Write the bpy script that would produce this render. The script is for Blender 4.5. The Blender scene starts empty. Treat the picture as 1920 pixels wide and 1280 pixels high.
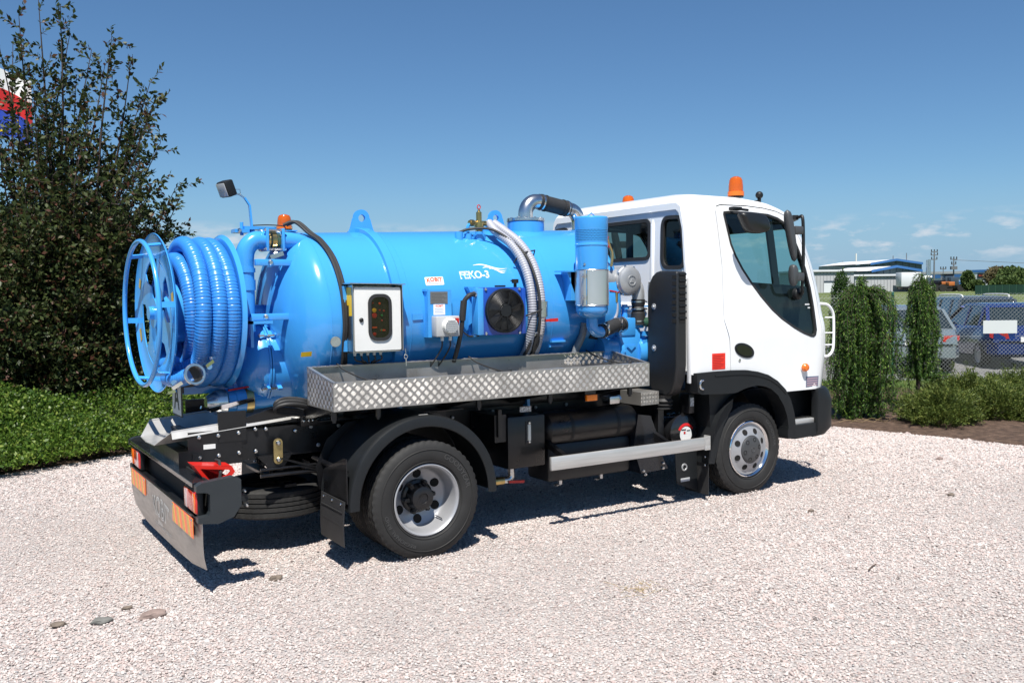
import bpy, bmesh, math, random
import numpy as np
from mathutils import Vector, Matrix, Euler
from mathutils.geometry import delaunay_2d_cdt
random.seed(7); rng = np.random.default_rng(7)
PI = math.pi
sc = bpy.context.scene
COL = sc.collection
# ---------------------------------------------------------------- camera
cam_d = bpy.data.cameras.new('camera'); cam = bpy.data.objects.new('camera', cam_d); COL.objects.link(cam)
CAM = Vector((-2.68738722, -6.32232161, 1.72691155)); YAW, PITCH, ROLL, FPX = 0.570723763, -0.0513423339, -0.0112608649, 1689.36352
_cy, _sy = math.cos(YAW), math.sin(YAW)
_f = Vector((_sy*math.cos(PITCH), _cy*math.cos(PITCH), math.sin(PITCH))); _r = Vector((_cy, -_sy, 0)); _u = _r.cross(_f)
_r2 = _r*math.cos(ROLL)+_u*math.sin(ROLL); _u2 = _u*math.cos(ROLL)-_r*math.sin(ROLL)
cam.matrix_world = Matrix(((_r2.x, _u2.x, -_f.x, CAM.x), (_r2.y, _u2.y, -_f.y, CAM.y), (_r2.z, _u2.z, -_f.z, CAM.z), (0, 0, 0, 1)))
cam_d.sensor_width = 36; cam_d.lens = 36*FPX/1920; cam_d.clip_start = .1; cam_d.clip_end = 9000
sc.camera = cam
# ---------------------------------------------------------------- world, sun, exposure
SUN = Vector((-.30, -.45, 1.0)).normalized()
W = bpy.data.worlds.new('World'); sc.world = W; W.use_nodes = True
nt = W.node_tree; nt.nodes.clear(); N = nt.nodes.new; Lk = nt.links.new
out = N('ShaderNodeOutputWorld'); bg = N('ShaderNodeBackground'); Lk(bg.outputs[0], out.inputs[0])
sky = N('ShaderNodeTexSky'); sky.sky_type = 'NISHITA'; sky.sun_disc = False
sky.sun_elevation = math.asin(SUN.z); sky.sun_rotation = math.atan2(SUN.x, SUN.y)
sky.air_density = 1.0; sky.dust_density = .2; sky.ozone_density = 1.6; sky.altitude = 250
SKY_STRENGTH = .070
bg.inputs['Strength'].default_value = SKY_STRENGTH
tc = N('ShaderNodeTexCoord'); sep = N('ShaderNodeSeparateXYZ'); Lk(tc.outputs['Generated'], sep.inputs[0])
mp = N('ShaderNodeMapping'); mp.inputs['Scale'].default_value = (19, 19, 62); mp.inputs['Location'].default_value = (2.2, 4.1, .3); Lk(tc.outputs['Generated'], mp.inputs[0])
ns = N('ShaderNodeTexNoise'); ns.inputs['Scale'].default_value = 1; ns.inputs['Detail'].default_value = 7; ns.inputs['Roughness'].default_value = .58; Lk(mp.outputs[0], ns.inputs[0])
cr = N('ShaderNodeValToRGB'); cr.color_ramp.elements[0].position = .50; cr.color_ramp.elements[1].position = .66; Lk(ns.outputs[0], cr.inputs[0])
band = N('ShaderNodeValToRGB'); Lk(sep.outputs['Z'], band.inputs[0])   # clouds only low over the horizon
els = band.color_ramp.elements; els[0].position = .022; els[0].color = (0, 0, 0, 1); els[1].position = .082; els[1].color = (0, 0, 0, 1)
e = els.new(.045); e.color = (1, 1, 1, 1); e = els.new(.066); e.color = (.8, .8, .8, 1)
mu = N('ShaderNodeMath'); mu.operation = 'MULTIPLY'; Lk(cr.outputs[0], mu.inputs[0]); Lk(band.outputs[0], mu.inputs[1])
mu2 = N('ShaderNodeMath'); mu2.operation = 'MULTIPLY'; mu2.inputs[1].default_value = .85; Lk(mu.outputs[0], mu2.inputs[0])
tint = N('ShaderNodeMix'); tint.data_type = 'RGBA'; tint.blend_type = 'MULTIPLY'; tint.inputs[0].default_value = 1; Lk(sky.outputs[0], tint.inputs[6]); tint.inputs[7].default_value = (.55, .775, .96, 1)
low = N('ShaderNodeMapRange'); low.inputs[1].default_value = 0; low.inputs[2].default_value = .13; low.inputs[3].default_value = .85; low.inputs[4].default_value = 0; low.interpolation_type = 'SMOOTHSTEP'; Lk(sep.outputs['Z'], low.inputs[0])
hs = N('ShaderNodeMix'); hs.data_type = 'RGBA'; Lk(low.outputs[0], hs.inputs[0]); Lk(tint.outputs[2], hs.inputs[6]); hs.inputs[7].default_value = (2.7, 4.2, 6.1, 1)
mx = N('ShaderNodeMix'); mx.data_type = 'RGBA'; Lk(mu2.outputs[0], mx.inputs[0]); Lk(hs.outputs[2], mx.inputs[6]); mx.inputs[7].default_value = (6.6, 7.0, 7.6, 1)
Lk(mx.outputs[2], bg.inputs['Color'])
sl = bpy.data.lights.new('sun', 'SUN'); sl.energy = 5.0; sl.angle = math.radians(.53); sl.color = (1, .955, .88)
so = bpy.data.objects.new('sun', sl); COL.objects.link(so); so.rotation_euler = SUN.to_track_quat('Z', 'Y').to_euler(); so.location = (0, 0, 30)
sc.view_settings.view_transform = 'Standard'; sc.view_settings.look = 'None'; sc.view_settings.gamma = 1; sc.view_settings.exposure = .62
sc.view_settings.use_curve_mapping = False
sc.cycles.max_bounces = 8; sc.cycles.transparent_max_bounces = 24; sc.cycles.caustics_reflective = False; sc.cycles.caustics_refractive = False
# ---------------------------------------------------------------- materials
MATS = {}
def mat(name, col, rough=.5, metal=0., coat=0., spec=.5, var=.0, vscale=8., bump=0., bscale=60., trans=0., alpha=1., stretch=None, emit=None, backmix=0., rvar=0.):
    if name in MATS: return MATS[name]
    m = bpy.data.materials.new(name); m.use_nodes = True; t = m.node_tree; b = t.nodes['Principled BSDF']
    b.inputs['Base Color'].default_value = (*col, 1); b.inputs['Roughness'].default_value = rough; b.inputs['Metallic'].default_value = metal
    b.inputs['Coat Weight'].default_value = coat; b.inputs['Coat Roughness'].default_value = .04; b.inputs['Specular IOR Level'].default_value = spec
    b.inputs['Transmission Weight'].default_value = trans; b.inputs['Alpha'].default_value = alpha
    if var or bump or rvar:
        c = t.nodes.new('ShaderNodeTexCoord'); mpn = t.nodes.new('ShaderNodeMapping'); t.links.new(c.outputs['Object'], mpn.inputs[0])
        if stretch: mpn.inputs['Scale'].default_value = stretch
    if var:
        n = t.nodes.new('ShaderNodeTexNoise'); n.inputs['Scale'].default_value = vscale; n.inputs['Detail'].default_value = 6; t.links.new(mpn.outputs[0], n.inputs[0])
        r = t.nodes.new('ShaderNodeMapRange'); r.inputs[1].default_value = .3; r.inputs[2].default_value = .7; r.inputs[3].default_value = 1-var; r.inputs[4].default_value = 1+var; t.links.new(n.outputs[0], r.inputs[0])
        v = t.nodes.new('ShaderNodeHueSaturation'); v.inputs['Color'].default_value = (*col, 1); t.links.new(r.outputs[0], v.inputs['Value']); t.links.new(v.outputs[0], b.inputs['Base Color'])
    if rvar:
        n = t.nodes.new('ShaderNodeTexNoise'); n.inputs['Scale'].default_value = vscale*.7; n.inputs['Detail'].default_value = 5; t.links.new(mpn.outputs[0], n.inputs[0])
        r = t.nodes.new('ShaderNodeMapRange'); r.inputs[1].default_value = .35; r.inputs[2].default_value = .65; r.inputs[3].default_value = max(0, rough-rvar); r.inputs[4].default_value = rough+rvar; t.links.new(n.outputs[0], r.inputs[0]); t.links.new(r.outputs[0], b.inputs['Roughness'])
    if bump:
        n = t.nodes.new('ShaderNodeTexNoise'); n.inputs['Scale'].default_value = bscale; n.inputs['Detail'].default_value = 4; t.links.new(mpn.outputs[0], n.inputs[0])
        bn = t.nodes.new('ShaderNodeBump'); bn.inputs['Strength'].default_value = bump; bn.inputs['Distance'].default_value = .01; t.links.new(n.outputs[0], bn.inputs['Height']); t.links.new(bn.outputs[0], b.inputs['Normal'])
    if emit: b.inputs['Emission Color'].default_value = (*emit[:3], 1); b.inputs['Emission Strength'].default_value = emit[3]
    MATS[name] = m; return m
def glass(name, tint, rough=.0, ior=1.5, fac_boost=0.):
    if name in MATS: return MATS[name]
    m = bpy.data.materials.new(name); m.use_nodes = True; t = m.node_tree; t.nodes.clear()
    o = t.nodes.new('ShaderNodeOutputMaterial'); tr = t.nodes.new('ShaderNodeBsdfTransparent'); gl = t.nodes.new('ShaderNodeBsdfGlossy'); mxs = t.nodes.new('ShaderNodeMixShader'); lw = t.nodes.new('ShaderNodeLayerWeight'); lw.inputs[0].default_value = .5; pw = t.nodes.new('ShaderNodeMath'); pw.operation = 'POWER'; pw.inputs[1].default_value = 4; t.links.new(lw.outputs['Facing'], pw.inputs[0]); fr = t.nodes.new('ShaderNodeMapRange'); fr.inputs[3].default_value = .045; fr.inputs[4].default_value = .9; t.links.new(pw.outputs[0], fr.inputs[0])
    tr.inputs[0].default_value = (*tint, 1); gl.inputs['Roughness'].default_value = rough
    if fac_boost:
        ad = t.nodes.new('ShaderNodeMath'); ad.operation = 'ADD'; ad.inputs[1].default_value = fac_boost; t.links.new(fr.outputs[0], ad.inputs[0]); t.links.new(ad.outputs[0], mxs.inputs[0])
    else: t.links.new(fr.outputs[0], mxs.inputs[0])
    t.links.new(tr.outputs[0], mxs.inputs[1]); t.links.new(gl.outputs[0], mxs.inputs[2]); t.links.new(mxs.outputs[0], o.inputs[0])
    MATS[name] = m; return m
def foliage(name, c1, c2, c3=None, rough=.55, transl=.3, spec=.35):
    if name in MATS: return MATS[name]
    m = bpy.data.materials.new(name); m.use_nodes = True; t = m.node_tree; b = t.nodes['Principled BSDF']; o = t.nodes['Material Output']
    g = t.nodes.new('ShaderNodeNewGeometry'); r = t.nodes.new('ShaderNodeValToRGB'); t.links.new(g.outputs['Random Per Island'], r.inputs[0])
    r.color_ramp.elements[0].color = (*c1, 1); r.color_ramp.elements[1].color = (*c2, 1)
    if c3: r.color_ramp.elements[1].position = .8; e = r.color_ramp.elements.new(.93); e.color = (*c3, 1)
    t.links.new(r.outputs[0], b.inputs['Base Color']); b.inputs['Roughness'].default_value = rough; b.inputs['Specular IOR Level'].default_value = spec
    tl = t.nodes.new('ShaderNodeBsdfTranslucent'); t.links.new(r.outputs[0], tl.inputs[0]); mxs = t.nodes.new('ShaderNodeMixShader'); mxs.inputs[0].default_value = transl
    t.links.new(b.outputs[0], mxs.inputs[1]); t.links.new(tl.outputs[0], mxs.inputs[2]); t.links.new(mxs.outputs[0], o.inputs[0])
    MATS[name] = m; return m
# ---------------------------------------------------------------- mesh building
class MB:
    def __init__(s): s.v = []; s.f = []
    def add(s, vs, fs):
        o = len(s.v); s.v.extend([tuple(p) for p in vs]); s.f.extend([tuple(i+o for i in f) for f in fs]); return s
    def box(s, x0, x1, y0, y1, z0, z1, bev=0.):
        if bev <= 0:
            v = [(x, y, z) for z in (z0, z1) for y in (y0, y1) for x in (x0, x1)]
            return s.add(v, [(0, 2, 3, 1), (4, 5, 7, 6), (0, 1, 5, 4), (2, 6, 7, 3), (0, 4, 6, 2), (1, 3, 7, 5)])
        bm = bmesh.new(); bmesh.ops.create_cube(bm, size=1)
        for q in bm.verts: q.co = Vector(((x0+x1)/2+q.co.x*(x1-x0), (y0+y1)/2+q.co.y*(y1-y0), (z0+z1)/2+q.co.z*(z1-z0)))
        bmesh.ops.bevel(bm, geom=bm.edges[:], offset=bev, segments=2, affect='EDGES', profile=.5)
        bm.verts.index_update(); s.add([q.co for q in bm.verts], [[q.index for q in f.verts] for f in bm.faces]); bm.free(); return s
    def obox(s, c, size, R):   # oriented box, R = Matrix 3x3
        c = Vector(c); hx, hy, hz = [a/2 for a in size]
        v = [c+R@Vector((x, y, z)) for z in (-hz, hz) for y in (-hy, hy) for x in (-hx, hx)]
        return s.add(v, [(0, 2, 3, 1), (4, 5, 7, 6), (0, 1, 5, 4), (2, 6, 7, 3), (0, 4, 6, 2), (1, 3, 7, 5)])
    def bar(s, a, b, w, h=None, up=(0, 0, 1)):
        a = Vector(a); b = Vector(b); d = (b-a); L = d.length; d.normalize(); up = Vector(up)
        if abs(d.dot(up)) > .98: up = Vector((1, 0, 0))
        y = up.cross(d).normalized(); z = d.cross(y); R = Matrix((d, y, z)).transposed()
        return s.obox((a+b)/2, (L, w, h or w), R)
    def lathe(s, prof, o, ax=(0, 0, 1), n=32, cap=True, a0=0., a1=2*PI, mod=None):
        o = Vector(o); ax = Vector(ax).normalized(); t = Vector((0, 0, 1)) if abs(ax.z) < .9 else Vector((1, 0, 0))
        e1 = (t-ax*t.dot(ax)).normalized(); e2 = ax.cross(e1); full = abs(a1-a0-2*PI) < 1e-6; m = n if full else n+1; vs = []; fs = []
        for j, (a, r) in enumerate(prof):
            for i in range(m):
                th = a0+(a1-a0)*i/n; rr = r+(mod(i, j) if mod else 0); vs.append(o+ax*a+(e1*math.cos(th)+e2*math.sin(th))*rr)
        for j in range(len(prof)-1):
            for i in range(n):
                k = (i+1) % m; fs.append((j*m+i, j*m+k, (j+1)*m+k, (j+1)*m+i))
        if cap and full:
            if prof[0][1] > 1e-4: fs.append(tuple(range(m))[::-1])
            if prof[-1][1] > 1e-4: fs.append(tuple((len(prof)-1)*m+i for i in range(m)))
        return s.add(vs, fs)
    def cyl(s, a, b, r, n=20, r2=None):
        a = Vector(a); b = Vector(b); return s.lathe([(0, r), ((b-a).length, r if r2 is None else r2)], a, b-a, n)
    def bolt(s, p, ax, r, h=None):
        h = h or r*.7; return s.lathe([(0, r), (h*.5, r*.95), (h, r*.6), (h*1.05, 0)], p, ax, 8)
    def tube(s, pts, r, n=10, rf=None, cap=True, closed=False):
        P = [Vector(p) for p in pts]; m = len(P); vs = []; fs = []; prev = None
        for i, p in enumerate(P):
            if closed: d = P[(i+1) % m]-P[i-1]
            else: d = P[min(i+1, m-1)]-P[max(i-1, 0)]
            d.normalize()
            if prev is None:
                t = Vector((0, 0, 1)) if abs(d.z) < .9 else Vector((1, 0, 0)); e1 = (t-d*t.dot(d)).normalized()
            else: e1 = (prev-d*prev.dot(d)).normalized()
            prev = e1; e2 = d.cross(e1); rr = rf(i) if rf else r
            for k in range(n):
                th = 2*PI*k/n; vs.append(p+(e1*math.cos(th)+e2*math.sin(th))*rr)
        for i in range(m if closed else m-1):
            j = (i+1) % m
            for k in range(n): fs.append((i*n+k, i*n+(k+1) % n, j*n+(k+1) % n, j*n+k))
        if cap and not closed: fs.append(tuple(range(n))[::-1]); fs.append(tuple((m-1)*n+k for k in range(n)))
        return s.add(vs, fs)
    def prism(s, poly, fn0, fn1):   # poly 2d ; fn maps (u,v)->3d for both faces
        n = len(poly); v = [fn0(*p) for p in poly]+[fn1(*p) for p in poly]
        return s.add(v, [tuple(range(n))[::-1], tuple(range(n, 2*n))]+[(i, (i+1) % n, n+(i+1) % n, n+i) for i in range(n)])
    def grid(s, nu, nv, fn):
        vs = [fn(i/(nu-1), j/(nv-1)) for j in range(nv) for i in range(nu)]
        return s.add(vs, [(j*nu+i, j*nu+i+1, (j+1)*nu+i+1, (j+1)*nu+i) for j in range(nv-1) for i in range(nu-1)])
    def xf(s, fn): s.v = [tuple(fn(Vector(p))) for p in s.v]; return s
WORLD0 = {}
def worldloc(o): return WORLD0.get(o.name, Vector(o.location))
def finish(me, smooth):
    if smooth:
        me.shade_smooth(); me.set_sharp_from_angle(angle=math.radians(smooth if smooth is not True else 32))
def obj(name, mb, m, parent=None, smooth=True, kind=None, label=None, fix=True):
    me = bpy.data.meshes.new(name)
    A = np.array(mb.v, dtype=float); c = (A.min(0)+A.max(0))/2; A -= c
    me.from_pydata(A.tolist(), [], mb.f); me.update()
    if fix:
        bm = bmesh.new(); bm.from_mesh(me); bmesh.ops.recalc_face_normals(bm, faces=bm.faces); bm.to_mesh(me); bm.free()
    finish(me, smooth)
    if m: me.materials.append(m)
    o = bpy.data.objects.new(name, me); COL.objects.link(o)
    place(o, Vector(c), parent)
    if kind: o['kind'] = kind
    if label: o['label'] = label
    return o
def place(o, wl, parent=None):
    WORLD0[o.name] = Vector(wl)
    if parent: o.parent = parent; o.location = Vector(wl)-worldloc(parent)
    else: o.location = wl
def fastobj(name, V, F, m, parent=None, smooth=False, kind=None, label=None):
    """big numpy meshes; F is (n,k) array of equal-size faces"""
    me = bpy.data.meshes.new(name); V = np.asarray(V, np.float32); F = np.asarray(F, np.int32); c = (V.min(0)+V.max(0))/2; V = V-c
    me.vertices.add(len(V)); me.vertices.foreach_set('co', V.ravel()); k = F.shape[1]
    me.loops.add(F.size); me.loops.foreach_set('vertex_index', F.ravel()); me.polygons.add(len(F)); me.polygons.foreach_set('loop_start', np.arange(0, F.size, k, dtype=np.int32))
    me.update(calc_edges=True)
    if smooth: me.shade_smooth()
    if m: me.materials.append(m)
    o = bpy.data.objects.new(name, me); COL.objects.link(o); place(o, Vector([float(a) for a in c]), parent)
    if kind: o['kind'] = kind
    if label: o['label'] = label
    return o
def thing(name, loc, label, cat, group=None):
    o = bpy.data.objects.new(name, None); o.empty_display_size = .3; COL.objects.link(o); o.location = loc; WORLD0[o.name] = Vector(loc)
    o['label'] = label; o['category'] = cat
    if group: o['group'] = group
    return o
def tag(o, label, cat, group=None):
    o['label'] = label; o['category'] = cat
    if group: o['group'] = group
    return o
def repeat(o, wl, parent, rot=None):
    c = o.copy(); COL.objects.link(c); place(c, Vector(wl), parent)
    if rot is not None: c.rotation_euler = rot
    return c
def inpoly(x, y, P):
    r = False; n = len(P); j = n-1
    for i in range(n):
        xi, yi = P[i]; xj, yj = P[j]
        if (yi > y) != (yj > y) and x < (xj-xi)*(y-yi)/(yj-yi)+xi: r = not r
        j = i
    return r
def densify(P, d):
    o = []
    for i, p in enumerate(P):
        q = P[(i+1) % len(P)]; L = math.dist(p, q); n = max(1, int(L/d))
        for k in range(n): o.append((p[0]+(q[0]-p[0])*k/n, p[1]+(q[1]-p[1])*k/n))
    return o
def smoothpoly(P, it=2, closed=True):
    for _ in range(it):
        o = []; n = len(P)
        for i in range(n if closed else n-1):
            a = P[i]; b = P[(i+1) % n]; o += [tuple(.75*x+.25*y for x, y in zip(a, b)), tuple(.25*x+.75*y for x, y in zip(a, b))]
        if not closed: o = [P[0]]+o+[P[-1]]
        P = o
    return P
def offset(P, d):   # inward offset for a closed polygon (positive = inward)
    n = len(P); area = sum(P[i][0]*P[(i+1) % n][1]-P[(i+1) % n][0]*P[i][1] for i in range(n)); sgn = 1 if area > 0 else -1; o = []
    for i in range(n):
        a = Vector(P[i-1]); b = Vector(P[i]); c = Vector(P[(i+1) % n]); d1 = (b-a).normalized(); d2 = (c-b).normalized()
        n1 = Vector((-d1.y, d1.x)); n2 = Vector((-d2.y, d2.x)); m = (n1+n2)
        if m.length < 1e-6: m = n1
        m.normalize(); k = min(2., 1/max(.3, m.dot(n1))); q = b+m*d*sgn*k; o.append((q.x, q.y))
    return o
def slab(mb, P, fn, o0, o1, holes=(), g=.08):
    """sheet with thickness: polygon in (u,v), fn(u,v,offset)->3d"""
    P = densify(P, g); hs_ = [densify(h, g) for h in holes]; pts = []; edges = []
    for R in [P]+hs_:
        b = len(pts); pts += R; edges += [(b+i, b+(i+1) % len(R)) for i in range(len(R))]
    xs = [p[0] for p in P]; ys = [p[1] for p in P]; nb = len(pts); x = min(xs)+g*.5; allb = list(pts)
    while x < max(xs):
        y = min(ys)+g*.5
        while y < max(ys):
            if inpoly(x, y, P) and not any(inpoly(x, y, h) for h in hs_) and min((x-a)**2+(y-b)**2 for a, b in allb) > (g*.45)**2: pts.append((x, y))
            y += g
        x += g
    V, E, F, _, _, _ = delaunay_2d_cdt([Vector(p) for p in pts], edges, [], 0, 1e-6)
    T = []
    for f in F:
        cx = sum(V[i].x for i in f)/3; cy = sum(V[i].y for i in f)/3
        if inpoly(cx, cy, P) and not any(inpoly(cx, cy, h) for h in hs_): T.append(tuple(f))
    n = len(V); vs = [fn(v.x, v.y, o0) for v in V]; fs = list(T)
    if o1 is not None:
        vs += [fn(v.x, v.y, o1) for v in V]; fs += [tuple(n+i for i in f[::-1]) for f in T]
        cnt = {}
        for f in T:
            for i in range(3): cnt[(f[i], f[(i+1) % 3])] = 1
        for (a, b) in list(cnt):
            if (b, a) not in cnt: fs.append((a, n+a, n+b, b))
    return mb.add(vs, fs)
def rrect(x0, x1, y0, y1, r, n=5):
    o = []
    for cx, cy, a in ((x1-r, y1-r, 0), (x0+r, y1-r, 90), (x0+r, y0+r, 180), (x1-r, y0+r, 270)):
        for k in range(n+1): t = math.radians(a+90*k/n); o.append((cx+r*math.cos(t), cy+r*math.sin(t)))
    return o
def circ(x, y, r, n=24, ry=None): return [(x+r*math.cos(2*PI*i/n), y+(ry or r)*math.sin(2*PI*i/n)) for i in range(n)]
def text(mb, s, size, fn, width=None, ext=.0, bold=0., cx=True):
    """lettering as mesh; fn(u,v,w)->3d, u along the line, v up"""
    c = bpy.data.curves.new('t', 'FONT'); c.body = s; c.size = size; c.align_x = 'CENTER' if cx else 'LEFT'; c.align_y = 'CENTER'; c.extrude = ext; c.resolution_u = 3; c.offset = bold
    o = bpy.data.objects.new('t', c); me = bpy.data.meshes.new_from_object(o)
    vs = [v.co.copy() for v in me.vertices]; fs = [tuple(p.vertices) for p in me.polygons]
    if width and vs:
        w = max(v.x for v in vs)-min(v.x for v in vs); k = width/w
        for v in vs: v.x *= k
    mb.add([fn(v.x, v.y, v.z) for v in vs], fs); bpy.data.objects.remove(o); bpy.data.curves.remove(c); bpy.data.meshes.remove(me); return mb
def spline(pts, n=8):
    P = [Vector(p) for p in pts]; P = [P[0]*2-P[1]]+P+[P[-1]*2-P[-2]]; o = []
    for i in range(1, len(P)-2):
        a, b, c, d = P[i-1:i+3]
        for k in range(n):
            t = k/n; o.append(.5*((2*b)+(c-a)*t+(2*a-5*b+4*c-d)*t*t+(3*b-a-3*c+d)*t**3))
    o.append(P[-2]); return o
def boolean(o, cutter, op):
    md = o.modifiers.new('b', 'BOOLEAN'); md.object = cutter; md.operation = op; md.solver = 'EXACT'
    dg = bpy.context.evaluated_depsgraph_get(); me = bpy.data.meshes.new_from_object(o.evaluated_get(dg)); o.modifiers.clear(); old = o.data; o.data = me; me.name = old.name
def trash(o):
    me = o.data; bpy.data.objects.remove(o)
# common materials
BLUE = mat('blue_enamel', (.050, .315, .74), .22, coat=.6, var=.03, vscale=3, rvar=.05, bump=.06, bscale=2.2)
WHITE = mat('white_paint', (.78, .79, .80), .28, coat=.5, var=.02, vscale=2, bump=.05, bscale=2.0)
RECESS_SHADE = mat('recess_shade_grey', (.55, .56, .62), .4, coat=.2, var=.02)  # grey-violet tone of the shaded rear wall, put into the colour
BLACK = mat('black_chassis_paint', (.005, .005, .006), .38, coat=.15, var=.35, vscale=6, rvar=.12)
PLAST = mat('black_plastic', (.0095, .011, .0125), .5, spec=.35, var=.12, vscale=5, bump=.05, bscale=300)
RUB = mat('black_rubber', (.02, .02, .021), .62, var=.15, vscale=12, bump=.06, bscale=200)
TYRE = mat('tyre_rubber', (.016, .0158, .0155), .72, var=.25, vscale=9, bump=.1, bscale=150)
ALU = mat('brushed_aluminium', (.56, .555, .54), .42, metal=.6, var=.12, vscale=3, stretch=(1, 20, 20), rvar=.1)
PLATE = mat('tread_plate_metal', (.42, .405, .385), .33, metal=.72, var=.12, vscale=7, rvar=.08)
STEEL = mat('stainless_steel', (.52, .51, .49), .3, metal=1., var=.08, vscale=4, stretch=(12, 1, 1), rvar=.07)
ZINC = mat('zinc_plated', (.66, .66, .66), .25, metal=1., var=.1, vscale=20)
CHROME = mat('chrome', (.8, .8, .81), .08, metal=1.)
BRASS = mat('brass', (.52, .38, .16), .3, metal=1., var=.15, vscale=15)
CASTAL = mat('cast_aluminium', (.42, .43, .44), .5, metal=.6, var=.1, vscale=15, bump=.1, bscale=120)
SILV = mat('silver_rim_paint', (.36, .365, .38), .38, metal=.35, coat=.2, var=.04)
RED = mat('red_plastic', (.50, .012, .01), .35, coat=.2, var=.05)
ORG = mat('amber_lens', (.75, .15, .004), .18, coat=.6, spec=.6)
AMBER = mat('amber_dome', (.75, .14, .004), .1, coat=.5, trans=.35)
REDL = mat('red_lens', (.50, .012, .01), .14, coat=.7, var=.1, vscale=40)
WHT = mat('white_plastic', (.74, .74, .72), .4, var=.03)
GREYP = mat('grey_plastic', (.45, .46, .47), .45, var=.03)
LBLUE = mat('light_blue_print', (.10, .42, .85), .4)
WPRINT = mat('white_print', (.82, .84, .86), .4)
OPRINT = mat('orange_print', (.78, .10, .02), .5)
DPRINT = mat('dark_print', (.03, .03, .03), .5)
YEL = mat('yellow_label', (.80, .52, .02), .45)
GOLD = mat('yellow_chromate', (.50, .38, .17), .35, metal=.85, var=.15, vscale=20)
HOSE = mat('blue_hose', (.032, .215, .62), .32, coat=.3, var=.06, vscale=4)
CLEAR = mat('milky_hose', (.36, .37, .42), .35, var=.04)
DBLUE = mat('dark_blue_paint', (.01, .065, .38), .35, coat=.3, var=.05)
GLASS = glass('tinted_glass', (.62, .80, .78))
DGLASS = glass('rear_glass', (.30, .36, .35))
# ================================================================ THE TRUCK
truck = thing('tanker_truck', (1.3, 0, 0), 'blue and white vacuum tanker truck with hose reel parked on the pale gravel', 'truck')
T = truck
ZC0, ZS, TR = 1.587, .0367, .62
def zc(x): return ZC0+ZS*x
def tk(x, a, r=TR): a = math.radians(a); return Vector((x, -r*math.cos(a), zc(x)+r*math.sin(a)))
def tkx(x, y, z): return Vector((x, y, z))
AX = Vector((1, 0, ZS)).normalized()
# ---- tank
prof = []
for i in range(17):
    t = i/16*PI/2; prof.append((-.45-.27*math.cos(t), TR*math.sin(t) if i else 0))
prof += [(-.45+(2.0+.45)*i/20, TR) for i in range(1, 21)]
for i in range(1, 13):
    t = i/12*PI/2; prof.append((2.0+.2*math.sin(t), TR*math.cos(t) if i < 12 else 0))
tank = obj('tank', MB().lathe(prof, (0, 0, ZC0), AX, 128, cap=False), BLUE, T, smooth=40)
for x in (-.45, .14, 1.36, 2.0):
    obj('weld_seam', MB().lathe([(-.006, TR-.002), (-.003, TR+.0022), (.003, TR+.0022), (.006, TR-.002)], (x, 0, zc(x)), AX, 96, cap=False), BLUE, tank)
for x in (.04, 1.22):
    obj('stiffening_ring', MB().lathe([(-.035, TR-.004), (-.033, TR+.028), (-.028, TR+.032), (.028, TR+.032), (.033, TR+.028), (.035, TR-.004)], (x, 0, zc(x)), AX, 96, cap=False), BLUE, T)
    z0 = zc(x)+TR
    P = [(x-.105, z0-.01), (x-.088, z0+.03), (x-.068, z0+.1)]+[(x+.062*math.cos(t)*1.0, z0+.108+.062*math.sin(t)) for t in [PI-PI*k/14 for k in range(15)]]+[(x+.068, z0+.1), (x+.088, z0+.03), (x+.105, z0-.01)]
    lug = MB(); slab(lug, P, lambda u, v, o: Vector((u, o, v)), -.014, .014, [circ(x, z0+.105, .028, 20)], g=.03)
    obj('lifting_lug', lug, BLUE, T)
# dome nozzle with flange at the front, galvanised elbow and black pipe over to the pump
nx = 1.52; nz = zc(nx)+TR
nozzle = obj('tank_nozzle', MB().lathe([(-.06, .155), (.07, .155), (.075, .15)], (nx, 0, nz), (0, 0, 1), 40), BLUE, T)
fl = MB().lathe([(.075, .15), (.077, .16), (.098, .16), (.1, .155)], (nx, 0, nz), (0, 0, 1), 40)
for k in range(12):
    a = 2*PI*k/12; fl.bolt((nx+.14*math.cos(a), .14*math.sin(a), nz+.1), (0, 0, 1), .012)
obj('nozzle_flange', fl, ZINC, T)
el = [Vector((nx, 0, nz+.1)), Vector((nx, 0, nz+.14))]+[Vector((nx+.11-.11*math.cos(t), 0, nz+.14+.11*math.sin(t))) for t in [PI/2*k/8 for k in range(1, 9)]]
el.append(Vector((nx+.14, 0, nz+.25)))
obj('pipe_elbow', MB().tube(el, .062, 20), ZINC, T)
blk = MB().tube([(nx+.13, 0, nz+.25), (nx+.44, 0, nz+.20)], .066, 20)
obj('rubber_sleeve', blk, RUB, T)
for q in (.16, .2, .38, .42): obj('hose_clamp', MB().lathe([(-.007, .067), (-.007, .071), (.007, .071), (.007, .067)], (nx+q, 0, nz+.25-(q-.13)*.161), (1, 0, -.161), 20, cap=False), ZINC if q in (.16, .42) else RUB, T)
el = spline([(nx+.43, 0, nz+.202), (nx+.50, 0, nz+.185), (nx+.545, 0, nz+.13), (nx+.555, 0, nz+.06), (nx+.555, 0, nz-.02)], 5)
obj('pipe_elbow', MB().tube(el, .06, 20), ZINC, T)
obj('nozzle_flange', MB().lathe([(0, .09), (.022, .09)], (nx+.555, 0, nz+.0), (0, 0, 1), 24), PLAST, T)
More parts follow.
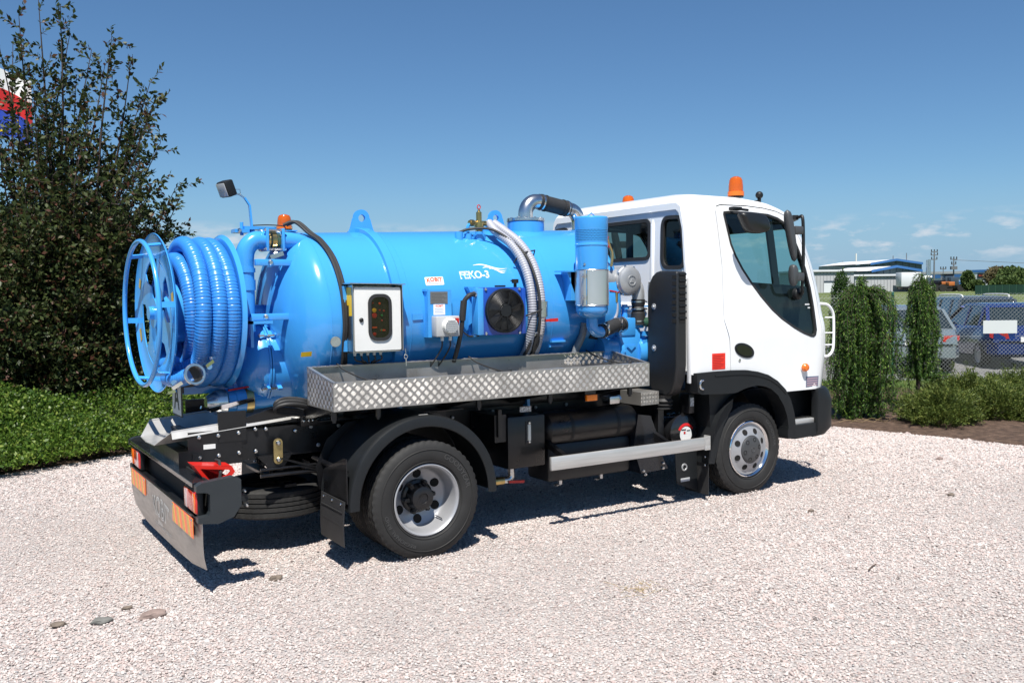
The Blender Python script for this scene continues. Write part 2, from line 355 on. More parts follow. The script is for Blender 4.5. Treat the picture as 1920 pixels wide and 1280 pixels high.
# relief valve of brass with red ring, sockets and little handle on the crown of the tank
vx = .90; vz = zc(vx)+.60
br = MB().lathe([(0, .05), (.05, .05), (.05, .032), (.07, .032)], (vx, -.28, zc(vx)+.53), (0, 0, 1), 16)
obj('valve_socket', br, BLUE, T)
b2 = MB().lathe([(0, .028), (.04, .028), (.045, .036), (.085, .036), (.09, .022), (.16, .022), (.165, .012), (.18, .008)], (vx, -.28, zc(vx)+.59), (0, 0, 1), 12).cyl((vx-.09, -.28, zc(vx)+.665), (vx+.08, -.28, zc(vx)+.665), .02, 12).cyl((vx-.08, -.28, zc(vx)+.665), (vx-.05, -.28, zc(vx)+.665), .026, 8)
rv = obj('relief_valve', b2, BRASS, T)
ring = [(vx+.014*math.cos(t), -.28, zc(vx)+.79+.016*math.sin(t)) for t in [2*PI*k/14 for k in range(14)]]
obj('pull_ring', MB().tube(ring, .004, 6, closed=True), RED, rv)
obj('valve_socket', MB().cyl((.72, -.28, zc(.72)+.53), (.72, -.28, zc(.72)+.60), .032), BLUE, T)
obj('valve_socket', MB().cyl((.80, -.28, zc(.8)+.53), (.80, -.28, zc(.8)+.585), .03).tube(spline([(.80, -.28, zc(.8)+.58), (.80, -.28, zc(.8)+.64), (.83, -.28, zc(.8)+.665)], 4), .014, 8), BLUE, T)
# two ribbed clear hoses over the shoulder of the tank
def ribbed(name, pts, r, pitch, m, parent, n=12, amp=.09):
    P = spline(pts, 10); d = [0]
    for i in range(1, len(P)): d.append(d[-1]+(P[i]-P[i-1]).length)
    L = d[-1]; ns_ = int(L/(pitch/4)); Q = []; j = 0
    for k in range(ns_+1):
        s = L*k/ns_
        while j < len(d)-2 and d[j+1] < s: j += 1
        t = (s-d[j])/max(1e-9, d[j+1]-d[j]); Q.append(P[j].lerp(P[j+1], t))
    rf = lambda i: r*(1+amp*(0.5+0.5*math.cos(i/4*2*PI))-amp)
    mb = MB().tube(Q, r, n, rf); return obj(name, mb, m, parent, smooth=60)
for dx, dy in ((0, 0), (.085, .0)):
    pts = [(vx+.09+dx*.5, -.28, zc(vx)+.67)]+[tk(x+dx, a, TR+.05+h) for x, a, h in ((.99, 58, .035), (1.045, 46, .03), (1.085, 33, .025), (1.105, 20, .02), (1.115, 6, .015), (1.12, -10, .015), (1.12, -26, .01), (1.11, -42, .0))]
    h = ribbed('ribbed_hose', pts, .035, .019, CLEAR, T, amp=.14)
pts = [tk(.70, 64, TR+.035), tk(.80, 63, TR+.075), tk(.95, 56, TR+.11), tk(1.07, 42, TR+.10), tk(1.13, 30, TR+.098), tk(1.165, 10, TR+.095), tk(1.165, -8, TR+.10), tk(1.165, -22, TR+.09), tk(1.12, -40, TR+.04)]
obj('black_cable', MB().tube(spline(pts, 8), .010, 8), RUB, T)
for a, w in ((34, 0), (-4, 1)):
    obj('cable_tie', MB().tube([tk(x, a+da, TR+.05+h) for x, da, h in ((1.04, -2, -.02), (1.06, 0, .04), (1.14, 2, .055), (1.23, 4, .04), (1.25, 4, -.02))], .006, 6), RUB, T)
# ball valve with red lever and tee at the lower end
obj('hose_coupling', MB().cyl(tk(1.205, 4, TR+.065), tk(1.205, -6, TR+.065), .045, 16), ZINC, T)
bv = MB().cyl(tk(1.205, -6, TR+.065), tk(1.2, -17, TR+.065), .034, 12).cyl(tk(1.12, -17, TR+.07), tk(1.22, -17, TR+.07), .02, 10)
bvo = obj('ball_valve', bv, ZINC, T)
obj('lever', MB().bar(tk(1.22, -8, TR+.10), tk(1.33, -8, TR+.10), .012, .018).bar(tk(1.26, -8, TR+.10), tk(1.33, -8, TR+.10), .016, .024), RED, bvo)
for x0, x1 in ((1.12, 1.09), (1.17, 1.19), (1.19, 1.15)):
    obj('black_cable', MB().tube(spline([tk(x0, -17, TR+.075), tk(x0-.01, -25, TR+.085), tk(x1, -36, TR+.06), tk(x1, -50, TR)], 6), .014, 8), RUB, T)
# black conduits over the rear shoulder
for k, (o1, r) in enumerate(((0, .012), (.024, .011), (.012, .008))):
    pts = [(-.60+o1, -.12, 2.235), (-.53+o1, -.16, 2.255), tk(-.46+o1, 68, TR+.03), tk(-.42+o1, 58, TR+.02), tk(-.39+o1, 40, TR+.018), tk(-.375+o1, 20, TR+.016), tk(-.37+o1*.6, 0, TR+.015), tk(-.37+o1*.6, -14, TR+.015), tk(-.36+o1, -30, TR+.02), tk(-.36+o1, -44, TR+.01)]
    obj('black_cable', MB().tube(spline(pts, 8), r, 8), RUB, T)
# ---- lettering and stickers on the tank
def ontank(x0, a0, s=1.0):
    return lambda u, v, w: tk(x0+u, a0+math.degrees((v+0)/TR), TR+.0012+w)
obj('tank_lettering', text(MB(), 'FEKO-3', .084, lambda u, v, w: tk(.690+u, 25.3+math.degrees(v/TR), TR+.0015+w), width=.248, bold=.0022), WPRINT, tank)
obj('tank_lettering', text(MB(), 'FEKO-3', .084, lambda u, v, w: tk(.690+u, 25.3+math.degrees(v/TR), TR+.0030+w), width=.242, bold=-.0048), LBLUE, tank)
for k, (x0, x1, a0, a1) in enumerate(((.70, .99, 33.0, 29.6), (.775, .975, 30.6, 28.0), (.83, .965, 29.6, 26.6))):
    mbw = MB(); n = 16; vs = []
    for i in range(n+1):
        t = i/n; x = x0+(x1-x0)*t; a = a0+(a1-a0)*t+1.3*math.sin(t*2*PI)*(1-t*.3); w = .55*math.sin(PI*min(1, t*.9+.08)); vs += [tk(x, a-w, TR+.0015), tk(x, a+w, TR+.0015)]
    mbw.add(vs, [(2*i, 2*i+2, 2*i+3, 2*i+1) for i in range(n)]); obj('wave_graphic', mbw, WPRINT, tank)
obj('maker_sticker', slab(MB(), rrect(-.074, .074, -.032, .032, .008), ontank(.347, 22.2), 0, None, g=.03), WPRINT, tank)
obj('sticker_print', text(MB(), 'KOBIT', .042, lambda u, v, w: tk(.347+u, 23.2+math.degrees((v-1.4*u*u)/TR), TR+.0035), width=.125, bold=.0012), OPRINT, tank)
for q in (20.0, 21.0): obj('sticker_print', MB().grid(6, 2, lambda u, v, q=q: tk(.29+u*.115, q+v*.25, TR+.0035)), mat('grey_blue_print', (.3, .35, .5), .5), tank)
obj('warning_label', slab(MB(), rrect(-.037, .037, -.017, .017, .003), ontank(-.62, -20), .0, None, g=.03), YEL, tank).location.x += 0
# mounting lugs low on the shell
obj('bracket_strip', MB().box(1.37, 1.50, -.58, -.54, 1.355, 1.37), BLUE, T)
obj('bracket_strip', MB().box(1.37, 1.50, -.55, -.51, 1.315, 1.33), BLUE, T)
obj('bracket_strip', MB().prism([(.145, -3), (.225, -3), (.225, 1), (.145, 1)], lambda u, v: tk(u, v, TR), lambda u, v: tk(u, v, TR+.008)), BLUE, T)
# saddle legs between tank and chassis
for x in (.1, 1.2, 1.8):
    for s in (-1, 1):
        obj('tank_saddle', MB().prism([(s*.33, .86), (s*.50, .86), (s*.47, 1.25), (s*.22, 1.06)], lambda u, v, x=x: Vector((x-.012, u, v)), lambda u, v, x=x: Vector((x+.012, u, v))), BLUE, T)
# ---- rear hatch: neck, flange, domed cover, clamps
hc = Vector((-.66, .05, 1.255)); HR = .298
hatch = obj('rear_hatch', MB().lathe([(-.20, 0), (-.195, .05), (-.18, .13), (-.15, .2), (-.11, .255), (-.06, .286), (-.02, HR), (.0, HR)], hc+Vector((-.1, 0, 0)), (1, 0, 0), 56, cap=False), BLUE, T)
obj('hatch_rim', MB().lathe([(0, HR), (.001, HR+.012), (.012, HR+.012), (.013, HR-.004)], hc+Vector((-.1, 0, 0)), (1, 0, 0), 56, cap=False).lathe([(.018, HR-.004), (.019, HR+.012), (.03, HR+.012), (.031, HR)], hc+Vector((-.1, 0, 0)), (1, 0, 0), 56, cap=False), BLUE, hatch)
obj('hatch_neck', MB().lathe([(-.07, HR), (.06, HR), (.28, HR)], hc, (1, 0, 0), 56, cap=False), BLUE, T)
for a in (-28, 42, 110, 180, 250):
    r = math.radians(a); d = Vector((0, -math.cos(r), math.sin(r))); c = hc+Vector((-.085, 0, 0))+d*(HR+.02)
    cl = obj('hatch_clamp', MB().bar(c+Vector((-.06, 0, 0)), c+Vector((.05, 0, 0)), .014).bolt(c+Vector((-.06, 0, 0)), (-1, 0, 0), .016), ZINC, T)
    obj('clamp_ear', MB().bar(c+Vector((.055, 0, 0))-d*.03, c+Vector((.055, 0, 0))+d*.02, .03, .02), BLUE, cl); obj('clamp_ear', MB().bar(c+Vector((-.02, 0, 0))-d*.03, c+Vector((-.02, 0, 0))+d*.012, .02, .016), BLUE, cl)
# beams joining reel frame to the tank end
for z, y, x0 in ((1.965, -.30, -.86), (1.60, -.36, -.92)):
    obj('reel_bracket', MB().box(x0, -.52, y-.02, y+.02, z-.022, z+.022, .004), BLUE, T)
    obj('bracket_bolt', MB().bolt((x0+.1, y-.02, z), (0, -1, 0), .02), ZINC, T)
obj('reel_bracket', MB().box(-.93, -.78, -.40, -.30, 1.555, 1.575).box(-.93, -.91, -.40, -.3, 1.40, 1.60), BLUE, T)
# swivel pipe: rises beside reel, elbow, butterfly valve between square flanges, elbow into the tank head
pp = spline([(-.90, -.20, 1.50), (-.90, -.20, 1.80), (-.90, -.20, 1.99), (-.88, -.20, 2.07), (-.83, -.20, 2.115), (-.76, -.20, 2.12)], 7)
obj('suction_pipe', MB().tube(pp, .062, 20).lathe([(0, .069), (.07, .069)], (-.90, -.2, 1.78), (0, 0, 1), 20).lathe([(0, .069), (.03, .069)], (-.90, -.2, 1.90), (0, 0, 1), 20), BLUE, T)
obj('suction_pipe', MB().tube(spline([(-.65, -.20, 2.12), (-.58, -.20, 2.12), (-.49, -.20, 2.10), (-.42, -.2, 2.03), (-.40, -.2, 1.9)], 6), .060, 20), BLUE, T)
for x in (-.760, -.650):
    obj('square_flange', MB().box(x-.009, x+.009, -.275, -.125, 2.045, 2.20, .003), BLUE, T)
vb = obj('butterfly_valve', MB().lathe([(0, .05), (.02, .055), (.03, .068), (.06, .068), (.07, .055), (.09, .05)], (-.750, -.20, 2.12), (1, 0, 0), 24), BRASS, T)
for y in (-.262, -.138):
    for z in (2.058, 2.187): obj('flange_bolt', MB().cyl((-.785, y, z), (-.63, y, z), .007, 8).bolt((-.77, y, z), (-1, 0, 0), .013).bolt((-.641, y, z), (1, 0, 0), .013), ZINC, T)
obj('valve_lever', MB().cyl((-.71, -.28, 2.03), (-.71, -.22, 2.06), .012).bar((-.75, -.285, 2.0), (-.66, -.285, 2.03), .014, .03), ZINC, vb)
# work lamp on a mast and amber beacon at the rear top
mast = obj('lamp_mast', MB().box(-.86, -.64, -.09, -.01, 2.20, 2.222).bar((-.80, -.05, 2.21), (-.812, -.05, 2.37), .028, .012).bar((-.812, -.05, 2.37), (-.845, -.05, 2.42), .02, .012).cyl((-.87, -.05, 2.16), (-.87, -.05, 2.25), .012).cyl((-.80, -.05, 2.10), (-.80, -.05, 2.2), .02).box(-.93, -.83, -.1, .0, 2.175, 2.20), BLUE, T)
for x in (-.90, -.76): obj('mast_bolt', MB().bolt((x, -.1, 2.19), (0, -1, 0), .016, .02), ZINC, mast)
lampc = Vector((-.965, -.05, 2.475)); R = Euler((0, math.radians(-22), math.radians(18))).to_matrix()
lamp = obj('work_lamp', MB().add(*(lambda b: (b.v, b.f))(MB().box(-.035, .035, -.055, .055, -.055, .055, .012))).xf(lambda p: lampc+R@p), PLAST, T)
obj('lamp_lens', MB().box(-.043, -.0355, -.047, .047, -.046, .046, .003).xf(lambda p: lampc+R@p), mat('lamp_lens_glass', (.35, .36, .38), .1, coat=.5), lamp)
obj('lamp_bracket', MB().tube(spline([lampc+Vector((.03, 0, -.02)), (-.91, -.05, 2.44), (-.88, -.05, 2.44), (-.845, -.05, 2.415)], 4), .006, 6).tube([(-.93, -.05, 2.47), (-.875, -.05, 2.475), (-.87, -.05, 2.43)], .003, 6), ZINC, lamp)
def beacon(x, y, z, r, h):
    b = obj('beacon', MB().lathe([(0, r*1.08), (h*.22, r*1.08), (h*.24, r*.96)], (x, y, z), (0, 0, 1), 28), ORG, T)
    obj('beacon_dome', MB().lathe([(h*.24, r*.97), (h*.5, r*.95), (h*.8, r*.86), (h*.93, r*.7), (h, r*.35), (h*1.01, 0)], (x, y, z), (0, 0, 1), 28, cap=False), AMBER, b)
    obj('reflector', MB().lathe([(h*.35, r*.25), (h*.5, r*.5), (h*.8, r*.5), (h*.84, r*.1)], (x, y, z), (0, 0, 1), 14), mat('beacon_core', (.08, .03, .01), .2, metal=.4), b)
    obj('beacon_base', MB().lathe([(-.012, r*1.0), (0, r*1.0)], (x, y, z), (0, 0, 1), 20), PLAST, b)
    return b
beacon(-.55, 0, 2.215, .052, .105)
beacon(3.27, -.70, 2.57, .066, .17)
beacon(3.31, .80, 2.555, .066, .17)
obj('beacon_shelf', MB().box(-.68, -.48, -.07, .07, 2.197, 2.205), BLUE, T)
obj('beacon_shelf', MB().bar((-.5, 0, 2.1), (-.5, 0, 2.2), .05), BLUE, T)
obj('black_cable', MB().tube(spline([(-.80, -.05, 2.23), (-.70, -.08, 2.235), (-.6, -.1, 2.23), (-.56, -.05, 2.22)], 5), .004, 6), RUB, T)
# ---- control cabinet
cb = obj('control_cabinet', MB().box(-.34, .01, -.60, -.575, 1.36, 1.80).box(-.346, -.340, -.722, -.56, 1.36, 1.805).box(.010, .016, -.735, -.56, 1.36, 1.805).box(-.34, .01, -.70, -.60, 1.352, 1.360).prism([(-.37, 1.812), (.035, 1.806), (.035, 1.812), (-.37, 1.82)], lambda u, v: Vector((u, -.56, v)), lambda u, v: Vector((u, -.745, v))), STEEL, T, smooth=False)
db = MB().box(-.337, .005, -.714, -.60, 1.362, 1.79, .004)
dd = obj('cabinet_body', db, GREYP, cb)
slab_ = MB(); slab(slab_, rrect(-.335, .003, 1.365, 1.788, .008), lambda u, v, o: Vector((u, -.716-o, v)), 0, .012, [rrect(-.228, -.077, 1.44, 1.735, .055)], g=.07)
obj('cabinet_door', slab_, WHT, cb)
rim = MB(); slab(rim, rrect(-.238, -.067, 1.43, 1.745, .062), lambda u, v, o: Vector((u, -.728-o, v)), 0, .009, [rrect(-.217, -.088, 1.451, 1.724, .045)], g=.07)
obj('window_seal', rim, RUB, cb)
obj('window_pane', slab(MB(), rrect(-.222, -.083, 1.446, 1.729, .05), lambda u, v, o: Vector((u, -.732-o, v)), 0, .002, g=.1), glass('cabinet_glass', (.75, .72, .70)), cb)
obj('control_panel', slab(MB(), rrect(-.225, -.08, 1.443, 1.732, .05), lambda u, v, o: Vector((u, -.7175-o, v)), 0, .001, g=.1), mat('panel_black', (.02, .018, .016), .5), cb)
for (u, v, r, m) in ((-.19, 1.60, .018, RED), (-.19, 1.635, .015, YEL), (-.15, 1.635, .006, RED), (-.12, 1.63, .006, RED), (-.135, 1.60, .008, mat('green_lamp', (.02, .3, .08), .3)), (-.19, 1.52, .013, OPRINT), (-.13, 1.5, .014, OPRINT), (-.135, 1.565, .006, RED), (-.19, 1.475, .012, RED), (-.15, 1.68, .008, OPRINT), (-.2, 1.685, .006, RED), (-.14, 1.50, .006, MATS['green_lamp'])):
    if m is OPRINT and v < 1.6: obj('switch', MB().box(u-r*1.3, u+r*1.3, -.725, -.7175, v-.005, v+.005), m, cb)
    else: obj('push_button', MB().lathe([(0, r), (.007, r), (.009, r*.6)], (u, -.7185, v), (0, -1, 0), 14), m, cb)
obj('door_lock', MB().lathe([(0, .015), (.006, .015), (.012, .008)], (-.288, -.728, 1.572), (0, -1, 0), 16), PLAST, cb)
for k in range(5):
    x = -.31+.042*k+.01*k*.5; g_ = obj('cable_gland', MB().lathe([(0, .014), (-.012, .014), (-.014, .010), (-.03, .009)], (x, -.66, 1.36), (0, 0, 1), 10), WHT, cb)
    obj('black_cable', MB().tube(spline([(x, -.66, 1.335), (x+.01, -.655, 1.30), (-.22+.015*k, -.62, 1.27), (-.2+.02*k, -.56, 1.2)], 5), .006, 6), RUB, T)
obj('warning_label', MB().box(-.3480, -.3465, -.71, -.665, 1.60, 1.79).box(-.3480, -.3465, -.663, -.60, 1.67, 1.79), YEL, cb)
obj('cabinet_key', MB().tube([(.03, -.735, 1.37), (.032, -.737, 1.33)], .003, 6).tube([(.032+.012*math.cos(t), -.737, 1.315+.014*math.sin(t)) for t in [2*PI*k/12 for k in range(12)]], .0035, 6, closed=True).box(.028, .036, -.74, -.735, 1.25, 1.30), ZINC, cb)
obj('bracket_strip', MB().box(-.47, -.40, -.60, -.58, 1.46, 1.475).box(-.372, -.348, -.63, -.58, 1.36, 1.80), BLUE, T)
gg = obj('pressure_gauge', MB().lathe([(0, .034), (.02, .036), (.024, .034), (.024, .031)], (-.445, -.655, 1.432), (-.25, -.97, 0), 24), ZINC, T)
obj('gauge_dial', MB().lathe([(.0205, 0.0), (.0206, .031)], (-.445, -.655, 1.432), (-.25, -.97, 0), 24, cap=False), WHT, gg)
gR = Vector((-.25, -.97, 0)).normalized(); gp = Vector((-.445, -.655, 1.432))+gR*.0225
obj('gauge_needle', MB().bar(gp+Vector((-.015, .004, .006)), gp+Vector((.012, -.003, -.006)), .003, .001), DPRINT, gg)
obj('gauge_stem', MB().cyl((-.44, -.64, 1.432), (-.44, -.60, 1.432), .01), BRASS, gg)
# ---- socket panel
sp = obj('socket_panel', MB().box(.245, .435, -.665, -.655, 1.435, 1.77).prism([(.245, -.655), (.245, -.595), (.252, -.595), (.252, -.655)], lambda u, v: Vector((u, v, 1.435)), lambda u, v: Vector((u, v, 1.77))).box(.428, .435, -.655, -.60, 1.435, 1.77).box(.235, .252, -.655, -.6, 1.76, 1.775), BLUE, T, smooth=False)
pl_ = obj('rating_plate', MB().box(.264, .402, -.6675, -.6655, 1.672, 1.757), mat('etched_plate', (.26, .25, .24), .4, metal=.7, var=.15, vscale=60, stretch=(1, 1, 8)), sp)
for i in range(7): obj('plate_print', MB().box(.272, .395-.02*(i % 3), -.6682, -.6678, 1.68+i*.010, 1.683+i*.010), mat('plate_ink', (.10, .10, .10), .5), pl_)
st = obj('sticker', MB().box(.288, .38, -.6672, -.6655, 1.593, 1.668), WPRINT, sp)
obj('sticker_print', text(MB(), 'KOBIT', .02, lambda u, v, w: Vector((.334+u, -.6680, 1.656+v)), width=.06, bold=.0006), OPRINT, st)
for i in range(4): obj('sticker_print', MB().box(.296, .372-.01*(i % 2), -.6679, -.6674, 1.603+i*.010, 1.606+i*.010), MATS['grey_blue_print'], st)
sb = obj('socket_box', MB().box(.268, .455, -.745, -.666, 1.44, 1.585, .008), GREYP, sp)
obj('socket', MB().lathe([(0, .058), (.03, .055), (.035, .05)], (.37, -.745, 1.515), (0, -1, 0), 28), WHT, sb)
for i in range(7):
    w = .048*math.sqrt(max(.05, 1-((i-3)/3.8)**2)); obj('socket_rib', MB().box(.37-w, .37+w, -.787, -.780, 1.515+(i-3)*.013-.003, 1.515+(i-3)*.013+.003), GREYP, sb)
obj('socket_catch', MB().prism([(.415, 1.57), (.445, 1.57), (.445, 1.53)], lambda u, v: Vector((u, -.747, v)), lambda u, v: Vector((u, -.752, v))), RED, sb)
for x in (.33, .395):
    obj('cable_gland', MB().cyl((x, -.71, 1.445), (x, -.71, 1.41), .012, 10), WHT, sb)
    obj('black_cable', MB().tube(spline([(x, -.71, 1.42), (x, -.70, 1.36), (x-.03, -.66, 1.28), (x-.06, -.6, 1.2)], 5), .006, 6), RUB, T)
# ---- hydraulic oil cooler with fan
oc = obj('oil_cooler', MB().box(.655, .985, -.74, -.66, 1.438, 1.785, .004), DBLUE, T)
obj('end_tank', MB().box(.605, .655, -.745, -.655, 1.44, 1.78, .006), BLUE, oc)
obj('end_tank', MB().box(.985, 1.02, -.745, -.655, 1.44, 1.78, .006), DBLUE, oc)
obj('cooler_bracket', MB().prism([(.575, 1.79), (.625, 1.79), (.605, 1.74)], lambda u, v: Vector((u, -.60, v)), lambda u, v: Vector((u, -.655, v))).box(.60, .62, -.70, -.58, 1.43, 1.436).box(.60, .66, -.62, -.59, 1.43, 1.79), BLUE, T, smooth=False)
obj('fan_ring', MB().lathe([(0, .163), (.028, .163), (.03, .158), (.03, .15), (.0, .15)], (.829, -.741, 1.615), (0, -1, 0), 40, cap=False).lathe([(0.001, 0.0), (.0012, .155)], (.829, -.741, 1.615), (0, -1, 0), 40, cap=False), PLAST, oc)
fb = MB()
for k in range(7):
    a = 2*PI*k/7; vs = []
    for i in range(5):
        r = .045+.10*i/4
        for s in (-1, 1): th = a+s*.22+.25*i/4; vs.append(Vector((.829+r*math.cos(th), -.755-s*.006, 1.615+r*math.sin(th))))
    fb.add(vs, [(2*i, 2*i+1, 2*i+3, 2*i+2) for i in range(4)])
obj('fan_blades', fb, mat('fan_black', (.015, .015, .016), .4), oc, fix=False)
obj('fan_hub', MB().lathe([(0, .05), (.022, .05), (.026, .044), (.027, 0)], (.829, -.748, 1.615), (0, -1, 0), 28, cap=False), PLAST, oc)
gr = MB()
for k in range(11): gr.lathe([(-.0012, .06+k*.0088), (0, .0615+k*.0088), (.0012, .06+k*.0088)], (.829, -.776, 1.615), (0, -1, 0), 40, cap=False)
obj('fan_guard', gr, mat('guard_wire', (.05, .05, .052), .35, metal=.5), oc)
for k in range(7):
    a = 2*PI*k/7+.35; obj('fan_strut', MB().bar((.829+.045*math.cos(a), -.775, 1.615+.045*math.sin(a)), (.829+.158*math.cos(a), -.770, 1.615+.158*math.sin(a)), .006, .006, (0, 1, 0)), PLAST, oc)
for (x, z) in ((.675, 1.77), (.965, 1.77), (.675, 1.452), (.965, 1.452)): obj('cooler_bolt', MB().bolt((x, -.741, z), (0, -1, 0), .012), ZINC, oc)
obj('filler_cap', MB().cyl((.955, -.70, 1.785), (.955, -.70, 1.815), .012).cyl((.955, -.70, 1.815), (.955, -.70, 1.845), .026, 14).box(.92, .955, -.71, -.69, 1.828, 1.838), PLAST, oc)
obj('filler_cap', MB().box(.78, .86, -.72, -.69, 1.787, 1.80, .003), PLAST, oc)
obj('hydraulic_hose', MB().tube(spline([(.605, -.715, 1.735), (.575, -.73, 1.737), (.535, -.735, 1.725), (.505, -.72, 1.68), (.50, -.71, 1.6), (.495, -.70, 1.5), (.485, -.67, 1.38), (.47, -.62, 1.25)], 7), .017, 10).tube(spline([(.505, -.72, 1.69), (.50, -.71, 1.60), (.497, -.705, 1.55)], 5), .024, 10), RUB, T)
obj('hose_fitting', MB().cyl((.61, -.715, 1.735), (.585, -.722, 1.737), .024, 8), ZINC, T)
obj('black_cable', MB().tube(spline([(.48, -.70, 1.50), (.51, -.69, 1.47), (.57, -.68, 1.435), (.65, -.68, 1.435)], 5), .006, 6), RUB, T)
# ---- hose reel
RC = Vector((-1.19, 0, 1.635)); RY = math.radians(2.5)
Rm = Matrix.Rotation(RY, 3, 'Z')
def rl(x, r, a): return RC+Rm@Vector((x, -r*math.cos(a), r*math.sin(a)))
reel = obj('hose_reel', MB().lathe([(-.245, .20), (.163, .20)], (0, 0, 0), (1, 0, 0), 40, cap=False).xf(lambda p: RC+Rm@p), BLUE, T)
for x in (-.25, .165):
    s_ = MB().lathe([(x-.004, .36), (x-.004, .505), (x-.016 if x < 0 else x+.016, .525), (x-.012 if x < 0 else x+.02, .528), (x+.004, .508), (x+.004, .36), (x-.004, .36)], (0, 0, 0), (1, 0, 0), 72, cap=False)
    obj('reel_flange', s_.xf(lambda p: RC+Rm@p), BLUE, reel)
    for k in range(4):
        a = 2*PI*k/4+.5; P = []
        w0, w1 = .28, .20
        P = [(.05*math.cos(a-1), .05*math.sin(a-1)), (.37*math.cos(a-w0), .37*math.sin(a-w0)), (.37*math.cos(a+w0), .37*math.sin(a+w0)), (.05*math.cos(a+1), .05*math.sin(a+1))]
        P = [(.19*math.cos(a-.62), .19*math.sin(a-.62)), (.28*math.cos(a-.30), .28*math.sin(a-.30)), (.37*math.cos(a-.34), .37*math.sin(a-.34)), (.37*math.cos(a+.34), .37*math.sin(a+.34)), (.28*math.cos(a+.30), .28*math.sin(a+.30)), (.19*math.cos(a+.62), .19*math.sin(a+.62)), (.1*math.cos(a+.5), .1*math.sin(a+.5)), (.1*math.cos(a-.5), .1*math.sin(a-.5))]
        obj('reel_spoke', slab(MB(), P, lambda u, v, o, x=x: RC+Rm@Vector((x+o, u, v)), -.003, .003, g=.08), BLUE, reel)
    obj('reel_hub', MB().lathe([(x-.02, .10), (x+.02, .10)], (0, 0, 0), (1, 0, 0), 24).xf(lambda p: RC+Rm@p), BLUE, reel)
obj('hand_wheel', MB().tube([rl(-.345, .472, 2*PI*k/72) for k in range(72)], .0155, 12, closed=True), BLUE, reel)
for k in range(6):
    a = 2*PI*k/6+.12; d = Rm@Vector((0, -math.cos(a), math.sin(a))); q = Rm@Vector((1, 0, 0))
    obj('wheel_strut', MB().bar(rl(-.345, .474, a), rl(-.255, .485, a), .008, .036, up=q.cross(d)), BLUE, reel)
obj('reel_sticker', MB().add([rl(-.2565, r, a) for a in (2.6, 2.75) for r in (.42, .47)], [(0, 1, 3, 2)]).add([rl(-.2565, r, a) for a in (3.4, 3.6) for r in (.42, .47)], [(0, 1, 3, 2)]).add([rl(-.2565, r, a) for a in (.15, .3) for r in (.42, .47)], [(0, 1, 3, 2)]), mat('ochre_label', (.45, .33, .07), .5), reel, fix=False)
obj('reel_axle', MB().cyl(rl(-.30, 0, 0), rl(.5, 0, 0), .045, 20), BLUE, reel)
# reel pedestal
obj('reel_stand', MB().bar((-.88, 0, 1.02), (-.88, 0, 1.64), .09).bar((-.95, 0, 1.12), (-.60, 0, 1.12), .08).bar((-1.28, 0, 1.105), (-.9, 0, 1.105), .05), BLUE, T)
# ---- suction hose wound on the reel (lies on it, lifts off)
pts = []
def strand(seg, turns, x0, x1, r0, r1, a0, wob=0., ph=0., hold=0.):
    n = int(turns*28)
    for i in range(n):
        t = i/n; a = a0-2*PI*turns*t; tx = max(0., (t-hold)/(1-hold)); x = x0+(x1-x0)*tx+wob*math.sin(2*PI*turns*t+ph); pts.append((x, r0+(r1-r0)*t+.006*math.sin(a*3+x0*9), a))
strand(0, 3.0, -.188, .105, .345, .36, -1.2)
strand(1, 3.5, .112, -.150, .456, .466, -1.2-2*PI*3.0-.0, .012, 1.2, .28)
last = pts[-1]
P = [rl(x, r, a) for x, r, a in pts]
# cut where the outer layer reaches the underside and lead it out to the coupling
Pd = P[:]
end_a = pts[-1][2]
tail = [rl(-.20, .455, -PI/2+.55), rl(-.215, .44, -PI/2+.28), Vector((-1.40, -.30, 1.215)), Vector((-1.37, -.40, 1.225)), Vector((-1.325, -.47, 1.25))]
while pts and True:
    a = (pts[-1][2]+PI/2-.75) % (2*PI)
    if a < .25: break
    pts.pop()
P = [rl(x, r, a) for x, r, a in pts]
Q = []
allp = P+[]
S = spline(allp[::2]+tail, 6)
d = [0]
for i in range(1, len(S)): d.append(d[-1]+(S[i]-S[i-1]).length)
L = d[-1]; step = .0065; ns_ = int(L/step); j = 0
for k in range(ns_+1):
    s = L*k/ns_
    while j < len(d)-2 and d[j+1] < s: j += 1
    t = (s-d[j])/max(1e-9, d[j+1]-d[j]); Q.append(S[j].lerp(S[j+1], t))
HRr = .0535
mbh = MB().tube(Q, HRr, 14, lambda i: HRr-(.0035 if i % 3 == 0 else 0.))
hose = thing('suction_hose', Q[0], 'thick ribbed blue suction hose wound round the reel at the rear of the truck', 'hose')
obj('hose_tube', mbh, HOSE, hose, smooth=50)
e0 = Q[-1]; dirn = Vector((.10, -.98, .12)).normalized()
cp = MB().lathe([(-.05, .055), (.0, .056), (.015, .057), (.02, .066), (.045, .069), (.05, .065), (.05, .052), (.02, .040), (-.0, .036)], e0+dirn*.0, dirn, 32, cap=False)
cpo = obj('hose_coupling', cp, ZINC, hose)
obj('coupling_bore', MB().lathe([(.0, 0), (.001, .05)], e0+dirn*.004, dirn, 24, cap=False), RUB, hose)
side = dirn.cross(Vector((0, 0, 1))).normalized()
for sg, up in ((1, 1), (-1, -1)):
    b = e0+dirn*.02+side*(.072*sg*-1)+Vector((0, 0, .045*sg))
    obj('cam_lever', MB().bar(b, b+side*(-.055*sg)+Vector((0, 0, .035*sg))-dirn*.02, .03, .022).bar(b+side*(-.04*sg)+Vector((0, 0, .05*sg)), b+side*(-.075*sg)+Vector((0, 0, .06*sg))-dirn*.03, .018).bolt(b-dirn*.03+side*(-.04*sg), -dirn, .02, .03), CHROME, hose)
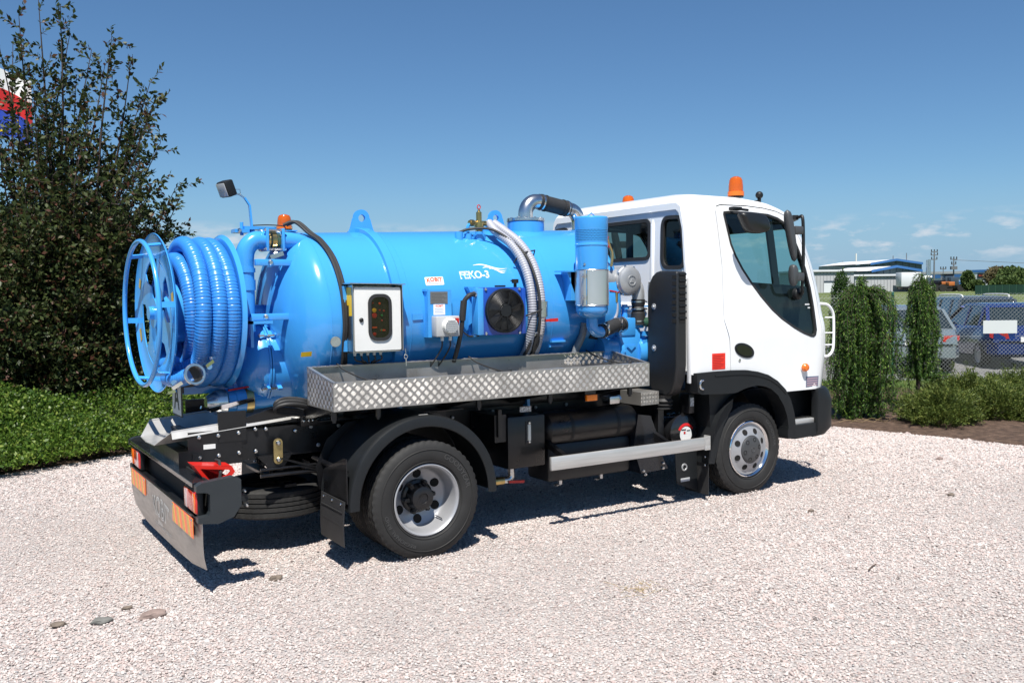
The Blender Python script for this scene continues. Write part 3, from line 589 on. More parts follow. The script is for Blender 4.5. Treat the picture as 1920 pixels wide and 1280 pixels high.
# ---- outlet valve below the hatch, A plate, chute
ov = obj('outlet_valve', MB().lathe([(0, .075), (.05, .075), (.055, .085), (.12, .085), (.125, .075), (.17, .07)], (-1.02, -.10, 1.02), (1, 0, 0), 28).cyl((-.85, -.10, 1.02), (-.62, -.08, 1.04), .07, 24), BLUE, T)
obj('brass_body', MB().lathe([(0, .088), (.05, .088)], (-.90, -.10, 1.02), (1, 0, 0), 24), BRASS, ov)
obj('outlet_cap', MB().lathe([(-.10, 0), (-.098, .045), (-.06, .07), (-.03, .086), (.03, .088), (.035, .075)], (-1.06, -.10, 1.02), (1, 0, 0), 28, cap=False), ZINC, ov)
obj('cam_lever', MB().bar((-1.16, -.21, .985), (-.86, -.19, 1.035), .012, .03).bar((-1.14, -.21, .98), (-1.22, -.22, 1.01), .02, .018), CHROME, ov)
obj('red_handle', MB().bar((-1.02, -.16, 1.105), (-.87, -.14, 1.12), .02, .01), RED, ov)
ap = obj('waste_sign', MB().box(-1.353, -1.347, -.262, -.010, .965, 1.20), mat('sign_white', (.60, .61, .62), .4), T, smooth=False)
obj('sign_edge', MB().box(-1.3545, -1.3455, -.270, -.262, .957, 1.20).box(-1.3545, -1.3455, -.262, -.010, .957, .965), DPRINT, ap)
obj('sign_letter', text(MB(), 'A', .24, lambda u, v, w: Vector((-1.3545, -.136-u, 1.075+v)), width=.15, bold=.003), DPRINT, ap)
obj('sign_arm', MB().box(-1.34, -.95, -.02, .01, 1.09, 1.15), BLACK, T)
ch = MB(); secs = []
def csec(xr, xb, z0, h=.092):
    return [Vector((xr, -.42, z0+h)), Vector((xb, -.30, z0+.004)), Vector((xb-.01, -.08, z0)), Vector((xb, .14, z0+.004)), Vector((xr, .26, z0+h))]
for xr, xb, z0 in ((-1.455, -1.535, .797), (-1.40, -1.46, .802), (-1.0, -1.0, .836), (-.52, -.52, .875)): secs.append(csec(xr, xb, z0))
vs = [p for q in secs for p in q]+[p+Vector((0, 0, -.004)) for q in secs for p in q]; fs = []
for j in range(3):
    for i in range(4): fs += [(j*5+i, j*5+i+1, j*5+6+i, j*5+5+i), (20+j*5+i, 20+j*5+5+i, 20+j*5+6+i, 20+j*5+i+1)]
for j in range(3): fs += [(j*5, j*5+5, 25+j*5, 20+j*5), (j*5+4, 24+j*5, 29+j*5, j*5+9)]
fs += [(i, 20+i, 21+i, i+1) for i in range(4)]
CHM = mat('chute_steel', (.50, .49, .47), .32, metal=.45, coat=.2, var=.12, vscale=9)
chute = obj('spill_chute', ch.add(vs, fs), CHM, T, smooth=False)
lip_pts = [secs[0][0], secs[1][0], secs[2][0], secs[3][0]]
obj('chute_lip', MB().tube(lip_pts, .007, 8), CHM, chute); obj('chute_lip', MB().tube([q[4] for q in secs], .007, 8), CHM, chute)
obj('chute_flange', MB().add([p+Vector((0, dy, dz)) for p in lip_pts for dy, dz in ((-.004, .003), (-.030, -.042))], [(2*i, 2*i+2, 2*i+3, 2*i+1) for i in range(3)]), CHM, chute, smooth=False, fix=False)
# ---- chassis frame
for s in (-1, 1):
    y = s*.43
    fr = MB().box(-1.34, 4.02, y-.004, y+.004, .67, .87).box(-1.34, 4.02, min(y, y-s*.06), max(y, y-s*.06), .862, .87).box(-1.34, 4.02, min(y, y-s*.06), max(y, y-s*.06), .67, .678)
    obj('chassis_rail', fr, BLACK, T, smooth=False)
    obj('sub_frame', MB().box(-.62, 2.2, y-.035, y+.035, .872, .95, .004), BLACK, T)
    yo = y+s*.006
    obj('frame_plate', MB().box(-1.36, -1.02, min(yo, yo+s*.008), max(yo, yo+s*.008), .655, .88).box(-1.17, -.99, min(yo, yo+s*.012), max(yo, yo+s*.012), .80, .995), BLACK, T, smooth=False)
    for (x, z) in ((-1.29, .845), (-1.29, .715), (-1.17, .845), (-1.17, .715), (-1.04, .85), (-1.04, .72), (-.93, .865), (-.93, .72), (-.86, .86), (-.66, .83), (-.55, .85), (-.5, .72), (.55, .82), (.62, .73), (.9, .84), (-.35, .84), (-.28, .75), (1.3, .84), (1.6, .84)):
        obj('frame_bolt', MB().bolt((x, yo+s*.008, z), (0, s, 0), .015, .012), ZINC if x < -.6 else CASTAL, T)
    # leaf spring pack
    for k in range(5):
        L = .78-.13*k; n = 9; vs = []
        for i in range(n+1):
            x = -L+2*L*i/n; z = .50-.016*k-.10*(1-(x/.8)**2)*1+.10
            vs.append(Vector((x, s*.48, z+(x/.78)**2*.07)))
        lf = MB()
        for i in range(n): lf.bar(vs[i], vs[i+1], .07, .011)
        obj('spring_leaf', lf, BLACK, T, smooth=False)
    obj('spring_shackle', MB().prism(rrect(-.030, .030, -.085, .085, .028), lambda u, v, s=s: Vector((-.80+u, s*.50, .715+v)), lambda u, v, s=s: Vector((-.80+u, s*.507, .715+v))), GOLD, T)
    for dz in (-.055, .055): obj('shackle_bolt', MB().bolt((-.80, s*.508, .715+dz), (0, s, 0), .019, .018), ZINC, T)
    obj('spring_hanger', MB().prism([(-.93, .69), (-.70, .69), (-.76, .60), (-.86, .60)], lambda u, v, s=s: Vector((u, s*.45, v)), lambda u, v, s=s: Vector((u, s*.49, v))), BLACK, T, smooth=False)
    obj('shock_absorber', MB().cyl((-.30, s*.52, .78), (-.12, s*.55, .42), .035, 14), BLACK, T)
    obj('link_rod', MB().tube([(-.92, s*.50, .56), (-.5, s*.50, .555), (-.15, s*.5, .52)], .013, 8).tube([(-.92, s*.50, .60), (-.5, s*.50, .60), (-.15, s*.5, .59)], .010, 8), BLACK, T)
for x in (-1.30, -.65, .75, 1.7, 2.6): obj('cross_member', MB().box(x-.03, x+.03, -.43, .43, .69, .85), BLACK, T, smooth=False)
obj('rating_sticker', MB().box(-1.265, -1.19, -.4465, -.4445, .765, .795), WHT, T)
obj('coupling_plate', MB().prism([(-1.02, .94), (-.72, 1.02), (-.60, 1.02), (-.42, .90), (-.95, .885)], lambda u, v: Vector((u, -.44, v)), lambda u, v: Vector((u, -.43, v))), BLACK, T, smooth=False)
obj('rear_axle', MB().cyl((0, -.72, .39), (0, .72, .39), .065, 20).lathe([(-.17, .05), (-.12, .13), (-.05, .17), (.05, .17), (.12, .13), (.17, .05)], (0, 0, .39), (0, 1, 0), 24).lathe([(-.22, .06), (-.1, .12), (0, .15)], (.0, 0, .39), (-1, 0, 0), 20), BLACK, T)
obj('prop_shaft', MB().cyl((.15, 0, .42), (2.3, 0, .60), .045, 16), BLACK, T)
obj('front_axle', MB().box(3.09, 3.21, -.74, .74, .33, .44, .02), BLACK, T)
obj('gearbox', MB().box(2.2, 3.0, -.22, .22, .42, .82, .05).cyl((2.9, 0, .7), (3.9, 0, .78), .26, 24), CASTAL, T)
obj('cross_tube', MB().cyl((-1.20, -.42, .62), (-1.2, .42, .62), .03), BLACK, T)
# clutter of valves and hoses behind the rear wheel
rngc = random.Random(3)
for k in range(14):
    x = -.62+.03*(k % 7)+rngc.uniform(-.008, .008); z = .90+.035*(k//7)
    obj('air_fitting', MB().bolt((x, -.50, z), (0, -1, 0), .011, .02), ZINC, T)
obj('valve_block', MB().box(-.64, -.42, -.50, -.44, .86, .98, .008), BLACK, T)
for k, dz in enumerate((0, .018, .034)):
    obj('brake_hose', MB().tube(spline([(-.52, -.52+.02*k, .93), (-.60, -.56, 1.0+dz), (-.74, -.58+.02*k, 1.03+dz), (-.82, -.55, 1.01+dz), (-.80, -.52, .97+dz), (-.66, -.50, .945+dz), (-.5, -.5, .93), (-.35, -.45, .92)], 6), .013, 8), RUB, T)
obj('yellow_hose', MB().tube(spline([(-.70, -.47, .965), (-.62, -.48, .935), (-.56, -.48, .91)], 4), .006, 6), YEL, T)
obj('small_bracket', MB().box(-.47, -.36, -.53, -.50, .69, .695).cyl((-.415, -.53, .69), (-.415, -.53, .74), .01, 8), GOLD, T)
# ---- wheels
def tyre(w, parent, c, s, R=.39):
    h = w/2; P = [(-h*.80, .238), (-h*.96, .262), (-h*1.01, .30), (-h*.97, .345), (-h*.90, .368), (-h*.84, .380), (-h*.80, R-.004)]
    tr = [(-.78, 0), (-.52, 0), (-.50, -.011), (-.44, -.011), (-.42, 0), (-.19, 0), (-.17, -.011), (-.11, -.011), (-.09, 0), (.09, 0), (.11, -.011), (.17, -.011), (.19, 0), (.42, 0), (.44, -.011), (.50, -.011), (.52, 0), (.78, 0)]
    P += [(h*a, R+d) for a, d in tr]+[(-a, r) for a, r in P[::-1]]
    i0, i1 = 5, len(P)-6
    def mod(i, j):
        if j in (i0, i0+1, i0+2, i1, i1-1, i1-2): return -.007 if i % 3 == 0 else 0
        if i0 < j < i1: return -.004 if (i+1) % 3 == 0 else 0
        return 0
    # raised bead rings on the wall
    m = MB().lathe(P, c, (0, s, 0), 144, cap=False, mod=mod)
    t = obj('tyre', m, TYRE, parent, smooth=28)
    for rr in (.255, .335): obj('tyre_bead', MB().lathe([(h*(1.0 if rr > .3 else .955)-.004, rr-.004), (h*(1.0 if rr > .3 else .955)+.0025, rr), (h*(1.0 if rr > .3 else .955)-.004, rr+.004)], c, (0, s, 0), 72, cap=False), TYRE, t)
    return t
def walltext(txt, c, s, rad, a0, h, size, parent, w=None):
    def fn(u, v, ww):
        a = a0-u/rad*1.0; r = rad+v
        return Vector((c[0]+r*math.cos(a), c[1]+s*(h+ww), c[2]+r*math.sin(a)))
    m = text(MB(), txt, size, fn, ext=.0014, width=w); obj('tyre_lettering', m, mat('tyre_letters', (.05, .05, .05), .55), parent)
def rear_wheel(s, outer):
    c = Vector((0, s*(.995 if outer else .735), .39))
    w = obj('wheel', MB().lathe([(.092, .240), (.096, .232), (.088, .222), (.07, .216), (.03, .208), (-.02, .204), (-.035, .200), (-.050, .185), (-.062, .15), (-.072, .12), (-.074, .085)] if outer else [(.09, .24), (.09, .2), (0, .19), (-.09, .24)], c, (0, s, 0), 72, cap=False), SILV, T, smooth=40)
    ty = tyre(.21, w, c, s)
    if not outer: return
    for k in range(6):
        a = 2*PI*k/6+PI/6; q = c+Vector((.152*math.cos(a), s*-.0595, .152*math.sin(a))); nrm = Vector((-.30*math.cos(a), s, -.30*math.sin(a))).normalized()
        obj('hand_hole_shade', MB().lathe([(.0, .031), (.004, .029), (.004, .026), (.001, .0255)], q, nrm, 20, cap=False).lathe([(.0015, 0), (.002, .026)], q, nrm, 20, cap=False), mat('hole_shade_black', (.004, .004, .004), .9), w)  # no real opening: black disc paints the shade inside each hole
    obj('wheel_hub', MB().lathe([(-.074, .115), (-.05, .11), (-.045, .092), (.0, .084), (.03, .076), (.034, .066), (.036, .036), (.028, .034), (.026, 0)], c, (0, s, 0), 32, cap=False), BLACK, w)
    for k in range(6):
        a = 2*PI*k/6+.1; q = c+Vector((.104*math.cos(a), s*-.055, .104*math.sin(a)))
        obj('wheel_nut', MB().lathe([(0, .018), (.035, .016), (.045, .012), (.047, 0)], q, (0, s, 0), 8, cap=False), BLACK, w)
        obj('hub_rib', MB().bar(c+Vector((.05*math.cos(a), s*.0, .05*math.sin(a))), c+Vector((.112*math.cos(a), s*-.03, .112*math.sin(a))), .026), BLACK, w)
    obj('valve_stem', MB().tube([c+Vector((.12, s*-.03, -.14)), c+Vector((.13, s*.05, -.15))], .004, 6), ZINC, w)
    return w, ty, c
for s in (-1, 1):
    w, ty, c = rear_wheel(s, True); rear_wheel(s, False)
    if s < 0:
        walltext('GOODYEAR', c, s, .305, math.radians(38), .1055, .048, ty, w=.30)
        walltext('REGIONAL RHD', c, s, .308, math.radians(222), .1055, .034, ty, w=.32)
def front_wheel(s):
    c = Vector((3.15, s*.882, .39))
    w = obj('wheel', MB().lathe([(.090, .240), (.095, .232), (.088, .222), (.07, .214), (.055, .205), (.06, .20), (.075, .19), (.092, .165), (.103, .135), (.106, .12), (.10, .115)], c, (0, s, 0), 72, cap=False), CHROME, T, smooth=60)
    ty = tyre(.20, w, c, s)
    obj('wheel_disc', MB().lathe([(.078, .2215), (.0765, .208), (.0785, .189), (.0935, .165), (.1045, .135), (.1075, .12)], c, (0, s, 0), 72, cap=False), SILV, w)
    for k in range(8):
        a = 2*PI*k/8+.39; q = c+Vector((.160*math.cos(a), s*.0945, .160*math.sin(a))); nrm = Vector((.45*math.cos(a), s, .45*math.sin(a))).normalized()
        obj('hand_hole_shade', MB().lathe([(.0025, 0), (.003, .022), (.004, .023), (.0035, .025), (.0, .026)], q, nrm, 20, cap=False), MATS['hole_shade_black'], w)  # closed black disc in place of the dark inside of a hole
    hb = obj('hub_cap', MB().lathe([(.098, .118), (.112, .116), (.118, .110), (.122, .095), (.130, .05), (.131, 0)], c, (0, s, 0), 48, cap=False), mat('dark_grey_cap', (.05, .052, .055), .45, var=.1), w)
    for k in range(6):
        a = 2*PI*k/6+.2; q = c+Vector((.086*math.cos(a), s*.122, .086*math.sin(a)))
        obj('nut_recess', MB().lathe([(.0005, 0), (.001, .013), (.004, .014), (.0045, .017), (0, .018)], q, (0.2*math.cos(a), s, .2*math.sin(a)), 16, cap=False), MATS['hole_shade_black'], hb)
    obj('cap_emblem', MB().lathe([(.131, .022), (.1335, .021), (.134, .018), (.132, .016)], c, (0, s, 0), 24, cap=False), MATS['dark_grey_cap'], hb)
    if s < 0:
        walltext('GOODYEAR', c, s, .30, math.radians(25), .1005, .04, ty, w=.26)
    return w
for s in (-1, 1): front_wheel(s)
# ---- rear mudguards and flaps
for s in (-1, 1):
    mg = MB(); n = 40; pr = [(-.62, .545), (-1.07, .545), (-1.085, .543), (-1.10, .535), (-1.105, .520), (-1.105, .475), (-1.10, .470), (-1.095, .475), (-1.095, .515), (-1.085, .53), (-.62, .535)]
    vs = []
    for i in range(n+1):
        a = math.radians(-2+184*i/n)
        for y, r in pr: vs.append(Vector((-.01+r*math.cos(a), -s*y if s > 0 else y, .405+r*math.sin(a))))
    m_ = len(pr); mg.add(vs, [(i*m_+k, i*m_+(k+1) % m_, (i+1)*m_+(k+1) % m_, (i+1)*m_+k) for i in range(n) for k in range(m_)]+[tuple(range(m_)), tuple(n*m_+k for k in range(m_))])
    mgo = obj('mudguard', mg, PLAST, T, smooth=40)
    Y0, Y1 = sorted((s*.70, s*1.095))
    fl = MB()
    nn = 8; vs = []
    for i in range(nn+1):
        z = .455-.285*i/nn; x = -.575-.012*math.sin(i/nn*2.5)
        for y in (Y0, Y1): vs += [Vector((x, y, z)), Vector((x-.006, y, z))]
    fs = []
    for i in range(nn):
        a = 4*i; b = 4*i+4; fs += [(a, b, b+2, a+2), (a+1, a+3, b+3, b+1), (a, a+1, b+1, b), (a+2, b+2, b+3, a+3)]
    fs += [(0, 2, 3, 1), (4*nn, 4*nn+1, 4*nn+3, 4*nn+2)]
    fl.add(vs, fs); mf = obj('mud_flap', fl, RUB, T)
    for z in (.385, .300): obj('flap_rib', MB().box(-.594, -.580, Y0+.02, Y1-.02, z-.003, z+.003), RUB, mf)
    for y in (Y0+.05, (Y0+Y1)/2, Y1-.05): obj('flap_bolt', MB().bolt((-.585, y, .435), (-1, 0, 0), .009), ZINC, mf)
    obj('flap_holder', MB().prism([(Y0, .44), (Y1, .44), (Y1, .60), (Y0+.05, .72), (Y0, .72)], lambda u, v: Vector((-.565, u, v)), lambda u, v: Vector((-.558, u, v))), BLACK, T, smooth=False)
obj('mudguard_label', MB().add([Vector((-.01+.5475*math.cos(a), y, .405+.5475*math.sin(a))) for a in (1.50, 1.62) for y in (-1.06, -1.04)], [(0, 1, 3, 2)]), WHT, T, fix=False)
for a in (.35, 2.75): obj('guard_bracket', MB().cyl((-.01+.56*math.cos(a), -1.0, .405+.56*math.sin(a)), (-.01+.56*math.cos(a), -.43, .405+.60*math.sin(a)), .018, 10), BLACK, T)
# ---- tread plate tray along the right side (and its twin on the left)
def tray(s):
    def Y(y): return y*-s    # y given as -1.08 style for right side (s=-1 keeps)
    x0, x1, yo, yi, zb, zo, zi = -.632, 1.930, -1.08, -.62, 1.020, 1.195, 1.268
    f = (lambda x, y, z: Vector((x, y, z))) if s < 0 else (lambda x, y, z: Vector((x, -y, z)))
    m = MB()
    m.prism([(x0, zb), (x1, zb), (x1, zo), (x0, zo)], lambda u, v: f(u, yo, v), lambda u, v: f(u, yo+.004, v))
    m.prism([(x0, zb), (x1, zb), (x1, zi), (x0, zi)], lambda u, v: f(u, yi, v), lambda u, v: f(u, yi-.004, v))
    for x in (x0, x1-.004): m.prism([(yo+.004, zb), (yi-.004, zb), (yi-.004, zi), (yo+.004, zo)], lambda u, v, x=x: f(x, u, v), lambda u, v, x=x: f(x+.004, u, v))
    m.prism([(x0+.004, yo+.004), (x1-.004, yo+.004), (x1-.004, yi-.004), (x0+.004, yi-.004)], lambda u, v: f(u, v, zb), lambda u, v: f(u, v, zb+.004))
    tr = obj('side_tray', m, PLATE, T, smooth=False)
    # folded rims
    obj('tray_rim', MB().prism([(x0, zo), (x1, zo), (x1, zo+.003), (x0, zo+.003)], lambda u, v: f(u, yo, v), lambda u, v: f(u, yo+.022, v+.003)), PLATE, tr, smooth=False)
    obj('tray_rim', MB().prism([(x0, zi), (x1, zi), (x1, zi+.003), (x0, zi+.003)], lambda u, v: f(u, yi, v), lambda u, v: f(u, yi-.024, v-.003)), PLATE, tr, smooth=False)
    for x, d in ((x0, .022), (x1, -.022)): obj('tray_rim', MB().add([f(x, yo, zo+.0035), f(x+d, yo, zo+.0035), f(x+d, yi, zi+.0035), f(x, yi, zi+.0035), f(x, yo, zo), f(x+d, yo, zo), f(x+d, yi, zi), f(x, yi, zi)], [(0, 1, 2, 3), (4, 7, 6, 5), (0, 4, 5, 1), (1, 5, 6, 2), (2, 6, 7, 3), (3, 7, 4, 0)]), PLATE, tr, smooth=False)
    # raised five-bar tread: clusters at +-45 degrees
    tb = MB()
    def cluster(fn, u, v, sg, clip, L=.032, pitch=.0062, w=.0042, h=.0015):
        du, dv = math.cos(math.radians(45*sg)), math.sin(math.radians(45*sg)); nu, nv = -dv, du
        for k in range(-2, 3):
            cu, cv = u+nu*pitch*k, v+nv*pitch*k
            pts = [(cu+du*L/2*a+nu*w/2*b, cv+dv*L/2*a+nv*w/2*b) for a, b in ((-1, 0), (-.8, -1), (.8, -1), (1, 0), (.8, 1), (-.8, 1))]
            if not all(clip(*p) for p in pts): continue
            o = len(tb.v); vs = [fn(p[0], p[1], 0) for p in pts]+[fn(cu-du*L*.38, cv-dv*L*.38, h), fn(cu+du*L*.38, cv+dv*L*.38, h)]
            tb.add(vs, [(0, 1, 6), (1, 2, 7, 6), (2, 3, 7), (3, 4, 7), (4, 5, 6, 7), (5, 0, 6)])
    def pattern(fn, u0, u1, v0, v1, clip, step=.0405):
        nu = int((u1-u0)/step)+2; nv = int((v1-v0)/step)+2
        for i in range(nu*2):
            for j in range(nv*2):
                if (i+j) % 2: continue
                sg = 1 if (i % 2) == 0 else -1
                cluster(fn, u0+i*step/1, v0+j*step/1, sg, clip)
    st_ = .030
    def pat(fn, u0, u1, v0, v1, clip):
        i = 0; u = u0+.012
        while u < u1:
            v = v0+.016-(0 if i % 2 else 0); j = 0
            while v < v1+.02:
                cluster(fn, u, v, 1 if (i+j) % 2 else -1, clip); v += st_; j += 1
            u += st_; i += 1
    pat(lambda u, v, w: f(u, yo-w, v), x0, x1, zb, zo, lambda u, v: x0+.002 < u < x1-.002 and zb+.001 < v < zo-.001)
    top = lambda u: zo+(zi-zo)*(u-yo)/(yi-yo)
    pat(lambda u, v, w: f(x0-w, u, v), yo, yi, zb, zi, lambda u, v: yo+.002 < u < yi-.002 and zb+.001 < v < top(u)-.001)
    pat(lambda u, v, w: f(x1-.004-w, u, v), yo, yi, zb, zi, lambda u, v: yo+.006 < u < yi-.006 and zb+.006 < v < top(u)-.002)
    pat(lambda u, v, w: f(u, yo+v, zo+.0045+w), x0, x1, 0, .022, lambda u, v: x0 < u < x1 and .000 < v < .022)
    pat(lambda u, v, w: f(u, yi-v, zi+.004+w), x0, x1, 0, .024, lambda u, v: x0 < u < x1 and .000 < v < .024)
    pat(lambda u, v, w: f(u, yi-.0045-w, v), 1.45, x1, zo-.02, zi, lambda u, v: 1.45 < u < x1-.006 and v < zi-.004)
    obj('tread_pattern', tb, PLATE, tr, smooth=False, kind='stuff')
    for x in (-.40, .62, 1.70): obj('tray_strap', MB().tube(spline([f(x-.02, yi+.01, zi+.014), f(x, yi-.10, zi-.03), f(x+.04, yo+.12, zo-.0), f(x+.06, yo+.01, zo+.012)], 5), .006, 6), RUB, tr)
    for x in (-.60, -.30, .45, 1.05, 1.80):
        obj('tray_bracket', MB().prism([(-1.04, 1.018), (-.43, 1.018), (-.43, .90), (-.50, .90)], lambda u, v, x=x: f(x-.02, u, v), lambda u, v, x=x: f(x+.02, u, v)), BLACK, T, smooth=False)
        obj('tray_leg', MB().cyl(f(x, -1.0, 1.02), f(x, -1.0, .955), .02, 12).cyl(f(x, -1.0, .955), f(x, -1.0, .94), .012, 8), BLACK, T)
tray(-1); tray(1)
# ---- equipment between the axles
ob = obj('oil_tank', MB().box(.80, 1.13, -.82, -.46, .455, .84, .012), BLACK, T)
sgl = obj('sight_glass', MB().box(.968, .992, -.838, -.82, .655, .775, .003), mat('sight_tube', (.75, .74, .66), .3), ob)
for z in (.645, .785): obj('sight_bolt', MB().bolt((.98, -.822, z), (0, -1, 0), .014, .016), ZINC, sgl)
obj('sight_back', MB().box(.955, 1.005, -.8245, -.8205, .63, .80), DPRINT, ob)
obj('oil_tank_bracket', MB().box(.70, .80, -.80, -.46, .66, .86).box(.72, .75, -.82, -.78, .70, .90), BLACK, T, smooth=False)
obj('info_sticker', MB().box(.92, 1.02, -.8, -.797, .865, .905), mat('worn_label', (.40, .41, .42), .5, var=.9, vscale=90), T)
tp = obj('drain_tap', MB().cyl((.90, -.70, .46), (.90, -.70, .40), .025, 12).tube(spline([(.90, -.70, .41), (.90, -.70, .375), (.875, -.70, .355), (.83, -.70, .355)], 4), .026, 12), ZINC, T)
obj('brass_fitting', MB().cyl((.83, -.70, .355), (.72, -.70, .355), .03, 12), BRASS, tp)
obj('lever', MB().bar((.86, -.73, .345), (.99, -.74, .335), .014, .02), RED, tp)
ft = obj('air_tank', MB().lathe([(0, 0), (.01, .08), (.05, .125), (.09, .135), (.85, .135), (.89, .125), (.93, .08), (.94, 0)], (1.16, -.68, .70), (1, 0, 0), 36, cap=False), BLACK, T)
for x in (1.40, 1.85): obj('tank_strap', MB().lathe([(-.015, .137), (.015, .137)], (x, -.68, .70), (1, 0, 0), 36, cap=False), PLAST, ft)
obj('fuel_tank', MB().box(1.18, 2.0, -.78, -.48, .30, .60, .04), mat('dark_tank', (.006, .0065, .008), .45, coat=.1), T)
for x in (1.35, 1.75):
    obj('drain_plug', MB().cyl((x, -.70, .30), (x, -.70, .262), .018, 10).bar((x-.06, -.72, .262), (x+.02, -.68, .262), .03, .008), ZINC, T)
bc = obj('battery_box', MB().prism([(2.04, .76), (2.17, .74), (2.235, .60), (2.26, .45), (2.36, .29), (2.07, .28), (1.99, .50)], lambda u, v: Vector((u, -.82, v)), lambda u, v: Vector((u, -.48, v))), mat('battery_cover', (.007, .009, .013), .25, coat=.3), T, smooth=False)
for (x, z) in ((2.09, .30), (2.30, .30), (2.11, .27), (2.30, .34)): obj('frame_bolt', MB().bolt((x, -.822, z), (0, -1, 0), .013, .014), ZINC, T)
obj('box_post', MB().box(2.27, 2.33, -.80, -.72, .50, .86), BLACK, T)
sp2 = MB().box(2.07, 2.26, -.82, -.56, .83, .935)
tstep = obj('small_step_plate', sp2, PLATE, T, smooth=False)
tb2 = MB()
for i in range(6):
    for j in range(3):
        u = 2.085+.031*i; v = .85+.031*j; sg = 1 if (i+j) % 2 else -1; d = .011
        for k in range(-2, 3):
            a = math.radians(45*sg); cu = u-math.sin(a)*.0052*k; cv = v+math.cos(a)*.0052*k
            tb2.bar((cu-d*math.cos(a), -.8215, cv-d*math.sin(a)), (cu+d*math.cos(a), -.8215, cv+d*math.sin(a)), .003, .003, (0, 1, 0))
obj('tread_pattern', tb2, PLATE, tstep, smooth=False, kind='stuff')
obj('junction_box', MB().box(1.80, 1.90, -.76, -.66, .855, .915, .004).cyl((1.90, -.71, .885), (1.935, -.71, .885), .03, 8), ZINC, T)
obj('side_marker_lamp', MB().box(1.362, 1.460, -1.035, -1.012, .936, .982, .004), mat('marker_amber', (.95, .22, .003), .4, coat=.3, var=.1, vscale=80), T)
obj('lamp_bracket', MB().box(1.36, 1.46, -1.012, -1.0, .93, 1.018), BLACK, T, smooth=False)
af = obj('air_filter_canister', MB().lathe([(0, .11), (.02, .14), (.05, .155), (.22, .16), (.26, .15), (.275, .12), (.28, 0)], (2.50, -.60, .585), (0, -1, 0), 40, cap=False), mat('gloss_black', (.01, .01, .011), .15, coat=.5), T)
for k in range(3): obj('canister_band', MB().lathe([(.06+.05*k, .159), (.065+.05*k, .163), (.07+.05*k, .159)], (2.50, -.60, .585), (0, -1, 0), 40, cap=False), PLAST, af)
obj('round_label', MB().lathe([(.2805, 0), (.281, .066)], (2.50, -.60, .565), (0, -1, 0), 28, cap=False), WHT, af)
obj('red_arc_label', MB().add([Vector((2.50+r*math.cos(a), -.8815+(r-.08)*.25, .565+r*math.sin(a))) for a in [math.radians(28+124*k/14) for k in range(15)] for r in (.072, .094)], [(2*i, 2*i+1, 2*i+3, 2*i+2) for i in range(14)]), RED, af, fix=False)
obj('label_print', MB().box(2.475, 2.495, -.8825, -.8815, .57, .59), RED, af)
obj('label_print', MB().box(2.45, 2.50, -.8825, -.8815, .60, .61).box(2.51, 2.545, -.8825, -.8815, .592, .60), DPRINT, af)
obj('intake_bellows', MB().lathe([(0, .05), (.01, .075), (.02, .055), (.04, .078), (.05, .055), (.07, .078), (.09, .06), (.12, .07)], (2.33, -.80, .78), (0, 0, 1), 28, cap=False), RUB, T)
obj('bracket_box', MB().box(2.50, 2.56, -.92, -.80, .74, .90, .006), BLACK, T)
obj('sticker', MB().box(2.512, 2.55, -.9215, -.9200, .80, .87), MATS['worn_label'], T)
# ---- side underrun guard
def guard(s):
    g = MB().box(1.022, 2.575, -1.053, -1.028, .459, .556, .003)
    gd = obj('side_guard', g if s < 0 else g.xf(lambda p: Vector((p.x, -p.y, p.z))), ALU, T)
    e = MB()
    n = 8; pr = [(2.545, -1.056), (2.598, -1.056)]+[(2.598+.018*math.sin(t), -1.038-.018*math.cos(t)) for t in [PI/2*k/6 for k in range(1, 7)]]+[(2.616, -.98), (2.606, -.98), (2.604, -1.03), (2.59, -1.045), (2.545, -1.045)]
    e.prism(pr, lambda u, v: Vector((u, v*-s, .452)), lambda u, v: Vector((u, v*-s, .563)))
    obj('guard_end', e, ALU, T, smooth=40)
    for x in (1.2, 2.22): obj('guard_post', MB().box(x-.02, x+.02, min(s*1.027, s*.99), max(s*1.027, s*.99), .47, .55).bar((x, s*1.0, .52), (x, s*.45, .70), .04), BLACK, T, smooth=False)
guard(-1); guard(1)
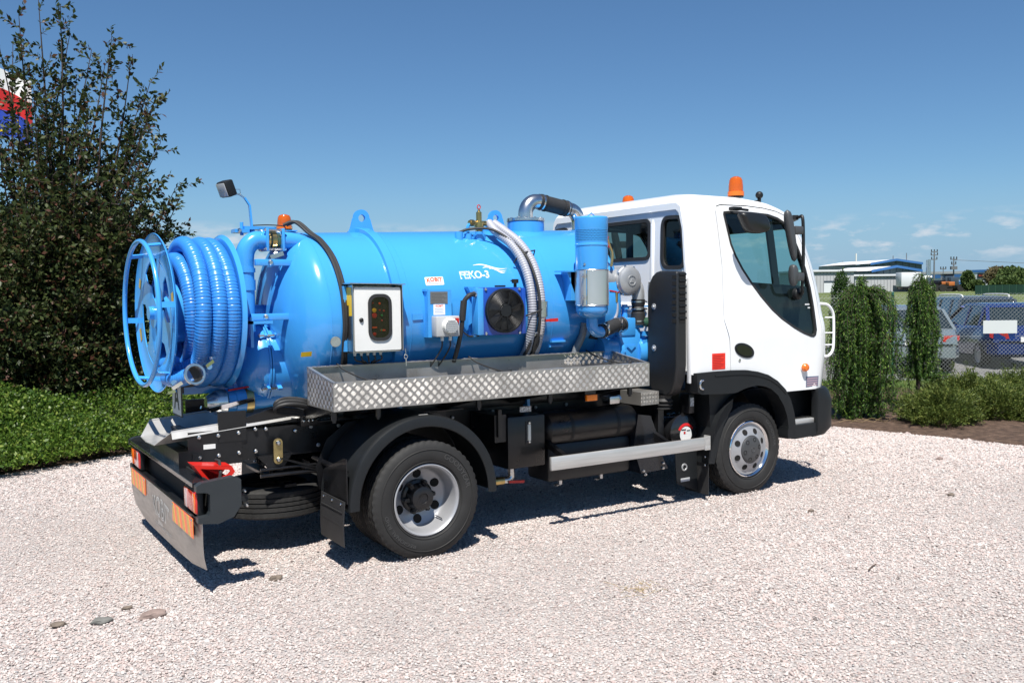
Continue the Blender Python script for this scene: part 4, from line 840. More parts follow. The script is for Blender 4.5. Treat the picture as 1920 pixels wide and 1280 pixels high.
# ---- rear bumper, lamps, striped panels, engraved steel skirt
XB = -1.44
bm_ = obj('rear_bumper', MB().box(XB-.02, XB+.06, -.96, 1.03, .632, .660, .003).box(XB-.01, XB+.05, -.99, .99, .430, .460, .003), mat('bumper_black', (.012, .013, .015), .22, coat=.4), T, smooth=False)
for s in (-1, 1):
    P = [(XB-.02, .655), (XB+.01, .672), (XB+.19, .690), (XB+.235, .67), (XB+.235, .52), (XB+.19, .455), (XB+.10, .425), (XB-.015, .44), (XB-.015, .472), (XB+.045, .478), (XB+.055, .50), (XB+.055, .60), (XB+.04, .612), (XB-.02, .62)]
    obj('bumper_end', MB().prism(P, lambda u, v, s=s: Vector((u, s*1.0, v)), lambda u, v, s=s: Vector((u, s*1.06, v))), mat('bumper_grey', (.022, .027, .031), .42, var=.08), T, smooth=False)
    Y0, Y1 = sorted((s*.70, s*.995))
    tl = obj('tail_lamp', MB().box(XB-.012, XB+.03, Y0, Y1, .478, .605, .012), REDL, T)
    obj('lamp_rim', MB().box(XB-.002, XB+.032, Y0-.006, Y1+.006, .470, .613, .006), PLAST, tl)
    ya = Y1 if s > 0 else Y0; sg = -s
    for k, (m_, a, b) in enumerate(((ORG, .012, .07), (mat('clear_lens', (.55, .40, .40), .1, coat=.6), .20, .262))):
        y0, y1 = sorted((ya+sg*a, ya+sg*b)); obj('lens', MB().box(XB-.0150, XB-.010, y0, y1, .487, .596, .002), m_, tl)
    # striped marker panel
    Y0, Y1 = sorted((s*.43, s*.965)); sk = obj('marker_panel', MB().box(XB-.024, XB-.021, Y0, Y1, .335, .452), mat('panel_orange', (.95, .13, .04), .35, coat=.3), T, smooth=False)
    for k in range(-1, 5):
        y = Y0+.05+k*.13; P = []
        q = [(y, .336), (y+.062, .336), (y+.062+.05, .451), (y+.05, .451)]
        q = [(min(max(a, Y0+.001), Y1-.001), b) for a, b in q]
        if q[1][0]-q[0][0] > .004 or q[2][0]-q[3][0] > .004: obj('stripe', MB().prism(q, lambda u, v: Vector((XB-.0255, u, v)), lambda u, v: Vector((XB-.0242, u, v))), mat('panel_ochre', (.60, .38, .09), .4, var=.1, vscale=60), sk, smooth=False)
    for y in (Y0+.02, Y1-.02): obj('panel_rivet', MB().bolt((XB-.0255, y, .442), (-1, 0, 0), .007, .005), ZINC, sk)
# lamp plug on the end
obj('lamp_connector', MB().cyl((XB+.255, -1.0, .555), (XB+.255, -1.06, .555), .022, 10).bolt((XB+.25, -1.06, .60), (0, -1, 0), .013, .02).bolt((XB+.26, -1.06, .515), (0, -1, 0), .017, .02), PLAST, T)
obj('wire', MB().bolt((XB+.25, -1.08, .60), (0, -1, 0), .008, .01).bolt((XB+.26, -1.08, .515), (0, -1, 0), .010, .01), ZINC, T)
skp = [(-1.055, .455), (.99, .455), (.99, .30), (.93, .18), (.70, .105), (.5, .095), (-.30, .115), (-.80, .145), (-1.055, .165)]
def skf(u, v, o):
    t = max(0, (.30-v)/.2); return Vector((XB-.018+.04*t*t+(.055 if False else 0)+o+max(0, (-u-.80))*.10, u, v))
skirt = obj('bumper_skirt', slab(MB(), skp, skf, 0, .003, g=.07), mat('skirt_steel', (.36, .345, .325), .36, metal=.7, var=.1, vscale=3, stretch=(1, 3, 14), rvar=.06), T, smooth=50)
obj('engraved_lettering', text(MB(), 'KOBIT', .20, lambda u, v, w: Vector((skf(-u-.05, .325+v*1-.6*u*u, 0).x-.002, -u-.05, .325+v*(1-.5*abs(u))-.2*u*u)), width=.52, bold=.004), mat('engraving', (.62, .62, .60), .5), skirt)
obj('engraved_lettering', text(MB(), 'KOBIT', .20, lambda u, v, w: Vector((skf(-u-.05, .325+v*1-.6*u*u, 0).x-.0035, -u-.05, .325+v*(1-.5*abs(u))-.2*u*u)), width=.50, bold=-.006), MATS['skirt_steel'], skirt)
obj('engraved_lettering', text(MB(), 'DESIGN', .035, lambda u, v, w: Vector((XB-.021, -u-.04, .232+v)), width=.14), MATS['engraving'], skirt)
obj('engraved_lettering', text(MB(), 'CZECH REPUBLIC', .042, lambda u, v, w: Vector((skf(-u-.05, .195+v, 0).x-.002, -u-.05, .195+v)), width=.55), MATS['engraving'], skirt)
obj('bumper_arm', MB().bar((-1.31, -.43, .74), (-1.33, -.43, .50), .05).bar((-1.31, .43, .74), (-1.33, .43, .50), .05).box(-1.42, -1.34, -.45, .45, .66, .76), BLACK, T, smooth=False)
# rear light bracket arm and red chock in its holder: the chock lifts out
obj('chock_holder', MB().bar((-1.38, -.82, .60), (-1.15, -.82, .60), .06, .008).tube([(-1.29, -.87, .60), (-1.27, -.86, .68), (-1.26, -.80, .745), (-1.26, -.72, .74)], .009, 6), RUB, T)
wc = MB()
def ch_w(y0, y1):
    return [(-1.42, .742), (-1.19, .712), (-1.185, .675), (-1.215, .655), (-1.36, .628)]
Pc = [(-1.425, .742), (-1.20, .715), (-1.183, .68), (-1.215, .645), (-1.34, .615)]
wc = slab(MB(), Pc, lambda u, v, o: Vector((u, -.86+o, v)), 0, .02, [offset(Pc, .022)], g=.1)
wc.prism(Pc[:2], lambda u, v: Vector((u, -.86, v)), lambda u, v: Vector((u, -.70, v))) if False else None
wc.add([Vector((u, y, v)) for y in (-.86, -.70) for u, v in Pc], [(0, 1, 6, 5), (3, 4, 9, 8), (4, 0, 5, 9)])
wc.add([Vector((u, y, v)) for y in (-.845, -.70) for u, v in offset(Pc, .006)], [(0, 1, 6, 5), (3, 4, 9, 8), (5, 6, 7, 8, 9)])
for y in (-.80, -.75): wc.bar((-1.39, y, .73), (-1.23, y, .65), .01)
tag(obj('wheel_chock', wc, mat('chock_red', (.60, .014, .006), .35, coat=.2), None, fix=False), 'red plastic wheel chock strapped in a holder at the right end of the rear bumper', 'wheel chock')

for s in (-1, 1):
    P = [(-.58, .60), (-.50, .78), (-.36, .88), (-.15, .90), (.15, .90), (.36, .88), (.50, .78), (.54, .50), (.40, .50), (.28, .70), (0, .78), (-.28, .70), (-.40, .50), (-.56, .45)]
    obj('wheel_well_dark_fill', MB().prism(P, lambda u, v, s=s: Vector((u, s*.60, v)), lambda u, v, s=s: Vector((u, s*.606, v))), BLACK, T, smooth=False)  # dark sheets added to close the bright gap behind the wheel
    obj('wheel_well_dark_fill', MB().box(-.55, .55, min(s*.44, s*.62), max(s*.44, s*.62), .90, .905), BLACK, T, smooth=False)
obj('belly_tank', MB().box(.62, 2.0, -.42, .42, .50, .86, .05), BLACK, T)
obj('silencer', MB().cyl((1.3, .15, .42), (1.9, .15, .42), .13, 24).tube([(1.9, .15, .42), (2.6, .15, .5)], .04, 12).tube([(1.3, .15, .42), (.9, .4, .5)], .04, 12), CASTAL, T)

obj('bumper_gap_shade', MB().box(XB+.062, XB+.072, -.995, .995, .445, .67).box(XB+.072, XB+.20, -.42, .42, .60, .67), mat('gap_shade_black', (.004, .004, .004), .8), T, smooth=False)  # black sheet stands in for the shaded depth behind the bumper gap
# spare wheel slung flat below the rear of the frame
sc_ = Vector((-.70, -.05, .335)); spw = obj('spare_wheel', MB().lathe([(-.05, .24), (-.04, .20), (.0, .19), (.02, .10), (.02, 0)], sc_, (0, 0, 1), 48, cap=False), SILV, T)
_c = sc_
spt = tyre(.21, spw, Vector((0, 0, 0)), 1)
me_ = spt.data; Rx = Matrix.Rotation(math.radians(90), 3, 'X')
for v in me_.vertices: v.co = Rx@v.co
place(spt, sc_, spw)
for ch_ in list(spt.children): bpy.data.objects.remove(ch_)
obj('spare_carrier', MB().box(-.74, -.66, -.45, .45, .455, .475).cyl((-.70, -.05, .45), (-.70, -.05, .67), .02), BLACK, T)
# ================================================================ CAB
def Wd(z):
    t = min(1, max(0, (z-1.36)/.20)); b = .020*t*t*(3-2*t)
    return 1.04 if z < 1.36 else 1.04-b-.08*(max(0, z-1.4)/1.05)**1.3
_XF = [(.80, 4.16), (.864, 4.18), (1.18, 4.234), (1.423, 4.233), (1.663, 4.192), (1.949, 4.114), (2.162, 4.033), (2.324, 3.913), (2.433, 3.803), (2.50, 3.62), (2.53, 3.40), (2.56, 3.2)]
def xfr(z):
    for (a, x0), (b, x1) in zip(_XF, _XF[1:]):
        if z <= b: t = max(0, (z-a)/(b-a)); return x0+(x1-x0)*t
    return _XF[-1][1]
def xrr(z): return 2.425+(z-1.08)*.022
ZR, HR_ = 2.40, .135
def loop(z, ins=0., t=0.):
    w = Wd(min(z, 2.45))-ins; xr = xrr(z)+ins; xf = xfr(z)-ins; rc = .05+.05*t; R = .28
    P = []
    for i in range(6): P.append((xr, -(w-rc)*i/5*1.0))
    for i in range(1, 5): a = PI/2*i/4; P.append((xr+rc-rc*math.cos(a), -(w-rc)-rc*math.sin(a)))
    for i in range(1, 27): P.append((xr+rc+(xf-R-xr-rc)*i/26, -w))
    for i in range(1, 13): a = PI/2*i/12; P.append((xf-R+R*math.sin(a), -(w-R)-R*math.cos(a)))
    for i in range(1, 9):
        y = (w-R)*(1-i/8); P.append((xf+.05*(1-(y/(w-R))**2), -y))
    L = P[:]; L += [(x, -y) for x, y in P[-2:0:-1]]
    return [Vector((x, y, z)) for x, y in L]
def cabsolid(ins, zb, ztop):
    rings = []; z = zb; n = 30
    for i in range(n+1): rings.append(loop(zb+(ZR-zb)*i/n, ins))
    hh = HR_-ins*.6
    for i in range(1, 9):
        t = math.sin(PI/2*i/8); c_ = 1-math.cos(PI/2*i/8)
        rings.append([p for p in loop(ZR+hh*t, ins+.085*c_, c_)])
    top = rings[-1]; zt = top[0].z; cx = sum(p.x for p in top)/len(top)
    for sc_, dz in ((.93, .010), (.8, .022), (.6, .034), (.35, .043), (.12, .047)): rings.append([Vector((cx+(p.x-cx)*sc_, p.y*sc_, zt+dz)) for p in top])
    m = MB(); k = len(top)
    for r in rings: m.v.extend([tuple(p) for p in r])
    for j in range(len(rings)-1):
        for i in range(k): m.f.append((j*k+i, j*k+(i+1) % k, (j+1)*k+(i+1) % k, (j+1)*k+i))
    m.f.append(tuple(range(k))[::-1]); m.f.append(tuple((len(rings)-1)*k+i for i in range(k)))
    return m
WIN = [(2.868, 2.397), (2.95, 2.405), (3.20, 2.405), (3.401, 2.396), (3.52, 2.37), (3.609, 2.33), (3.70, 2.225), (3.773, 2.089), (3.842, 1.93), (3.892, 1.759), (3.922, 1.60), (3.932, 1.474), (3.930, 1.39), (3.918, 1.345), (3.89, 1.328), (3.855, 1.332), (3.76, 1.362), (3.639, 1.412), (3.50, 1.49), (3.377, 1.579), (3.25, 1.69), (3.135, 1.808), (3.04, 1.92), (2.967, 2.031), (2.92, 2.13), (2.896, 2.23), (2.875, 2.32), (2.862, 2.375)]
DOOR = [(2.772, 2.405), (2.79, 2.440), (2.84, 2.455), (3.15, 2.459), (3.35, 2.448), (3.50, 2.428), (3.618, 2.395), (3.72, 2.30), (3.80, 2.20), (3.90, 1.98), (3.955, 1.80), (3.99, 1.60), (4.01, 1.40), (4.015, 1.20), (4.0, 1.0), (3.985, .80), (3.0, .80), (2.856, .80), (2.852, 1.08), (2.848, 1.25), (2.839, 1.35), (2.818, 1.42), (2.797, 1.50), (2.800, 1.70), (2.808, 1.941), (2.79, 2.20)]
ARCH = [(2.30, .60), (2.30, 1.07), (2.9, 1.07), (3.04, 1.06), (3.18, 1.03), (3.29, .99), (3.40, .93), (3.49, .87), (3.53, .862), (4.5, .862), (4.5, .60)]
def tmp(m): return obj('tmp', m, None, None, smooth=False)
def xz(poly, y0, y1): return tmp(MB().prism(poly, lambda u, v: Vector((u, y0, v)), lambda u, v: Vector((u, y1, v))))
def yz(poly, x0, x1): return tmp(MB().prism(poly, lambda u, v: Vector((x0, u, v)), lambda u, v: Vector((x1, u, v))))
body = obj('cab_body', cabsolid(0, .82, 0), WHITE, T)
inner = tmp(cabsolid(.035, .90, 0)); liner_in = cabsolid(.05, .93, 0)
liner = obj('cab_lining', cabsolid(.0365, .915, 0), mat('cab_lining', (.045, .047, .05), .8), T)
li = tmp(liner_in); boolean(liner, li, 'DIFFERENCE')
boolean(body, inner, 'DIFFERENCE')
winc = xz(WIN, -1.3, 1.3); arch = xz(ARCH, -1.3, 1.3)
RW = rrect(-.50, .50, 2.025, 2.345, .05); RS = [smoothpoly([(y*s_, z) for y, z in ((-.880, 2.345), (-.78, 2.35), (-.660, 2.35), (-.660, 2.15), (-.660, 1.945), (-.80, 1.94), (-.935, 1.94), (-.908, 2.15))], 3) for s_ in (1, -1)]
cuts = [winc, yz(RW, 2.3, 2.6), yz(RS[0], 2.3, 2.6), yz(RS[1], 2.3, 2.6), yz(rrect(-.84, .84, 1.46, 2.30, .12), 3.72, 4.6)]
for c in cuts: boolean(body, c, 'DIFFERENCE'); boolean(liner, c, 'DIFFERENCE')
boolean(body, arch, 'DIFFERENCE')
arch2 = xz([(2.2, .5), (2.2, 1.09), (2.9, 1.09), (3.06, 1.08), (3.3, 1.02), (3.5, .92), (3.6, .85), (3.6, .5)], -1.3, 1.3); boolean(liner, arch2, 'DIFFERENCE')
rec = yz(rrect(-.93, .93, 1.14, 2.425, .05), 2.36, 2.4655); boolean(body, rec, 'DIFFERENCE') if False else None
doors = []
for s in (-1, 1):
    dp = offset(DOOR, .0045); y0, y1 = sorted((s*.80, s*1.3))
    d = obj('cab_door', MB().add(*(lambda q: (q.v, q.f))(MB().box(0, 1, 0, 1, 0, 1))), WHITE, T); d.data = body.data.copy(); d.location = body.location; WORLD0[d.name] = WORLD0[body.name]
    dc = xz(dp, y0, y1); boolean(d, dc, 'INTERSECT'); doors.append(d)
for s in (-1, 1):
    y0, y1 = sorted((s*.80, s*1.3)); dc = xz(offset(DOOR, -.0045), y0, y1); boolean(body, dc, 'DIFFERENCE')
for o in [o for o in COL.objects if o.name.startswith('tmp')]: bpy.data.objects.remove(o)
for o in [body, liner]+doors:
    me = o.data; me.materials.clear(); me.materials.append(WHITE if o is not liner else MATS['cab_lining'])
    for p in me.polygons: p.material_index = 0
    finish(me, 35)
dR, dL = doors
dk = obj('door_gap_seal', MB().add([Vector((x, y, z)) for x, z in DOOR for y in (-.93+max(0, 0)*0, -.94)], [(0, 1, 2)]) if False else MB().box(2.80, 2.802, -.9, -.899, 1.2, 2.3), RUB, T)
bpy.data.objects.remove(dk)
# surface map on the side of the cab
def side(s, out=0.):
    def fn(u, v, o):
        w = Wd(v); xf = xfr(v); R = .28
        if u > xf-R: dx = min(.999, (u-(xf-R))/R); w = (w-R)+R*math.sqrt(1-dx*dx)
        return Vector((u, s*(w+o+out), v))
    return fn
for s, dr in ((-1, dR), (1, dL)):
    seal = obj('window_seal', slab(MB(), offset(WIN, -.004), side(s), -.03, .003, [offset(WIN, .016)], g=.05), RUB, dr)
    SL = [p for p in offset(WIN, .002)]
    obj('window_glass', slab(MB(), SL, side(s), -.014, None, g=.06), GLASS, dr, smooth=60)
    # inner black trim below the sill line and the division bar
    low = [(x, z) for x, z in WIN if z < 1.80]; low = [(3.872, 1.775)]+low[0:]+[(3.14, 1.815)]
    low = [(3.885, 1.775)]+[(x, z) for x, z in WIN if z < 1.77]+[(3.135, 1.815)]
    obj('inner_trim', slab(MB(), low, side(s), -.045, -.028, g=.07), mat('black_trim', (.012, .012, .013), .6), dr)
    obj('division_bar', slab(MB(), [(3.385, 2.39), (3.465, 2.38), (3.515, 1.79), (3.44, 1.79)], side(s), -.040, -.018, g=.08), MATS['black_trim'], dr)
    obj('division_bar', slab(MB(), [(2.88, 2.395), (3.52, 2.37), (3.60, 2.33), (3.55, 2.33), (3.4, 2.352), (2.88, 2.36)], side(s), -.040, -.018, g=.08), MATS['black_trim'], dr)
    hd = circ(0, 0, .118, 28, ry=.058); hd = [(3.012+x*math.cos(-.28)-z*math.sin(-.28), 1.243+x*math.sin(-.28)+z*math.cos(-.28)) for x, z in hd]
    h_ = obj('door_handle', slab(MB(), hd, side(s), -.002, .006, g=.05), PLAST, dr)
    hd2 = circ(0, 0, .095, 24, ry=.042); hd2 = [(3.005+x*math.cos(-.28)-z*math.sin(-.28), 1.243+x*math.sin(-.28)+z*math.cos(-.28)) for x, z in hd2]
    obj('handle_grip', slab(MB(), hd2, side(s), .006, .010, g=.05), mat('handle_gloss', (.006, .006, .007), .15, coat=.6), dr)
    obj('door_lock', MB().lathe([(0, .014), (.005, .013), (.006, 0)], side(s)(2.955, 1.165, 0), (0, s, 0), 16, cap=False), ZINC, dr)
    iq = side(s)(3.755, 1.063, 0); ind = obj('indicator_lamp', MB().lathe([(0, .036), (.03, .036), (.042, .028), (.046, .012), (.047, 0)], iq, (.0, s, 0), 24, cap=False), ORG, dr)
    obj('lamp_rim', MB().lathe([(0, .040), (.008, .040), (.009, .035)], iq, (.0, s, 0), 24, cap=False), WHITE, ind)
    # fender, bumper corner, step
    FO = [(2.442, 1.084), (2.648, 1.088), (2.862, 1.087), (3.02, 1.08), (3.148, 1.06), (3.279, 1.025), (3.396, .966), (3.498, .885), (3.567, .787), (3.611, .667), (3.63, .548), (3.60, .46), (3.53, .452)]
    FI = [(3.525, .50), (3.535, .556), (3.517, .651), (3.474, .747), (3.397, .845), (3.313, .903), (3.23, .931), (3.149, .942), (3.068, .938), (2.988, .925), (2.90, .900), (2.863, .897), (2.709, .900), (2.50, .910), (2.455, .93)]
    fe = obj('wheel_arch_fender', slab(MB(), FO+FI, lambda u, v, o, s=s: Vector((u, s*(1.045+o), v)), -.12, .022, g=.06), PLAST, T, smooth=25)
    lip = FO[:10]; lo = MB().tube(spline([Vector((x, s*1.068, z-.035+(.0 if x < 3.3 else 0))) for x, z in lip[1:8]], 4), .006, 6)
    obj('fender_ridge', lo, PLAST, fe)
    obj('wheel_housing', MB().grid(17, 2, lambda u, v, s=s: Vector((3.15+.52*math.cos(math.radians(5+170*u)), s*(.60+.44*v), .42+.50*math.sin(math.radians(5+170*u))))), PLAST, T, fix=False)
    MG = [(2.66, .90), (2.945, .90), (2.942, .841), (2.926, .758), (2.832, .63), (2.786, .523), (2.755, .414), (2.724, .311), (2.655, .318), (2.678, .555)]
    obj('front_mudguard', slab(MB(), MG, lambda u, v, o, s=s: Vector((u, s*(.985+o), v)), -.25, .0, g=.1), PLAST, T, smooth=False)
    obj('mud_flap', MB().box(2.665, 2.672, min(s*.70, s*.97), max(s*.70, s*.97), .055, .40), RUB, T, smooth=False)
    obj('frame_bolt', MB().bolt((2.66, s*.94, .37), (-1, 0, 0), .01).bolt((2.66, s*.94, .30), (-1, 0, 0), .01), ZINC, T)
    obj('splash_panel', slab(MB(), [(2.40, .42), (2.64, .42), (2.655, .07), (2.42, .16)], lambda u, v, o, s=s: Vector((u, s*(.86+o), v)), -.006, .0, g=.2), PLAST, T, smooth=False)
    obj('round_reflector', MB().lathe([(0, .032), (.006, .030), (.0065, .02), (.004, .018)], (2.50, s*.861, .29), (0, s, 0), 18, cap=False), CASTAL, T)
    obj('sticker', MB().box(2.46, 2.56, min(s*.861, s*.863), max(s*.861, s*.863), .17, .20), GREYP, T)
    hk = [Vector((2.50-.03*math.sin(t), s*1.075, .99+.036*math.cos(t))) for t in [math.radians(-10+200*k/8) for k in range(9)]]
    obj('hook_handle', MB().tube(hk, .009, 8), CHROME if s > 0 else ZINC, T)
    obj('door_sill_shadow_panel', slab(MB(), [(3.53, .86), (4.08, .86), (4.10, .60), (4.0, .52), (3.6, .50)], lambda u, v, o, s=s: Vector((u, s*(.86+o), v)), -.01, .0, g=.2), PLAST, T, smooth=False)
    ST = MB().box(3.60, 4.0, min(s*.86, s*1.02), max(s*.86, s*1.02), .555, .600, .006)
    obj('cab_step', ST, ALU, T)
    obj('step_slats', MB().box(3.62, 3.97, min(s*.88, s*1.0), max(s*.88, s*1.0), .601, .606), ZINC, T)
    # bumper lower body wrapping the corner
    Bz = [(.436, 1.0), (.46, 1.03), (.53, 1.045), (.56, 1.045)]
    obj('bumper_lower', slab(MB(), [(3.53, .556), (3.98, .556), (3.99, .50), (3.95, .455), (3.907, .443), (3.64, .437), (3.536, .455)], lambda u, v, o, s=s: Vector((u, s*(1.045+o), v)), -.22, .0, g=.1), PLAST, T, smooth=25)
# front bumper: one piece across the nose, with rounded corners
fbm = MB(); zs = [(.425, .06, .10), (.44, .02, .02), (.50, .0, .0), (.60, .0, .0), (.75, .0, .0), (.83, .0, .005), (.862, .01, .02), (.875, .05, .06)]
rings = []
for z, ins, _ in zs:
    w = 1.06-ins; xf = 4.28-ins-(.04 if z < .5 else 0)-(max(0, z-.75))*.5; R = .25; L = [(3.925+ins*.2, -(w-.02)), (3.935, -w)]+[(3.95+(xf-R-3.95)*i/2, -w) for i in range(1, 3)]
    for i in range(1, 11): a = PI/2*i/10; L.append((xf-R+R*math.sin(a), -(w-R)-R*math.cos(a)))
    for i in range(1, 6): y = (w-R)*(1-i/5); L.append((xf+.03*(1-(y/(w-R))**2), -y))
    L += [(x, -y) for x, y in L[-2::-1]]; rings.append([Vector((x, y, z)) for x, y in L])
k = len(rings[0])
for r in rings: fbm.v.extend([tuple(p) for p in r])
for r in rings: fbm.v.extend([(p.x-.04 if p.x > 4 else p.x, p.y*.955, p.z) for p in r])
o_ = len(rings)*k
for j in range(len(rings)-1):
    for i in range(k-1): fbm.f.append((j*k+i, j*k+i+1, (j+1)*k+i+1, (j+1)*k+i)); fbm.f.append((o_+j*k+i, o_+(j+1)*k+i, o_+(j+1)*k+i+1, o_+j*k+i+1))
for i in range(k-1): fbm.f.append((i, o_+i, o_+i+1, i+1)); j = len(rings)-1; fbm.f.append((j*k+i, j*k+i+1, o_+j*k+i+1, o_+j*k+i))
for j in range(len(rings)-1): fbm.f.append((j*k, (j+1)*k, o_+(j+1)*k, o_+j*k)); fbm.f.append((j*k+k-1, o_+j*k+k-1, o_+(j+1)*k+k-1, (j+1)*k+k-1))
obj('front_bumper', fbm, PLAST, T, smooth=35)
obj('radiator_grille', MB().box(4.20, 4.26, -.6, .6, .95, 1.25, .01), PLAST, T)
obj('windscreen', MB().grid(9, 7, lambda u, v: Vector((xfr(1.44+.88*v)+.05*(1-((u*2-1)*.86/.7)**2 if abs(u*2-1)*.86 < .7 else 0)-(max(0, abs(u*2-1)*.86-.72)*.35)-.012, (u*2-1)*.86, 1.44+.88*v))), GLASS, T, fix=False)
# chrome-white grab bar on the front corner
for s in (-1, 1):
    gb = [Vector((4.13, s*.93, 1.62)), Vector((4.21, s*.955, 1.605)), Vector((4.268, s*.965, 1.54)), Vector((4.283, s*.965, 1.45)), Vector((4.283, s*.965, 1.28)), Vector((4.27, s*.965, 1.19)), Vector((4.22, s*.955, 1.14)), Vector((4.13, s*.93, 1.135))]
    g_ = obj('grab_bar', MB().tube([p_+Vector((-.022, 0, 0)) for p_ in spline(gb, 6)], .0125, 12), WHITE, T)
    for z in (1.24, 1.35, 1.49): obj('grab_bar_stay', MB().cyl((4.18, s*.93, z), (4.261, s*.965, z), .006, 8), WHITE, g_)
# rear wall: seals, glass, ribs, vents
def back(o0): return lambda u, v, o: Vector((xrr(v)-o-o0, u, v))
for R in [RW]+RS:
    sl_ = obj('rear_window_seal', slab(MB(), offset(R, -.016), back(0), -.02, .010, [offset(R, .014)], g=.07), RUB, T, smooth=25)
    obj('rear_window_glass', slab(MB(), offset(R, .0), back(0), -.010, None, g=.12), DGLASS, sl_)
for y in (-.535, .535):
    obj('rear_wall_rib', MB().lathe([(0, 0), (.02, .028), (.06, .038), (1.22, .038), (1.26, .028), (1.28, 0)], (2.452, y, 1.09), (.022, 0, 1), 24, cap=False), WHITE, T)
for z, h in ((1.60, .0), (1.30, .0)):
    obj('rear_wall_rib', MB().lathe([(0, 0), (.02, .05), (.06, .06), (.94, .06), (.98, .05), (1.0, 0)], (2.465, -.5, z), (0, 1, 0), 20, cap=False), WHITE, T)
fr_ = MB(); slab(fr_, [(-.985, 1.10), (.985, 1.10), (.985, 1.40), (.965, 1.85), (.925, 2.25), (.88, 2.43), (.83, 2.465), (-.83, 2.465), (-.88, 2.43), (-.925, 2.25), (-.965, 1.85), (-.985, 1.40)], back(0), -.012, .016, [[(-.965, 1.12), (.965, 1.12), (.965, 1.40), (.945, 1.85), (.905, 2.25), (.865, 2.38), (.83, 2.41), (-.83, 2.41), (-.865, 2.38), (-.905, 2.25), (-.945, 1.85), (-.965, 1.40)]], g=.12)
obj('rear_wall_border', fr_, WHITE, T, smooth=25)
obj('recess_shade_strip', slab(MB(), rrect(-.84, .84, 2.365, 2.408, .02), back(0), -.002, .002, g=.2), RECESS_SHADE, T)  # grey strip paints the shading of the recess below the roof edge
vg = obj('wall_vent', MB().box(2.428, 2.438, -.585, -.50, 1.73, 1.83, .004), GREYP, T)
for k in range(7): obj('vent_slot', MB().box(2.4265, 2.429, -.575, -.51, 1.74+k*.0125, 1.745+k*.0125), DPRINT, vg)
# snorkel
SN = [(-1.005, 1.90), (-.80, 1.91), (-.755, 1.90), (-.71, 1.87), (-.675, 1.82), (-.655, 1.75), (-.65, 1.68), (-.65, 1.10), (-.66, 1.00), (-.70, .92), (-.76, .895), (-.88, .895), (-.94, .93), (-.985, 1.02), (-1.005, 1.15)]
sn = obj('air_intake_snorkel', MB().prism(SN, lambda u, v: Vector((2.395, u, v)), lambda u, v: Vector((2.285, u, v))), mat('snorkel_black', (.012, .013, .015), .42, bump=.03, bscale=200), T, smooth=40)
bv_ = sn.modifiers.new('bevel', 'BEVEL'); bv_.width = .018; bv_.segments = 3; bv_.limit_method = 'ANGLE'; bv_.angle_limit = math.radians(50)
for k in range(8):
    z = 1.49+.05*k; obj('intake_slot', MB().box(2.315, 2.375, -1.0075, -1.004, z, z+.030), MATS['hole_shade_black'], sn); obj('intake_slat', MB().box(2.31, 2.385, -1.013, -1.004, z+.031, z+.047, .002), PLAST, sn)
    obj('intake_slot', MB().box(2.2825, 2.286, -1.000, -.955, z, z+.030), MATS['hole_shade_black'], sn)
for z in (1.62, 1.28): obj('mount_bolt', MB().bolt((2.284, -.735, z), (-1, 0, 0), .014, .012).lathe([(0, .026), (.002, .024)], (2.284, -.735, z), (-1, 0, 0), 16), CASTAL, sn)
obj('white_strip', MB().box(2.41, 2.43, -1.02, -.985, 1.0, 1.85, .006), WHITE, T)
# stickers on cab
ss = side(-1)
rs = obj('red_seal_label', slab(MB(), rrect(2.638, 2.788, 1.101, 1.233, .004), ss, .001, .0025, g=.1), mat('label_red', (.72, .03, .015), .4), body)
for i in range(8): obj('label_print', MB().add([ss(2.648+a*(.12-.03*(i % 3 == 0)), 1.115+i*.0135+b*.004, .0035) for a, b in ((0, 0), (1, 0), (1, 1), (0, 1))], [(0, 1, 2, 3)]), mat('label_dark_red', (.35, .01, .01), .5), rs, fix=False)
pl2 = obj('data_label', slab(MB(), [(3.79, .885), (3.957, .885), (3.962, .975), (3.79, .978)], ss, .001, .0025, g=.1), mat('blue_grey_label', (.13, .15, .22), .45), dR)
for i in range(4): obj('label_print', MB().add([ss(3.80+a*.145, .895+i*.02+b*.008, .0035) for a, b in ((0, 0), (1, 0), (1, 1), (0, 1))], [(0, 1, 2, 3)]), mat('pink_print', (.5, .32, .36), .5), pl2, fix=False)
for (x0, x1, z) in ((3.81, 3.87, 1.610), (3.845, 3.875, 1.58)):
    for k in range(5):
        a = x0+(x1-x0)*k/5; obj('window_print', MB().add([ss(a+(x1-x0)/5*.7*p, z+q*.012, .0) for p, q in ((0, 0), (1, 0), (1, 1), (0, 1))], [(0, 1, 2, 3)]), WPRINT, dR, fix=False)
# camera ball on the roof
cbm = obj('roof_camera', MB().lathe([(-.034, 0), (-.03, .016), (-.018, .029), (0, .034), (.018, .029), (.03, .016), (.034, 0)], (3.455, -.80, 2.578), (0, 0, 1), 20, cap=False).cyl((3.455, -.80, 2.46), (3.455, -.80, 2.56), .016, 10).cyl((3.43, -.80, 2.50), (3.43, -.80, 2.53), .03, 10), PLAST, T)
